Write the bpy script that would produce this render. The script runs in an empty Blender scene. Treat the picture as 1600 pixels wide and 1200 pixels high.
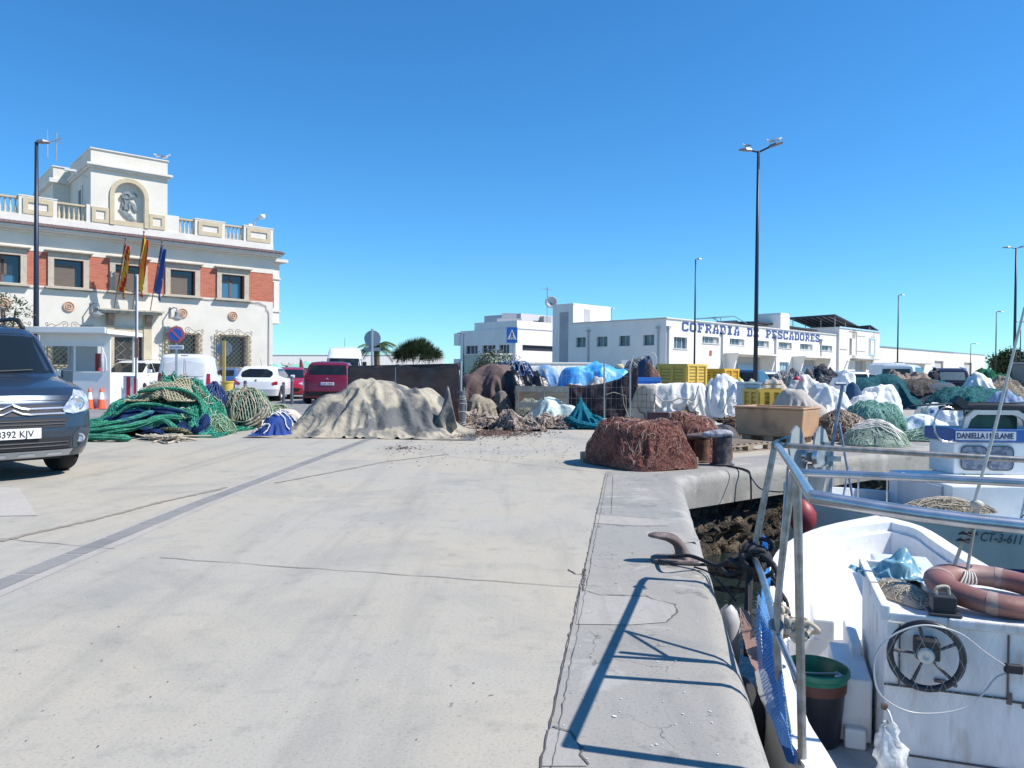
import bpy, math, random
import numpy as np
from mathutils import Vector, Matrix, noise
R = math.radians
rnd = random.Random(7)
C = bpy.context.scene.collection
scene = bpy.context.scene
# ------------------------------------------------------------ camera, sky, sun, exposure
CH = 1.2
PITCH, ROLL = R(0.716), R(0.55)
cam_d = bpy.data.cameras.new('camera'); cam = bpy.data.objects.new('camera', cam_d); C.objects.link(cam)
cam_d.sensor_width = 36; cam_d.lens = 27; cam_d.clip_start = 0.05; cam_d.clip_end = 3000
CM = Matrix.Rotation(math.pi/2-PITCH, 4, 'X') @ Matrix.Rotation(ROLL, 4, 'Z')
cam.matrix_world = Matrix.Translation((0, 0, CH)) @ CM
scene.camera = cam
SUN = Vector((0.66, -0.087, 0.74)).normalized()
w = bpy.data.worlds.new('World'); scene.world = w; w.use_nodes = True
nt = w.node_tree; nt.nodes.clear()
sky = nt.nodes.new('ShaderNodeTexSky'); sky.sky_type = 'NISHITA'; sky.sun_disc = False
sky.sun_elevation = math.asin(SUN.z); sky.sun_rotation = math.atan2(SUN.x, SUN.y)
sky.altitude = 0; sky.air_density = 1.0; sky.dust_density = 0.0; sky.ozone_density = 4.0
hsv = nt.nodes.new('ShaderNodeMix'); hsv.data_type = 'RGBA'; hsv.blend_type = 'MULTIPLY'; hsv.inputs[0].default_value = 1
hsv.inputs[7].default_value = (0.47, 0.77, 0.97, 1)
bg = nt.nodes.new('ShaderNodeBackground'); bg.inputs['Strength'].default_value = 0.135
wo = nt.nodes.new('ShaderNodeOutputWorld')
nt.links.new(sky.outputs[0], hsv.inputs[6]); hs2 = nt.nodes.new('ShaderNodeHueSaturation'); hs2.inputs['Saturation'].default_value = 1.07; nt.links.new(hsv.outputs[2], hs2.inputs['Color']); nt.links.new(hs2.outputs[0], bg.inputs[0]); nt.links.new(bg.outputs[0], wo.inputs[0])
sl = bpy.data.lights.new('sun', 'SUN'); sl.energy = 4.85; sl.angle = R(0.53); sl.color = (1.0, 0.94, 0.87)
so = bpy.data.objects.new('sun', sl); C.objects.link(so); so.rotation_mode = 'QUATERNION'; so.rotation_quaternion = SUN.to_track_quat('Z', 'Y')
vs = scene.view_settings; vs.view_transform = 'Standard'; vs.look = 'None'; vs.exposure = 0.45; vs.gamma = 1
scene.cycles.max_bounces = 6; scene.cycles.transparent_max_bounces = 12
# ------------------------------------------------------------ pixel rays (photo is 1600 x 1200)
CR = CM.to_3x3()
def ray(px, py): return CR @ Vector(((px-800)/1200, (600-py)/1200, -1))
def at(px, py, z=0.0):
    d = ray(px, py); t = (z-CH)/d.z; return Vector((d.x*t, d.y*t, z))
def atY(px, py, Y):
    d = ray(px, py); t = Y/d.y; return Vector((d.x*t, Y, CH+d.z*t))
# ------------------------------------------------------------ tags
def tag(o, label=None, cat=None, group=None, kind=None):
    if label: o['label'] = label
    if cat: o['category'] = cat
    if group: o['group'] = group
    if kind: o['kind'] = kind
    return o
def thing(name, label, cat, loc=(0, 0, 0), rz=0, group=None):
    o = bpy.data.objects.new(name, None); C.objects.link(o); o.location = loc; o.rotation_euler = (0, 0, rz)
    o.empty_display_size = 0.1
    return tag(o, label, cat, group)
def relabel(o, label): o['label'] = label; return o
def copy_tree(o, parent=None):
    c = o.copy(); C.objects.link(c)
    if parent: c.parent = parent
    for ch in list(o.children): copy_tree(ch, c)
    return c
def dup(o, loc, rz, label, group=None):
    c = copy_tree(o); c.location = loc; c.rotation_euler = (0, 0, rz); c['label'] = label
    if group: c['group'] = group
    return c
# ------------------------------------------------------------ materials
def lk(t, a, b): t.links.new(a, b)
def mat(name, col, rough=0.7, metal=0.0, col2=None, nscale=3.0, nlo=0.4, nhi=0.6, bump=0.0, bscale=40.0, bdist=0.01, spec=0.5,
        col3=None, n3=20.0, lo3=0.6, hi3=0.7, trans=0.0, alpha=1.0, coat=0.0, stretch=None, detail=6.0, ior=None):
    m = bpy.data.materials.new(name); m.use_nodes = True
    t = m.node_tree; b = t.nodes['Principled BSDF']
    b.inputs['Base Color'].default_value = (*col, 1); b.inputs['Roughness'].default_value = rough
    b.inputs['Metallic'].default_value = metal; b.inputs['Specular IOR Level'].default_value = spec
    b.inputs['Transmission Weight'].default_value = trans; b.inputs['Alpha'].default_value = alpha
    b.inputs['Coat Weight'].default_value = coat
    if ior: b.inputs['IOR'].default_value = ior
    if col2 or bump or col3:
        tc = t.nodes.new('ShaderNodeTexCoord'); vec = tc.outputs['Object']
        if stretch:
            mp = t.nodes.new('ShaderNodeMapping'); mp.inputs['Scale'].default_value = stretch
            lk(t, vec, mp.inputs['Vector']); vec = mp.outputs[0]
    last = None
    if col2:
        n = t.nodes.new('ShaderNodeTexNoise'); n.inputs['Scale'].default_value = nscale; n.inputs['Detail'].default_value = detail
        n.inputs['Roughness'].default_value = 0.6
        lk(t, vec, n.inputs['Vector'])
        r = t.nodes.new('ShaderNodeMapRange'); r.inputs['From Min'].default_value = nlo; r.inputs['From Max'].default_value = nhi
        lk(t, n.outputs['Fac'], r.inputs['Value'])
        x = t.nodes.new('ShaderNodeMix'); x.data_type = 'RGBA'; x.inputs[6].default_value = (*col, 1); x.inputs[7].default_value = (*col2, 1)
        lk(t, r.outputs[0], x.inputs[0]); last = x.outputs[2]
    if col3:
        n = t.nodes.new('ShaderNodeTexNoise'); n.inputs['Scale'].default_value = n3; n.inputs['Detail'].default_value = 4
        lk(t, vec, n.inputs['Vector'])
        r = t.nodes.new('ShaderNodeMapRange'); r.inputs['From Min'].default_value = lo3; r.inputs['From Max'].default_value = hi3
        lk(t, n.outputs['Fac'], r.inputs['Value'])
        x = t.nodes.new('ShaderNodeMix'); x.data_type = 'RGBA'
        if last: lk(t, last, x.inputs[6])
        else: x.inputs[6].default_value = (*col, 1)
        x.inputs[7].default_value = (*col3, 1)
        lk(t, r.outputs[0], x.inputs[0]); last = x.outputs[2]
    if last: lk(t, last, b.inputs['Base Color'])
    if bump:
        n = t.nodes.new('ShaderNodeTexNoise'); n.inputs['Scale'].default_value = bscale; n.inputs['Detail'].default_value = 5
        lk(t, vec, n.inputs['Vector'])
        bp = t.nodes.new('ShaderNodeBump'); bp.inputs['Strength'].default_value = bump; bp.inputs['Distance'].default_value = bdist
        lk(t, n.outputs['Fac'], bp.inputs['Height']); lk(t, bp.outputs[0], b.inputs['Normal'])
    return m
_pc = {}
def pm(col, rough=0.5, metal=0.0, var=0.12, **k):
    """a lightly varied procedural material, cached by its settings"""
    key = (col, rough, metal, var, tuple(sorted(k.items())))
    if key not in _pc:
        k2 = dict(nscale=4.0, nlo=0.35, nhi=0.65); k2.update(k)
        _pc[key] = mat('paint', col, rough, metal, col2=tuple(c*(1-var) for c in col), **k2)
    return _pc[key]
# ------------------------------------------------------------ mesh builder
class MB:
    def __init__(s): s.v = []; s.f = []; s.mi = []; s.cur = 0
    def add(s, vs, fs):
        b = len(s.v); s.v += [tuple(p) for p in vs]; s.f += [tuple(b+i for i in f) for f in fs]; s.mi += [s.cur]*len(fs); return s
    def box(s, x0, x1, y0, y1, z0, z1):
        return s.add([(x0,y0,z0),(x1,y0,z0),(x1,y1,z0),(x0,y1,z0),(x0,y0,z1),(x1,y0,z1),(x1,y1,z1),(x0,y1,z1)],
                     [(0,3,2,1),(4,5,6,7),(0,1,5,4),(1,2,6,5),(2,3,7,6),(3,0,4,7)])
    def obox(s, c, size, M=None):
        M = M or Matrix(); hx, hy, hz = size[0]/2, size[1]/2, size[2]/2; c = Vector(c)
        P = [c + M @ Vector(q) for q in [(-hx,-hy,-hz),(hx,-hy,-hz),(hx,hy,-hz),(-hx,hy,-hz),(-hx,-hy,hz),(hx,-hy,hz),(hx,hy,hz),(-hx,hy,hz)]]
        return s.add(P, [(0,3,2,1),(4,5,6,7),(0,1,5,4),(1,2,6,5),(2,3,7,6),(3,0,4,7)])
    def prism(s, outline, y0, y1, ax='y'):
        """outline of (a,b) extruded along ax"""
        n = len(outline)
        def P(a, b, c): return {'y': (a, c, b), 'x': (c, a, b), 'z': (a, b, c)}[ax]
        vs = [P(a, b, y0) for a, b in outline]+[P(a, b, y1) for a, b in outline]
        return s.add(vs, [tuple(range(n)), tuple(range(2*n-1, n-1, -1))]+[(i, i+n, (i+1) % n+n, (i+1) % n) for i in range(n)])
    def ring(s, outer, inner, y0, y1, ax='y'):
        n = len(outer)
        def P(a, b, c): return {'y': (a, c, b), 'x': (c, a, b), 'z': (a, b, c)}[ax]
        vs = [P(a, b, y) for y in (y0, y1) for L in (outer, inner) for a, b in L]
        fs = []
        for i in range(n):
            j = (i+1) % n
            fs += [(i, j, n+j, n+i), (2*n+i, 3*n+i, 3*n+j, 2*n+j), (i, 2*n+i, 2*n+j, j), (n+i, n+j, 3*n+j, 3*n+i)]
        return s.add(vs, fs)
    def tube(s, pts, r, n=6, closed=False, cap=True):
        pts = [Vector(p) for p in pts]; N = len(pts); vs = []; fs = []
        rr = r if isinstance(r, (list, tuple)) else [r]*N
        up = Vector((0.13, 0.21, 1)).normalized()
        for i, p in enumerate(pts):
            a = pts[(i-1) % N] if (closed or i > 0) else p; b = pts[(i+1) % N] if (closed or i < N-1) else p
            d = (b-a); d = d.normalized() if d.length > 1e-9 else Vector((0, 0, 1))
            u = d.cross(up)
            if u.length < 0.05: u = d.cross(Vector((1, 0.1, 0)))
            u.normalize(); v = d.cross(u)
            for k in range(n):
                t = 2*math.pi*k/n; vs.append(p+(u*math.cos(t)+v*math.sin(t))*rr[i])
        M = N if closed else N-1
        for i in range(M):
            for k in range(n):
                j = (i+1) % N; l = (k+1) % n
                fs.append((i*n+k, j*n+k, j*n+l, i*n+l))
        if cap and not closed:
            fs.append(tuple(range(n))); fs.append(tuple(range(N*n-1, (N-1)*n-1, -1)))
        return s.add(vs, fs)
    def lathe(s, prof, n=16, c=(0, 0, 0), M=None, cap=True):
        c = Vector(c); vs = []; fs = []
        for r_, z in prof:
            for k in range(n):
                t = 2*math.pi*k/n; q = Vector((r_*math.cos(t), r_*math.sin(t), z)); vs.append(c+(M @ q if M else q))
        for i in range(len(prof)-1):
            for k in range(n):
                l = (k+1) % n; fs.append((i*n+k, i*n+l, (i+1)*n+l, (i+1)*n+k))
        if cap:
            fs.append(tuple(reversed(range(n)))); m = len(prof)-1; fs.append(tuple(range(m*n, m*n+n)))
        return s.add(vs, fs)
    def grid(s, P, closed_u=False):
        """P: 2d list of points"""
        nu = len(P); nv = len(P[0]); vs = [p for row in P for p in row]; fs = []
        for i in range(nu if closed_u else nu-1):
            for j in range(nv-1):
                a = i*nv+j; b = ((i+1) % nu)*nv+j; fs.append((a, b, b+1, a+1))
        return s.add(vs, fs)
    def build(s, name, m, parent=None, smooth=False, bevel=0, loc=None, subsurf=0, solid=0, auto=None):
        me = bpy.data.meshes.new(name); me.from_pydata([tuple(p) for p in s.v], [], s.f)
        ms = m if isinstance(m, (list, tuple)) else [m]
        for q in ms: me.materials.append(q)
        if len(ms) > 1: me.polygons.foreach_set('material_index', s.mi)
        me.validate(); me.update()
        if smooth: me.polygons.foreach_set('use_smooth', [True]*len(me.polygons))
        if auto: me.set_sharp_from_angle(angle=R(auto))
        o = bpy.data.objects.new(name, me); C.objects.link(o)
        if parent: o.parent = parent
        if loc is not None: o.location = loc
        if solid: q = o.modifiers.new('solid', 'SOLIDIFY'); q.thickness = solid; q.offset = 0
        if bevel: q = o.modifiers.new('bevel', 'BEVEL'); q.width = bevel; q.segments = 2; q.limit_method = 'ANGLE'; q.angle_limit = R(40)
        if subsurf: q = o.modifiers.new('sub', 'SUBSURF'); q.levels = subsurf; q.render_levels = subsurf
        return o
def arc(cx, cz, r, a0, a1, n): return [(cx+r*math.cos(R(a0+(a1-a0)*i/n)), cz+r*math.sin(R(a0+(a1-a0)*i/n))) for i in range(n+1)]
def text_mesh(name, s, size, m, parent, loc, rot=(math.pi/2, 0, 0), depth=0.002, sx=1.0, shear=0, align='LEFT', bold=0.0):
    cu = bpy.data.curves.new(name, 'FONT'); cu.body = s; cu.size = size; cu.extrude = depth; cu.shear = shear; cu.align_x = align; cu.offset = bold
    cu.resolution_u = 3
    o = bpy.data.objects.new(name, cu); C.objects.link(o)
    dg = bpy.context.evaluated_depsgraph_get(); me = bpy.data.meshes.new_from_object(o.evaluated_get(dg))
    bpy.data.objects.remove(o); bpy.data.curves.remove(cu)
    me.materials.clear(); me.materials.append(m)
    t = bpy.data.objects.new(name, me); C.objects.link(t); t.parent = parent; t.location = loc; t.rotation_euler = rot; t.scale = (sx, 1, 1)
    return t
def nz(x, y, z=0.0, o=3):
    return noise.fractal(Vector((x, y, z)), 1.0, 2.0, o)
# ============================================================ SETTING
def concrete(name, base, dark, warm, scale=1.0, crack=0.0, bump=0.25, peel=None):
    m = bpy.data.materials.new(name); m.use_nodes = True; t = m.node_tree; b = t.nodes['Principled BSDF']
    b.inputs['Roughness'].default_value = 0.85; b.inputs['Specular IOR Level'].default_value = 0.25
    tc = t.nodes.new('ShaderNodeTexCoord'); vec = tc.outputs['Object']
    def noi(sc, det=8, rough=0.62, st=None, dist=0.0):
        n = t.nodes.new('ShaderNodeTexNoise'); n.inputs['Scale'].default_value = sc*scale; n.inputs['Detail'].default_value = det
        n.inputs['Roughness'].default_value = rough; n.inputs['Distortion'].default_value = dist
        if st:
            mp = t.nodes.new('ShaderNodeMapping'); mp.inputs['Scale'].default_value = st; mp.inputs['Rotation'].default_value = (0, 0, R(-9))
            lk(t, vec, mp.inputs[0]); lk(t, mp.outputs[0], n.inputs['Vector'])
        else: lk(t, vec, n.inputs['Vector'])
        return n.outputs['Fac']
    def rng(v, a, c, lo=0.0, hi=1.0):
        r = t.nodes.new('ShaderNodeMapRange'); r.inputs[1].default_value = a; r.inputs[2].default_value = c; r.inputs[3].default_value = lo; r.inputs[4].default_value = hi
        lk(t, v, r.inputs[0]); return r.outputs[0]
    def mix(f, A, B):
        x = t.nodes.new('ShaderNodeMix'); x.data_type = 'RGBA'
        lk(t, f, x.inputs[0])
        for i, q in ((6, A), (7, B)):
            if isinstance(q, tuple): x.inputs[i].default_value = (*q, 1)
            else: lk(t, q, x.inputs[i])
        return x.outputs[2]
    c = mix(rng(noi(0.35), 0.38, 0.62), base, warm)
    c = mix(rng(noi(0.8, dist=0.6), 0.5, 0.72, 0, 0.75), c, dark)
    c = mix(rng(noi(1.6, st=(3.2, 0.5, 1)), 0.52, 0.75, 0, 0.4), c, dark)       # traffic streaks along the quay
    c = mix(rng(noi(0.5, st=(5.5, 0.35, 1), dist=.4), 0.52, 0.75, 0, 0.5), c, tuple(q*0.8 for q in dark))       # tyre marks
    c = mix(rng(noi(6.0), 0.55, 0.8, 0, 0.55), c, tuple(q*0.72 for q in dark))
    c = mix(rng(noi(70.0, 3), 0.55, 0.75, 0, 0.55), c, tuple(q*0.55 for q in dark)); c = mix(rng(noi(110.0, 2), 0.58, 0.75, 0, 0.5), c, tuple(min(1, q*1.35) for q in base))
    c = mix(rng(noi(11.0, 2), 0.73, 0.76, 0, 0.8), c, tuple(q*0.45 for q in dark))
    c = mix(rng(noi(23.0, 2), 0.76, 0.78, 0, 0.7), c, tuple(min(1, q*1.5) for q in base))
    if peel: c = mix(rng(noi(1.9, 9, dist=.8), 0.56, 0.60, 0, .6), c, peel); c = mix(rng(noi(2.6, 9, st=(1.2, 1.2, 5)), 0.60, 0.66, 0, .55), c, tuple(q*.55 for q in dark))
    h = noi(60.0, 6)
    if crack:
        vo = t.nodes.new('ShaderNodeTexVoronoi'); vo.feature = 'DISTANCE_TO_EDGE'; vo.inputs['Scale'].default_value = 2.6
        nn = t.nodes.new('ShaderNodeTexNoise'); nn.inputs['Scale'].default_value = 4; nn.inputs['Detail'].default_value = 5
        lk(t, vec, nn.inputs['Vector'])
        va = t.nodes.new('ShaderNodeVectorMath'); va.operation = 'MULTIPLY_ADD'; va.inputs[1].default_value = (0.35, 0.35, 0.35)
        lk(t, nn.outputs['Color'], va.inputs[0]); lk(t, vec, va.inputs[2]); lk(t, va.outputs[0], vo.inputs['Vector'])
        lin = rng(vo.outputs['Distance'], 0.0, 0.008, 1.0, 0.0)
        mk = rng(noi(1.7, 3), 0.5, 0.56, 0.0, crack)
        mu = t.nodes.new('ShaderNodeMath'); mu.operation = 'MULTIPLY'; lk(t, lin, mu.inputs[0]); lk(t, mk, mu.inputs[1])
        c = mix(mu.outputs[0], c, tuple(q*0.4 for q in dark))
    lk(t, c, b.inputs['Base Color'])
    bp = t.nodes.new('ShaderNodeBump'); bp.inputs['Strength'].default_value = bump; bp.inputs['Distance'].default_value = 0.006
    lk(t, h, bp.inputs['Height']); lk(t, bp.outputs[0], b.inputs['Normal'])
    return m
M_road = concrete('quay_concrete', (0.38, 0.362, 0.315), (0.27, 0.265, 0.24), (0.425, 0.385, 0.305))
M_cap = concrete('cap_concrete', (0.285, 0.28, 0.26), (0.20, 0.205, 0.195), (0.33, 0.31, 0.27), crack=0.9, peel=(.40, .385, .35))
M_gut = concrete('gutter_concrete', (0.225, 0.225, 0.22), (0.17, 0.172, 0.17), (0.27, 0.262, 0.245), scale=2)
M_asph = mat('asphalt', (0.19, 0.188, 0.185), 0.9, col2=(0.24, 0.235, 0.225), nscale=0.6, bump=0.4, bscale=90)
M_dark = pm((0.10, 0.09, 0.08), 0.9)
def jx(Y): return 0.0998+0.150*(Y-2.348)               # joint between roadway and coping
def ex(Y): return 0.84+0.1762*(Y-2.381)                # water edge of the coping
U2 = Vector((0.781, 0.624, 0)); N2 = Vector((-0.624, 0.781, 0)); K = Vector((2.03, 9.13, 0)); KI = Vector((1.189, 9.605, 0))
b = MB(); far = K+U2*75; farI = far+N2*0.9
pts = [(-900, -40), (jx(-12), -12), (KI.x, KI.y), (farI.x, farI.y), (900, farI.y), (900, 1500), (-900, 1500)]
b.add([(x, y, 0) for x, y in pts], [(0, 1, 2, 6), (2, 3, 5, 6), (3, 4, 5)])
tag(b.build('ground', M_road), kind='structure')
# far asphalt car park
b = MB(); b.add([(-300, 17.2, .004), (-7.3, 16.4, .004), (-4.6, 21.0, .004), (-2.2, 24.5, .004), (4, 27.5, .004), (6, 300, .004), (-300, 300, .004)], [(0, 1, 2, 3, 4, 5, 6)])
tag(b.build('road', M_asph), kind='structure')
# coping of the quay: sweep with a rounded nose
st = []
Y = -12.0
while Y < 9.0: st.append((Vector((jx(Y)+.004, Y, 0)), Vector((ex(Y), Y, 0)))); Y += 0.25
st.append((KI, K))
for i in range(1, 90):
    t = i*0.3 if i < 60 else 18+(i-60)*1.9; e = K+U2*t; st.append((e+N2*0.9 if t > 1.0 else KI+(K+U2*1+N2*.9-KI)*t, e))
P = []
for n_, (i_, e_) in enumerate(st):
    d = (i_-e_); L = d.length; d.normalize(); row = [i_.copy()]
    q = nz(e_.x*1.3, e_.y*1.3)*0.012
    for a, c in ((0.30, 0), (0.15, 0)): row.append(e_+d*a)
    for a in (90, 72, 54, 36, 18, 0):
        row.append(e_+d*(0.12-0.12*math.cos(R(a))+q)+Vector((0, 0, -0.12+0.12*math.sin(R(a)))))
    row.append(e_+d*(q)+Vector((0, 0, -0.26))); row.append(e_+d*(0.0+q)+Vector((0, 0, -0.40))); row.append(e_+d*0.2+Vector((0, 0, -0.41)))
    P.append(row)
b = MB(); b.grid(P); tag(b.build('quay_coping', M_cap, smooth=True, auto=50), kind='structure')
# rubble wall under the coping
M_rock = mat('rubble_stone', (0.10, 0.08, 0.058), 0.95, col2=(0.03, 0.028, 0.026), nscale=4, nlo=.42, nhi=.6, bump=1.0, bscale=34, bdist=.04, col3=(0.22, 0.18, 0.12), n3=11, lo3=.58, hi3=.68)
path = [Vector((ex(Y)-.13, Y, 0)) for Y in np.arange(-6, 9.0, 0.07)]+[K+N2*.13+U2*t for t in np.arange(0.05, 26, 0.07)]
P = []
for p in path:
    row = []
    for k in range(24):
        z = -0.38-k*0.06
        s_ = p.x*0.8+p.y
        v = noise.voronoi(Vector((s_*3.4+0.6*nz(s_*2, z*3), z*5.5+.5*nz(s_*3, z), 0)))[0]
        cid = noise.cell(Vector((v[0]*3, z*3, s_)))
        dsp = 0.10*min(1, (v[1]-v[0])*3.5)-.05*v[0]+0.055*nz(p.x*9, p.y*9, z*9)-.05*(z < -.8)
        outw = (Vector((1, -0.176, 0)) if p.y < 8.95 and p.x < 2.0 else -N2)
        row.append(p+outw*(dsp-0.07)+Vector((0, 0, z)))
    P.append(row)
b = MB(); b.grid(P); tag(b.build('quay_wall', M_rock, smooth=True), kind='structure')
# water
M_water = mat('harbour_water', (0.012, 0.022, 0.022), 0.06, bump=0.35, bscale=3.5, bdist=0.05, spec=0.6)
b = MB(); b.box(-6, 500, -60, 70, -3.0, -1.12); tag(b.build('water', M_water), kind='structure')
# joints and cracks (thin inlays)
def ribbon(b, pts, w0, z=0.004):
    vs = []; n = len(pts)
    for i, p in enumerate(pts):
        a = Vector(pts[max(0, i-1)]); c = Vector(pts[min(n-1, i+1)]); d = (c-a).normalized(); q = Vector((-d.y, d.x))
        ww = w0*(0.5+rnd.random()); vs += [(p[0]+q.x*ww, p[1]+q.y*ww, z), (p[0]-q.x*ww, p[1]-q.y*ww, z)]
    b.add(vs, [(2*i, 2*i+1, 2*i+3, 2*i+2) for i in range(n-1)])
def jag(p0, p1, step, amp):
    p0, p1 = Vector(p0[:2]), Vector(p1[:2]); d = p1-p0; L = d.length; n = max(2, int(L/step)); q = Vector((-d.y, d.x))/L
    return [tuple(p0+d*(i/n)+q*((rnd.random()-.5)*amp if 0 < i < n else 0)) for i in range(n+1)]
b = MB()
ribbon(b, jag((jx(1), 1), (jx(9.4), 9.4), .05, .010), .0026)
ribbon(b, jag((jx(1)+.035, 1), (jx(9.4)+.03, 9.4), .04, .010), .0013)
tag(b.build('joint', M_dark), kind='structure')
M_crk = pm((0.12, 0.11, 0.10), .95)
b = MB()
ribbon(b, jag(at(250, 872), at(905, 918), .12, .02), .003)
ribbon(b, jag(at(0, 842), at(180, 858), .12, .02), .003)
ribbon(b, jag(at(690, 712), at(935, 738), .15, .02), .004)
ribbon(b, jag(at(958, 745), at(955, 803), .2, .004), .002)
ribbon(b, jag(at(930, 803), at(1045, 812), .1, .01), .002)
L = [at(905, 921), at(935, 930), at(1010, 932), at(1020, 937), at(1055, 945), at(1058, 958), at(1042, 972)]
for i in range(len(L)-1): ribbon(b, jag(L[i], L[i+1], .03, .008), .004)
L = [at(864, 1136), at(892, 1145), at(905, 1165), at(912, 1172), at(906, 1180), at(920, 1196)]
for i in range(len(L)-1): ribbon(b, jag(L[i], L[i+1], .02, .006), .0035)
L = [at(888, 890), at(900, 898), at(908, 898), at(915, 890), at(910, 925)]
for i in range(len(L)-1): ribbon(b, jag(L[i], L[i+1], .03, .01), .005)
tag(b.build('crack', M_crk), kind='structure')
M_tar = pm((0.27, 0.235, 0.19), .95)
b = MB(); L = [at(0, 846), at(60, 832), at(150, 812), at(250, 785), at(330, 768), at(352, 762)]
for i in range(len(L)-1): ribbon(b, jag(L[i], L[i+1], .05, .02), .026)
L = [at(430, 755), at(520, 738), at(600, 722), at(700, 710)]
for i in range(len(L)-1): ribbon(b, jag(L[i], L[i+1], .05, .02), .018)
tag(b.build('road_seam', M_tar), kind='structure')
# pale patch by the van
b = MB(); a = [at(-60, 760), at(30, 763), at(58, 806), at(-60, 808)]
b.add([(p.x, p.y, .004) for p in a], [(3, 2, 1, 0)]); tag(b.build('road_patch', concrete('patch_concrete', (0.42, 0.395, 0.355), (0.36, 0.34, 0.31), (0.44, 0.41, 0.36))), kind='structure')
# gutter of flat blocks
b = MB(); a = Vector(at(-150, 985)[:2]); c0 = Vector(at(300, 790)[:2]); c = Vector(at(612, 680)[:2])
def gl(Y): return -2.84+0.035*(max(0, Y-6.8))
Y = 2.0
while Y < 15.0:
    b.add([(gl(Y)-.07, Y, .004), (gl(Y)+.07, Y, .004), (gl(Y+.5)+.07, Y+.475, .004), (gl(Y+.5)-.07, Y+.475, .004)], [(0, 1, 2, 3)]); Y += 0.5
tag(b.build('gutter', M_gut), kind='structure')
b = MB(); b.add([(gl(2)-.11, 2, .002), (gl(2)+.15, 2, .002), (gl(6.8)+.15, 6.8, .002), (gl(15)+.15, 15, .002), (gl(15)-.11, 15, .002), (gl(6.8)-.11, 6.8, .002)], [(0, 1, 2, 5), (5, 2, 3, 4)])
tag(b.build('gutter_bed', concrete('mortar', (0.39, 0.37, 0.335), (0.29, 0.28, 0.26), (0.41, 0.38, 0.33), scale=3)), kind='structure')
# small litter on the ground: dead weed and grit
b = MB()
def crumb(p, r_):
    vs = [(p.x+rnd.uniform(-r_, r_), p.y+rnd.uniform(-r_, r_), rnd.uniform(0.002, r_*0.8)) for _ in range(4)]; b.add(vs, [(0, 1, 2), (0, 2, 3), (1, 2, 3), (0, 1, 3)])
for i in range(1500): crumb(at(rnd.gauss(770, 38), rnd.gauss(677, 3.5)), .035)
for i in range(300): crumb(at(rnd.uniform(600, 900), rnd.gauss(700, 14)), .02)
for i in range(90): crumb(at(rnd.uniform(0, 900), rnd.uniform(760, 1190)), .006)
for i in range(60): crumb(at(rnd.gauss(628, 14), rnd.gauss(701, 1.5)), .03)
tag(b.build('weed_litter', pm((0.16, 0.10, 0.075), .95, var=.5)), 'dry brown weed and grit scattered on the concrete', 'litter', kind='stuff')

M_pat = concrete('coping_patch', (0.36, 0.345, 0.31), (0.27, 0.27, 0.25), (0.38, 0.355, 0.31), scale=2.5, crack=.7)
for L in ([(907, 922), (935, 931), (1008, 933), (1022, 938), (1054, 946), (1057, 958), (1040, 973), (985, 977), (900, 976)], [(931, 804), (1040, 813), (1046, 822), (990, 822), (929, 818)], [(855, 1140), (890, 1146), (905, 1166), (904, 1182), (918, 1198), (846, 1198)], [(1025, 830), (1075, 834), (1095, 846), (1060, 850), (1020, 840)]):
    b = MB(); b.add([(*at(x, y)[:2], .003) for x, y in reversed(L)], [tuple(range(len(L)))]); tag(b.build('coping_patch', M_pat), kind='structure')
b = MB()
for i in range(46):
    x, y = rnd.uniform(860, 1130), rnd.uniform(770, 1190)
    if x > 1060+(y-770)*.3: continue
    if i < 3: x, y = ((935, 1090), (958, 1096), (960, 1120))[i]
    c = at(x, y); r_ = rnd.uniform(.002, .007)*(2.0 if i < 3 else .8); n = 9; b.add([(c.x+r_*rnd.uniform(.6, 1.2)*math.cos(k*2*math.pi/n), c.y+r_*rnd.uniform(.6, 1.2)*math.sin(k*2*math.pi/n), .0035) for k in range(n)], [tuple(range(n))])
tag(b.build('gull_droppings', pm((.62, .62, .6), .9)), 'white gull droppings spotted over the coping', 'droppings', kind='stuff')
# ============================================================ HARBOUR OFFICE (left)
cream = mat('cream_render', (0.70, 0.655, 0.57), .9, col2=(0.65, 0.605, 0.52), nscale=.9, bump=.15, bscale=60, col3=(.62, .6, .55), n3=3, lo3=.6, hi3=.8)
cream2 = mat('cream_plain', (0.70, 0.665, 0.60), .9, col2=(0.65, 0.61, 0.55), nscale=1.5, bump=.1)
sand = mat('sandstone', (0.56, 0.47, 0.32), .9, col2=(0.50, 0.42, 0.29), nscale=3, bump=.3, bscale=50)
stone = mat('window_stone', (0.50, 0.44, 0.35), .9, col2=(0.44, 0.385, 0.31), nscale=4, bump=.2, bscale=50)
tile = mat('roof_tile', (0.22, 0.13, 0.12), .9, col2=(0.12, 0.09, 0.10), nscale=12, stretch=(1, 1, 1))
terr = mat('terracotta', (0.56, 0.38, 0.27), .9, col2=(0.48, 0.32, 0.23), nscale=9)
iron = pm((0.055, 0.055, 0.045), .6, .3)
glassd = mat('dark_glass', (0.02, 0.03, 0.04), .05, spec=.8)
glassb = mat('blue_glass', (0.05, 0.14, 0.22), .08, spec=.8)
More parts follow.
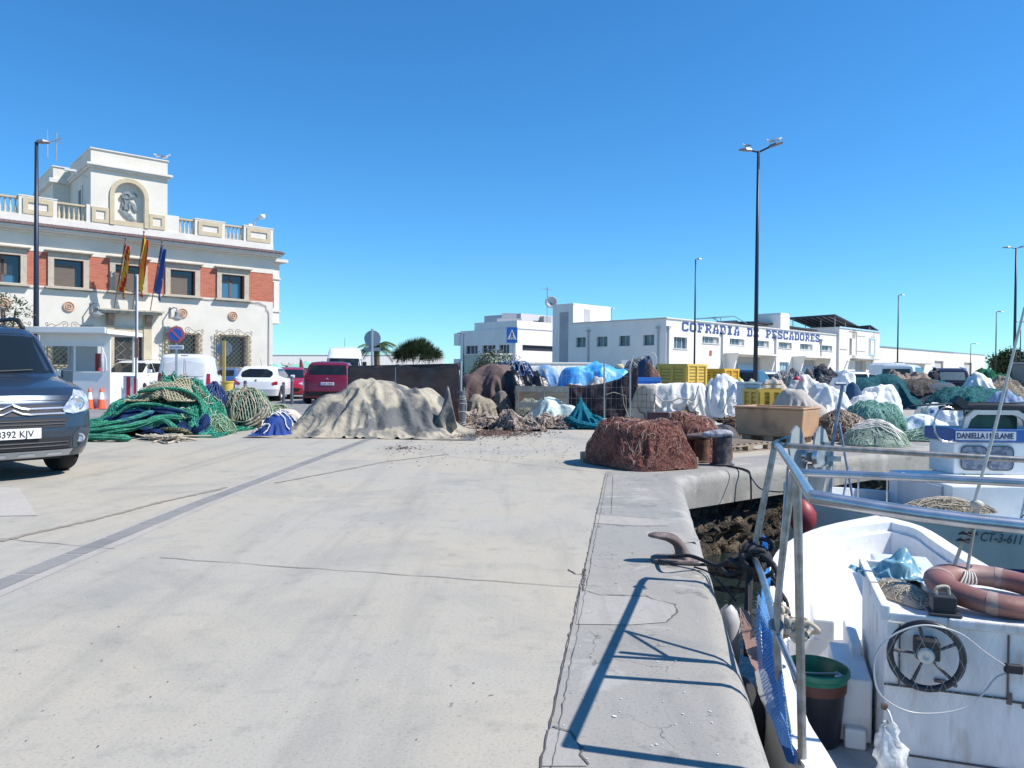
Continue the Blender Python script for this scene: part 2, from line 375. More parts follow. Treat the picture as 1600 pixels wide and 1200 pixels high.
def brick_mat():
    m = bpy.data.materials.new('red_brick'); m.use_nodes = True; t = m.node_tree; b = t.nodes['Principled BSDF']; b.inputs['Roughness'].default_value = .9
    tc = t.nodes.new('ShaderNodeTexCoord'); mp = t.nodes.new('ShaderNodeMapping'); mp.inputs['Rotation'].default_value = (R(90), 0, 0)
    lk(t, tc.outputs['Object'], mp.inputs[0])
    br = t.nodes.new('ShaderNodeTexBrick'); br.inputs['Scale'].default_value = 1.0; br.inputs['Brick Width'].default_value = .25; br.inputs['Row Height'].default_value = .065
    br.inputs['Mortar Size'].default_value = .007; br.inputs['Color1'].default_value = (.40, .10, .055, 1); br.inputs['Color2'].default_value = (.50, .15, .085, 1); br.inputs['Mortar'].default_value = (.48, .25, .18, 1)
    br.inputs['Bias'].default_value = 0.1
    lk(t, mp.outputs[0], br.inputs['Vector']); lk(t, br.outputs['Color'], b.inputs['Base Color'])
    bp = t.nodes.new('ShaderNodeBump'); bp.inputs['Strength'].default_value = .6; bp.inputs['Distance'].default_value = .01; bp.invert = True
    lk(t, br.outputs['Fac'], bp.inputs['Height']); lk(t, bp.outputs[0], b.inputs['Normal']); return m
brick = brick_mat()
AL = math.atan2(1200, 1400)
HB = thing('harbour_office', 'cream two storey harbour office with red brick band, balustrade and turret with arched niche', 'building', (-13.1, 42, 0), AL)
WX = [-2.2, -4.75, -7.27, -9.83, -12.33]; BL = -14.9; BD = 11.0
def wall_with_holes(b, x0, x1, z0, z1, holes, y0, y1):
    """slab made of butted boxes with rectangular holes (hx0,hx1,hz0,hz1) sorted, same z range"""
    hs = sorted(holes); hz0, hz1 = hs[0][2], hs[0][3]
    if z0 < hz0: b.box(x0, x1, y0, y1, z0, hz0)
    if hz1 < z1: b.box(x0, x1, y0, y1, hz1, z1)
    x = x0
    for h in hs: b.box(x, h[0], y0, y1, hz0, hz1); x = h[1]
    b.box(x, x1, y0, y1, hz0, hz1)
b = MB()
ph = [(x-.69, x+.69, 1.45, 3.06) for x in WX if x != -7.27]+[(-7.93, -6.62, 0, 3.06)]
# ground floor front wall: windows and door share their head height
hs = sorted(ph); b.box(BL, 0, 0, .35, 3.06, 5.02); x = BL
for h in hs:
    b.box(x, h[0], 0, .35, 0, 3.06)
    if h[2] > 0: b.box(h[0], h[1], 0, .35, 0, 1.45)
    x = h[1]
b.box(x, 0, 0, .35, 0, 3.06)
b.box(BL, 0, 0.0, .35, 6.56, 7.84)
b.box(BL, BL+.35, .35, BD, 0, 7.84); b.box(-.35, 0, .35, BD, 0, 7.84); b.box(BL+.35, -.35, BD-.35, BD, 0, 7.84)
b.box(BL+.35, -.35, .35, BD-.35, 7.5, 7.7)
b.build('wall', cream, HB)
b = MB(); b.box(BL+.35, -.35, .35, BD-.35, 4.3, 4.5); b.box(BL+.36, -.36, 3.0, 3.1, 0, 7.5); b.build('inner_floor', pm((.2, .18, .15), .9), HB)
b = MB(); wall_with_holes(b, BL, 0, 5.02, 6.56, [(x-.6, x+.6, 5.02, 6.3) for x in WX], .02, .35)
b.build('brick_band', brick, HB)
b = MB(); x = 0.0   # cornice: stepped mouldings and a row of eave tiles
for y0, z0, z1 in ((-.14, 7.36, 7.45), (-.40, 7.45, 7.52), (-.48, 7.52, 7.62)):
    b.box(BL, -y0*.8, y0, -.002 if y0 < -.002 else 0, z0, z1); b.box(0.002, -y0*.8, 0, BD, z0, z1)
b.build('cornice', cream2, HB, bevel=.015)
b = MB()
for i in range(75):
    xx = BL+i*.205
    b.add([(xx, -.56, 7.63), (xx+.1, -.56, 7.69), (xx+.2, -.56, 7.63), (xx, -.02, 7.80), (xx+.1, -.02, 7.86), (xx+.2, -.02, 7.80)], [(0, 1, 4, 3), (1, 2, 5, 4), (0, 2, 1)])
b.box(.02, .44, -.5, BD, 7.63, 7.70); b.box(BL, .35, -.52, -.02, 7.621, 7.629)
b.build('eave_tiles', tile, HB)
b = MB(); b.box(BL, 0, -.03, .4, 7.84, 8.16); b.box(-.4, 0, .4, BD, 7.84, 8.16); b.build('parapet_base', cream2, HB)
# parapet panels and balustrades
def panel(x0, x1, front=True):
    b = MB(); b.box(x0, x1, .02, .34, 8.16, 8.98); b.box(x0-.02, x1+.02, -.0, .36, 8.98, 9.03)
    b.build('parapet_pier', cream2, HB)
    fo = [(x0+.16, 8.2), (x1-.16, 8.2), (x1-.16, 8.92), (x0+.16, 8.92)]; d = .2; fi = [(x0+.16+d, 8.2+d), (x1-.16-d, 8.2+d), (x1-.16-d, 8.92-d), (x0+.16+d, 8.92-d)]
    b = MB(); b.ring(fo, fi, -.03, .019); b.build('parapet_panel_frame', sand, HB)
for x0, x1 in ((-1.62, 0), (-4.15, -2.62), (-11.8, -10.3), (-5.5, -4.95+.0)):
    if x1-x0 > 1: panel(x0, x1)
def panel_small(x0, x1):
    d = .16; fo = [(x0, 8.2), (x1, 8.2), (x1, 8.92), (x0, 8.92)]; fi = [(x0+d, 8.2+d), (x1-d, 8.2+d), (x1-d, 8.92-d), (x0+d, 8.92-d)]
    b = MB(); b.ring(fo, fi, -.05, -.002); b.build('parapet_panel_frame', sand, HB)
panel_small(-8.88, -8.15); panel_small(-6.35, -5.62)
def balus(x0, x1):
    b = MB(); b.box(x0, x1, .08, .3, 8.86, 8.94); h = b.build('balustrade', sand, HB); b = MB(); b.box(x0, x1, .08, .3, 8.161, 8.2); b.build('plinth', sand, h)
    n = round((x1-x0)/.2); 
    for i in range(n):
        xx = x0+(i+.5)*(x1-x0)/n
        q = MB(); q.lathe([(.06, 8.2), (.06, 8.25), (.045, 8.27), (.065, 8.36), (.06, 8.44), (.035, 8.56), (.03, 8.7), (.045, 8.76), (.035, 8.79), (.06, 8.81), (.06, 8.86)], 8, (xx, .19, 0), cap=False)
        q.build('baluster', sand, h, smooth=True, auto=50)
balus(-2.62, -1.62); balus(-4.93, -4.15); balus(-10.3, -9.1); balus(-13.2, -11.8)
for q in ((-9.1, -8.935), (-5.495, -4.93), (BL, -13.2)): b = MB(); b.box(q[0], q[1], .02, .34, 8.16, 9.0); b.build('parapet_pier', cream2, HB)
# turret
tx0, tx1, tz = -8.93, -5.5, 11.62; cx = -7.25
b = MB()
niche = [(-.67, 8.36)]+[(p[0], p[1]) for p in arc(0, 9.62, .67, 180, 0, 14)]+[(.67, 8.36)]
wl = [(tx0, 8.16), (tx0, tz), (tx1, tz), (tx1, 8.16)]
# front face around the niche
left = [(tx0, 8.16), (tx0, tz), (cx, tz)]+[(cx+p[0], p[1]) for p in arc(0, 9.62, .67, 90, 180, 7)]+[(cx-.67, 8.16)]
right = [(cx+.67, 8.16)]+[(cx+p[0], p[1]) for p in arc(0, 9.62, .67, 0, 90, 7)]+[(cx, tz), (tx1, tz), (tx1, 8.16)]
b.prism(list(reversed(left)), -.002, .25); b.prism(list(reversed(right)), -.002, .25)
b.box(cx-.67, cx+.67, 0, .25, 8.16, 8.36)
b.box(tx0, tx0+.25, .25, 4.5, 8.16, tz); b.box(tx1-.25, tx1, .25, 4.5, 8.16, tz); b.box(tx0+.25, tx1-.25, .26, 4.5, 11.3, 11.4)
b.box(cx-.9, cx+.9, .252, .3, 8.16, 10.5); b.box(-9.7, -7.5, 4.5, 9, 7.84, 11.52)
b.build('turret', cream, HB)
b = MB()
b.box(tx0-.12, tx1+.12, -.14, -.003, 10.74, 10.84); b.box(tx0-.2, tx1+.2, -.22, -.003, 10.84, 10.95)
b.box(tx0-.2, tx0-.002, 0, 4.3, 10.84, 10.95); b.box(tx0-.12, tx0-.002, 0, 4.38, 10.74, 10.84); b.box(tx1+.002, tx1+.2, 0, 4.5, 10.84, 10.95)
b.box(tx0-.05, tx1+.05, -.06, 4.3, tz, tz+.06)
b.box(-9.9, -8.94, 4.3, 4.498, 10.7, 10.92); b.box(-9.9, -9.702, 4.5, 9, 10.7, 10.92); b.box(-9.75, -7.5, 4.45, 9, 11.52, 11.58)
b.build('turret_cornice', cream2, HB, bevel=.012)
b = MB(); o_ = [(-.87, 8.18)]+arc(0, 9.62, .87, 180, 0, 16)+[(.87, 8.18)]; i_ = [(-.67, 8.18)]+arc(0, 9.62, .67, 180, 0, 16)+[(.67, 8.18)]
n = len(o_); vs = [(cx+p[0], y, p[1]) for y in (-.07, -.003) for L in (o_, i_) for p in L]; fs = []
for i in range(n-1): fs += [(i, i+1, n+i+1, n+i), (i, 2*n+i, 2*n+i+1, i+1), (n+i, n+i+1, 3*n+i+1, 3*n+i)]
b.add(vs, fs); b.box(cx-.67, cx+.67, -.03, -.003, 8.18, 8.42); b.build('niche_arch', sand, HB)
# relief crest in the niche: a generic striped shield with helmet, mantle and wing
M_cr = pm((0.27, 0.31, 0.32), .8, var=.5, nscale=20)
b = MB(); yb = .25
Z0 = 9.0
for i in range(4):
    o = i*.13; b.prism([(cx-.42+o, 8.98-o*.55), (cx-.32+o, 9.08-o*.55), (cx-.02+o, 8.72-o*.55), (cx-.12+o, 8.6-o*.55)], yb-.06-.01*(i % 2), yb)
b.prism([(cx-.22, 9.02), (cx-.30, 9.2), (cx-.24, 9.55), (cx+.05, 9.55), (cx+.12, 9.2), (cx+.05, 9.0)], yb-.10, yb)
for i in range(3): b.prism([(cx+.05+i*.08, 9.45-i*.04), (cx+.13+i*.08, 9.43-i*.04), (cx+.36+i*.03, 9.08-i*.05), (cx+.26+i*.03, 9.0-i*.03)], yb-.08+.01*i, yb)
b.prism([(cx-.30, 9.55), (cx-.34, 9.68), (cx-.22, 9.86), (cx, 9.92), (cx+.14, 9.8), (cx+.12, 9.6), (cx-.02, 9.5)], yb-.13, yb)
for i in range(4): b.prism([(cx+.12, 9.62+i*.03), (cx+.16, 9.68+i*.035), (cx+.42-.03*i, 9.76+i*.045), (cx+.40-.04*i, 9.70+i*.04)], yb-.1+.01*(i % 2), yb)
b.tube([(cx-.3, yb-.13, 9.62), (cx-.2, yb-.15, 9.74), (cx-.05, yb-.15, 9.78), (cx+.05, yb-.14, 9.66), (cx, yb-.13, 9.55)], .025)
b.tube([(cx-.2, yb-.12, 9.1), (cx-.15, yb-.12, 9.3), (cx-.2, yb-.12, 9.5)], .03); b.tube([(cx+.02, yb-.12, 9.1), (cx+.0, yb-.12, 9.3), (cx+.05, yb-.12, 9.45)], .025)
b.build('crest', M_cr, HB)
# security camera on the turret, door in the turret's shaded side
b = MB(); b.box(-9.95, -9.45, .35, .5, 10.5, 10.6); b.tube([(-8.94, .4, 10.35), (-9.3, .42, 10.4), (-9.6, .42, 10.5)], .02); b.build('wall_camera', pm((.6, .6, .6), .5), HB)
b = MB(); b.box(-8.98, -8.932, 1.6, 2.5, 7.9, 10.2); b.build('turret_door_frame', cream2, HB); b = MB(); b.box(-8.99, -8.982, 1.8, 2.3, 7.9, 10.0); b.build('turret_door', pm((.12, .1, .09)), HB)
# first floor windows
blind = mat('roller_blind', (0.16, 0.125, 0.095), .6, col2=(0.12, 0.095, 0.075), nscale=2, stretch=(1, 1, 30), bump=.3, bscale=4)
for k, x in enumerate(WX):
    b = MB(); b.ring([(x-.84, 5.02), (x+.84, 5.02), (x+.84, 6.57), (x-.84, 6.57)], [(x-.6, 5.06), (x+.6, 5.06), (x+.6, 6.3), (x-.6, 6.3)], -.06, .08)
    b.box(x-.6, x+.6, .005, .3, 5.02, 5.06)
    f = b.build('window_frame', stone, HB)
    b = MB(); b.box(x-.92, x+.92, -.12, -.002, 6.575, 6.63); b.box(x-.98, x+.98, -.24, -.002, 6.63, 6.68); b.build('window_hood', stone, f)
    b = MB(); b.box(x-.95, x+.95, -.22, -.002, 4.93, 5.015); b.build('window_sill', stone, f)
    b = MB(); b.box(x-.6, x+.6, .245, .26, 5.06, 6.3); b.build('glass', glassd, f)
    if k in (0, 4):
        b = MB(); b.box(x-.58, x+.2, .2, .24, 5.9, 6.0) if k == 0 else b.box(x-.58, x+.1, .2, .24, 5.42, 6.1); b.build('blind', blind, f)
        b = MB(); b.box(x-.6, x-.12, .235, .244, 5.08, 5.86 if k == 0 else 5.4); b.box(x+.0, x+.42, .235, .244, 5.08, 5.86 if k == 0 else 5.4); b.build('pane', glassb, f)
        b = MB(); b.box(x-.12, x, .2, .24, 5.06, 6.28); b.build('mullion', pm((.18, .1, .08)), f)
    else:
        b = MB(); b.box(x-.6, x+.28, .19, .24, 5.06, 6.08); b.build('blind', blind, f)
# medallions
for x in WX:
    if x == -7.27: continue
    b = MB(); Mx = Matrix.Rotation(R(90), 3, 'X')
    b.lathe([(.25, 0), (.25, .05), (.21, .07), (.2, .04), (.14, .04), (.13, .07), (.09, .07), (.08, .035), (.05, .035), (.04, .07), (.001, .08)], 20, (x, -.001, 4.14), Mx, cap=False)
    b.build('medallion', terr, HB, smooth=True, auto=40)
# scrolled window grilles
def spiral(cx_, cz, r0, turns, a0, sgn, n=14):
    return [(cx_+r0*(1-.85*i/n)*math.cos(a0+sgn*turns*2*math.pi*i/n), cz+r0*(1-.85*i/n)*math.sin(a0+sgn*turns*2*math.pi*i/n)) for i in range(n+1)]
for x in WX:
    if x == -7.27: continue
    b = MB(); b.ring([(x-.95, 1.3), (x+.95, 1.3), (x+.95, 3.15), (x-.95, 3.15)], [(x-.69, 1.45), (x+.69, 1.45), (x+.69, 3.06), (x-.69, 3.06)], -.04, -.001)
    f = b.build('window_surround', sand, HB)
    b = MB(); b.box(x-.69, x+.69, .25, .26, 1.45, 3.06); b.build('glass', glassd, f)
    b = MB(); yg = -.22; r_ = .014
    def T(L, rr=r_): b.tube([(x+p[0], yg, p[1]) for p in L], rr, 4, cap=False)
    c = .24
    for side in (0, 1):
        for i in range(-8, 9):
            a = []; s_ = 1 if side == 0 else -1
            for j in range(0, 60):
                t = -1.2+j*.04; px_, pz = s_*t+i*c, 1.45+(t+1.2)*1.0
                px_ = s_*t+i*c*1.0
                if -.95 <= px_ <= .95 and 1.35 <= pz <= 3.12: a.append((px_, pz))
            if len(a) > 1: T([a[0], a[-1]])
    for xx in (-.70, .70): T([(xx, 1.3), (xx, 3.18)], .025)
    for zz in (1.36, 3.1): T([(-.8, zz), (.8, zz)], .025)
    for s_ in (-1, 1):
        T([(s_*.98, 3.12), (s_*.86, 3.22), (s_*.72, 3.32)]); T([(s_*p[0], p[1]) for p in spiral(.90, 3.3, .09, 1.2, -2.4, 1)])
        T([(s_*.72, 3.3), (s_*.55, 3.22), (s_*.4, 3.3), (s_*.28, 3.4)]); T([(s_*p[0], p[1]) for p in spiral(.19, 3.28, .16, 1.4, .9, 1, 20)])
        T([(s_*.8, 3.12), (s_*.6, 3.2), (s_*.45, 3.12)]); T([(s_*.3, 3.12), (s_*.15, 3.2), (0, 3.12)])
        T([(s_*p[0], p[1]) for p in spiral(.2, 1.2, .14, 1.4, -1, -1, 16)]); T([(s_*p[0], p[1]) for p in spiral(.6, 1.22, .1, 1.2, -1, -1, 12)]); T([(s_*.3, 1.16), (s_*.5, 1.3), (s_*.8, 1.34)])
        for zz in (1.6, 2.1, 2.6): T([(s_*.7, zz+.05), (s_*.95, zz+.2), (s_*.7, zz+.4)])
    b.build('window_grille', pm((.16, .14, .11), .7), f)
# doorway
b = MB(); b.box(-8.3, -7.93, -.16, -.001, 0, 3.9); b.box(-6.62, -6.25, -.16, -.001, 0, 3.9); b.box(-7.93, -6.62, -.12, -.001, 3.06, 3.3)
dw = b.build('door_surround', sand, HB)
b = MB()
for xx in (-8.12, -6.43):
    b.prism([(-.16, 3.35), (-.16, 3.9), (-.5, 3.9), (-.46, 3.75), (-.3, 3.6), (-.24, 3.4)], xx-.14, xx+.14, 'x')
b.build('bracket', pm((.28, .2, .15)), dw)
b = MB(); b.box(-8.65, -5.9, -.62, -.001, 3.93, 4.05); b.box(-8.75, -5.8, -.7, -.001, 4.05, 4.12); b.build('balcony_slab', mat('weathered_stone', (.5, .45, .36), .9, col2=(.3, .27, .2), nscale=5, nlo=.5), dw)
b = MB(); b.box(-7.93, -6.62, .2, .26, 0, 3.06); dd = b.build('door', pm((.05, .045, .035), .4), HB)
b = MB()
for x0 in (-7.85, -7.2):
    for i in range(4):
        for s_ in (-1, 1): b.tube([(x0+.27-s_*.22, .18, 1.0+i*.42), (x0+.27+s_*.22, .18, 1.42+i*.42)], .012, 4)
b.build('door_grille', pm((.35, .36, .33), .5, .4), dd)
# wall lanterns
for x in (-8.85, -5.3):
    b = MB(); yl = -.55
    b.lathe([(.31, 3.80), (.30, 3.82), (.12, 3.92), (.09, 4.05), (.10, 4.12), (.04, 4.2), (.001, 4.24)], 16, (x+.1, yl, 0), cap=False)
    b.tube([(x+.1, yl, 4.2), (x+.1, yl, 4.32), (x+.0, yl+.1, 4.36), (x-.05, -.05, 4.3), (x-.05, -.02, 4.1)], .03); b.box(x-.09, x-.01, -.05, -.001, 3.9, 4.4)
    l = b.build('wall_lantern', pm((.19, .22, .24), .5), HB, smooth=True, auto=40)
    b = MB(); b.lathe([(.2, 3.81), (.17, 3.74), (.08, 3.7), (.001, 3.69)], 12, (x+.1, yl, 0), cap=False); b.build('lantern_glass', pm((.6, .6, .56), .3), l, smooth=True)
# cables along the facade, side bay
b = MB(); L = [(BL+i*.3, -.03, 4.93-.02*math.sin(i*1.7)) for i in range(48)]+[(-.42, -.03, 4.8), (-.36, -.03, 4.6), (-.26, -.03, 4.5), (-.25, -.03, 4.2), (-.25, -.03, 1.0)]
b.tube(L, .014, 4); b.tube([(p[0]+.03, p[1], p[2]-.035) for p in L[:47]]+[(-.38, -.03, 4.75), (-.42, -.03, 4.55), (-.22, -.03, 4.4), (-.21, -.03, 1.0)], .01, 4)
b.tube([(-.13, -.04, 1.6), (-.13, -.04, 0)], .03, 6); b.build('cable', pm((.3, .3, .3)), HB)
b = MB(); b.box(.003, .62, .6, 3.2, 3.95, 7.3); b.build('side_bay', cream2, HB)
for q in ((.003, .68, .54, 3.25, 3.90, 3.95), (.003, .68, .54, .598, 4.55, 4.62), (.003, .68, .54, .598, 6.35, 6.42), (.003, 1.0, .3, 3.5, 7.3, 7.46)): b = MB(); b.box(*q); b.build('bay_moulding', cream2, HB)
b = MB(); b.box(.02, .3, .585, .599, 4.75, 6.2); b.build('bay_window', pm((.22, .09, .1), .4), HB)
b = MB(); b.box(-1.2, -1.0, .4, .7, 7.9, 9.2); b.build('roof_post', cream2, HB)
# roof camera
b = MB(); b.tube([(-.9, .4, 9.0), (-.9, .4, 9.35), (-.7, .3, 9.6), (-.5, .3, 9.68)], .05); b.build('camera_bracket', pm((.35, .4, .5)), HB)
b = MB(); b.lathe([(.001, 9.78), (.15, 9.76), (.16, 9.6), (.1, 9.52), (.001, 9.5)], 12, (-.5, .3, 0), cap=False); b.build('dome_camera', pm((.75, .75, .75)), HB, smooth=True)
# aerials on the roof
def LB(x, y, z): return HB_M @ Vector((x, y, z))
HB_M = Matrix.Translation((-13.1, 42, 0)) @ Matrix.Rotation(AL, 4, 'Z')
b = MB(); p = atY(88, 262, 38.0); q = atY(90, 208, 38.0); zb = p.z
t = thing('roof_aerial', 'grey television aerial with crossed arms on the turret roof', 'aerial', (p.x, p.y, 0))
b = MB(); b.tube([(0, 0, 11.5), (0, 0, q.z)], .03); b.build('mast', pm((.5, .5, .5), .4, .6), t)
b = MB(); z1 = q.z-.25; b.tube([(-.45, 0, z1-.25), (.3, 0, z1)], .012, 4)
for i in range(6): b.tube([(-.4+i*.12, -.2, z1-.24+i*.04), (-.4+i*.12, .25, z1-.2+i*.04)], .01, 4)
b.tube([(.0, 0, z1), (.35, 0, z1-.3)], .01, 4); b.tube([(-.1, .3, z1+.1), (.4, -.2, z1+.1)], .01, 4); b.build('aerial_arms', pm((.35, .35, .35), .4, .6), t)
p = atY(74, 268, 37.5); q = atY(73, 203, 37.5)
t = thing('roof_mast', 'thin bare whip mast on the turret roof, left of the crossed aerial', 'mast', (p.x, p.y, 0))
b = MB(); b.tube([(0, 0, 11.5), (0, 0, q.z-.5), (0, 0, q.z)], [.035, .03, .012]); b.build('mast', pm((.55, .55, .55), .4, .6), t)
# flags on the balcony
def flag(name, label, px, xl, cols, tip):
    p0 = LB(xl, -.6, 4.12); p1 = LB(xl+.3, -1.35, tip)
    t = thing(name, label, 'flag', p0, AL); v = Matrix.Rotation(-AL, 3, 'Z') @ (p1-p0)
    b = MB(); b.tube([(0, 0, 0), v], .022); b.lathe([(.04, 0), (.05, .04), (.001, .1)], 8, v, cap=False); b.build('pole', pm((.17, .09, .06), .5), t)
    L = v.length; u = v/L; W = .62; H = 2.3; P = []; mi = []
    nA, nB = 30, 12
    for i in range(nA+1):
        row = []
        for j in range(nB+1):
            a = i/nA; c = j/nB
            s_ = L*(.98-a*.66)
            hang = c*W*(.45+.55*a)
            q = u*s_+Vector((hang*.55+.07*math.sin(c*9+a*3), .12*math.sin(c*11+a*5)+.05*nz(a*5, c*5, xl), -c*(.35+.3*a)*.9))
            row.append(q)
        P.append(row)
    b = MB(); b.grid(P)
    for i in range(nA):
        for j in range(nB):
            b.mi[i*nB+j] = cols(i/nA, j/nB)
    return t, b
fr_ = pm((.55, .03, .03), .8); fy = pm((.78, .5, .03), .8); fb = pm((.06, .13, .38), .8); fw = pm((.35, .38, .5), .8)
t, b = flag('flag_pole', 'red and yellow striped flag with a blue strip, left flag on the balcony', 172, -8.05, lambda a, c: 3 if c+a*.25 < .28 else (int((a*2.2+c*3.2)*2.0) % 2), 7.35)
b.build('flag', [fr_, fy, fb, fw], t, smooth=True)
t, b = flag('flag_pole', 'red, yellow and red flag, the middle flag on the balcony', 201, -7.25, lambda a, c: (0 if (c < .22 or c > .72) else 1), 7.75)
b.build('flag', [fr_, fy], t, smooth=True)
t, b = flag('flag_pole', 'blue flag with pale stars, right flag on the balcony', 229, -6.45, lambda a, c: 1 if (.3 < a < .36 and .4 < c < .5) or (.6 < a < .66 and .5 < c < .62) else 0, 7.4)
b.build('flag', [fb, fw], t, smooth=True)
for o in bpy.data.objects:
    if o.name.startswith('flag_pole'): o['group'] = 'flags over the office door'
# ============================================================ FAR BUILDINGS, LAMPS, SIGNS, TREES
white = mat('white_render', (0.80, 0.77, 0.72), .9, col2=(0.75, 0.72, 0.67), nscale=.5, col3=(.62, .6, .56), n3=1.2, lo3=.62, hi3=.85, bump=.1)
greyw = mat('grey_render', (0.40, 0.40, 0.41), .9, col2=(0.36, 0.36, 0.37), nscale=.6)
hallg = mat('hall_glass', (.035, .07, .10), .1, col2=(.10, .16, .20), nscale=.7, spec=.5); bluet = pm((.035, .085, .26), .8, var=.25)
trim = pm((.28, .42, .55), .7); darks = pm((.03, .035, .05), .4)
AC = math.atan2(1200, 1250)
CB = thing('fishermen_hall', 'long white two storey hall with blue lettering along its top and a square tower', 'building', (15.2, 76, 0), AC)
def facade(b, x0, x1, z0, z1, holes, y0, y1):
    """wall split in columns, each hole its own column"""
    x = x0
    for h in sorted(holes):
        if h[0] > x: b.box(x, h[0], y0, y1, z0, z1)
        if h[2] > z0: b.box(h[0], h[1], y0, y1, z0, h[2])
        if h[3] < z1: b.box(h[0], h[1], y0, y1, h[3], z1)
        x = h[1]
    if x < x1: b.box(x, x1, y0, y1, z0, z1)
CW = [(1.33, 3.7, 3.98, 5.13)]+[(x, x+w_, 4.72, 5.4) for x, w_ in ((6.5, 3.3), (11.95, 3.2), (17.4, 3.4), (23.1, 3.4), (28.7, 3.5), (34.4, 3.6))]
low = [(11.3, 19.3, 0, 3.45), (21.3, 22.3, 0, 3.0), (23.4, 25.8, 0, 3.0), (27.0, 33.5, 0, 3.4)]
b = MB(); facade(b, 0, 39.4, 3.6, 7.0, CW, 0, .4); facade(b, 0, 39.4, 0, 3.6, low, 0, .4)
b.box(.4, 39.4, 13.5, 14, 0, 7.0); b.box(.4, 39.4, .4, 13.5, 6.5, 6.7); b.build('wall', white, CB)
# left gable wall: local y runs back along it
HW = [(1.43, 2.79), (4.47, 5.9), (7.43, 8.93), (10.45, 11.85)]
b = MB(); y = .4
for a, c in HW: b.box(0, .4, y, a, 0, 7.0); b.box(0, .4, a, c, 0, 4.28); b.box(0, .4, a, c, 5.32, 7.0); y = c
b.box(0, .4, y, 12.3, 0, 7.0); b.box(0, 6.5, 12.3, 15.4, 0, 9.0); b.build('side_wall', white, CB)
b = MB(); b.box(-.03, -.001, 13.0, 14.3, 0, 8.2); b.build('tower_panel', greyw, CB)
b = MB(); b.box(1.8, 2.9, 12.27, 12.299, 6.9, 8.6); b.build('tower_shutter', greyw, CB)
b = MB(); b.box(-.05, 6.55, 12.25, 15.45, 9.0, 9.12); b.build('tower_coping', white, CB)
for a, c in HW:
    b = MB(); b.box(.3, .39, a, c, 4.28, 5.32); f = b.build('window', hallg, CB); b = MB(); b.box(.27, .299, (a+c)/2-.04, (a+c)/2+.04, 4.28, 5.32); b.box(-.06, .3, a, c, 4.22, 4.279); b.build('window_frame', pm((.5, .5, .5)), f)
for i, (a, c, z0, z1) in enumerate(CW):
    b = MB(); b.box(a, c, .3, .39, z0, z1); f = b.build('window', hallg, CB)
    b = MB(); n = 3 if i else 2
    for k in range(n+1): xx = a+(c-a)*.72*k/n; b.box(xx, xx+.07, .26, .299, z0, z1)
    b.box(a-.1, c+.1, -.08, -.001, z0-.1, z0-.02); b.build('window_frame', pm((.55, .55, .55)), f)
    if i: b = MB(); b.box(a+(c-a)*.75, c, .2, .25, z0, z1); b.build('window_panel', pm((.42, .42, .4)), f)
b = MB(); b.box(0, 39.4, -.12, -.001, 6.86, 6.93); b.box(-.1, -.001, -.12, 12.3, 6.86, 6.93); b.build('roof_trim', pm((.5, .48, .45)), CB)
for x in (.25, 10.3, 22.2, 34.4): b = MB(); b.tube([(x, -.12, 0), (x, -.12, 6.0)], .09, 6); b.box(x-.22, x+.22, -.3, -.01, 5.9, 6.15); b.build('downpipe', pm((.42, .42, .43)), CB)
for y in (.9, 10.0): b = MB(); b.tube([(-.12, y, 0), (-.12, y, 6.0)], .08, 6); b.box(-.3, -.01, y-.18, y+.18, 5.9, 6.1); b.build('downpipe', pm((.42, .42, .43)), CB)
# loading canopies with slanted side walls
for x0, x1 in ((11.3, 19.5), (27.0, 34.0)):
    b = MB()
    for x in (x0-.3, x1):
        b.prism([(0, 0), (0, 3.62), (-1.7, 3.62), (-.4, 0)] if False else [(-.01, 0), (-.01, 3.62), (-1.5, 3.62), (-.5, 0)], x, x+.3, 'x')
    b.box(x0-.5, x1+1.0, -1.8, -.01, 3.62, 3.78); b.build('canopy', white, CB)
    b = MB(); b.box(x0+3, x1-.8, .3, .38, 0, 2.6); b.build('loading_door', trim, CB)
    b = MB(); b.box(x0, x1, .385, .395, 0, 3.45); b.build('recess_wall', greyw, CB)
for x0, x1 in ((21.3, 22.3), (23.4, 25.8)):
    b = MB(); b.box(x0, x1, .3, .36, 0, 3.0); f = b.build('glazed_door', pm((.35, .5, .6), .3), CB)
    b = MB(); [b.box(x, x+.08, .26, .299, 0, 3.0) for x in np.linspace(x0, x1-.08, 4)]; b.build('door_frame', trim, f)
b = MB(); b.box(7.9, 8.3, -.06, -.001, 3.4, 3.95); b.build('red_plaque', pm((.45, .08, .06)), CB)
# block lettering (bitmap slab capitals)
FONT = {'C': ['.######', '#######', '##...##', '##.....', '##.....', '##.....', '##...##', '#######', '.#####.'],
 'O': ['.#####.', '#######', '##...##', '##...##', '##...##', '##...##', '##...##', '#######', '.#####.'],
 'F': ['#######', '#######', '.##...#', '.##.#..', '.####..', '.##.#..', '.##....', '####...', '####...'],
 'R': ['######.', '#######', '.##..##', '.##..##', '.#####.', '.####..', '.##.##.', '###..##', '###..##'],
 'A': ['..####.', '..####.', '..##.#.', '.##..#.', '.##..##', '.######', '.##..##', '###.###', '###.###'],
 'D': ['######.', '#######', '.##..##', '.##..##', '.##..##', '.##..##', '.##..##', '#######', '######.'],
 'I': ['.#####.', '.#####.', '..###..', '..###..', '..###..', '..###..', '..###..', '.#####.', '.#####.'],
 'E': ['#######', '#######', '.##...#', '.##.#..', '.####..', '.##.#..', '.##...#', '#######', '#######'],
 'P': ['######.', '#######', '.##..##', '.##..##', '.#####.', '.####..', '.##....', '####...', '####...'],
 'S': ['.######', '#######', '##...##', '####...', '.#####.', '...####', '##...##', '#######', '######.']}
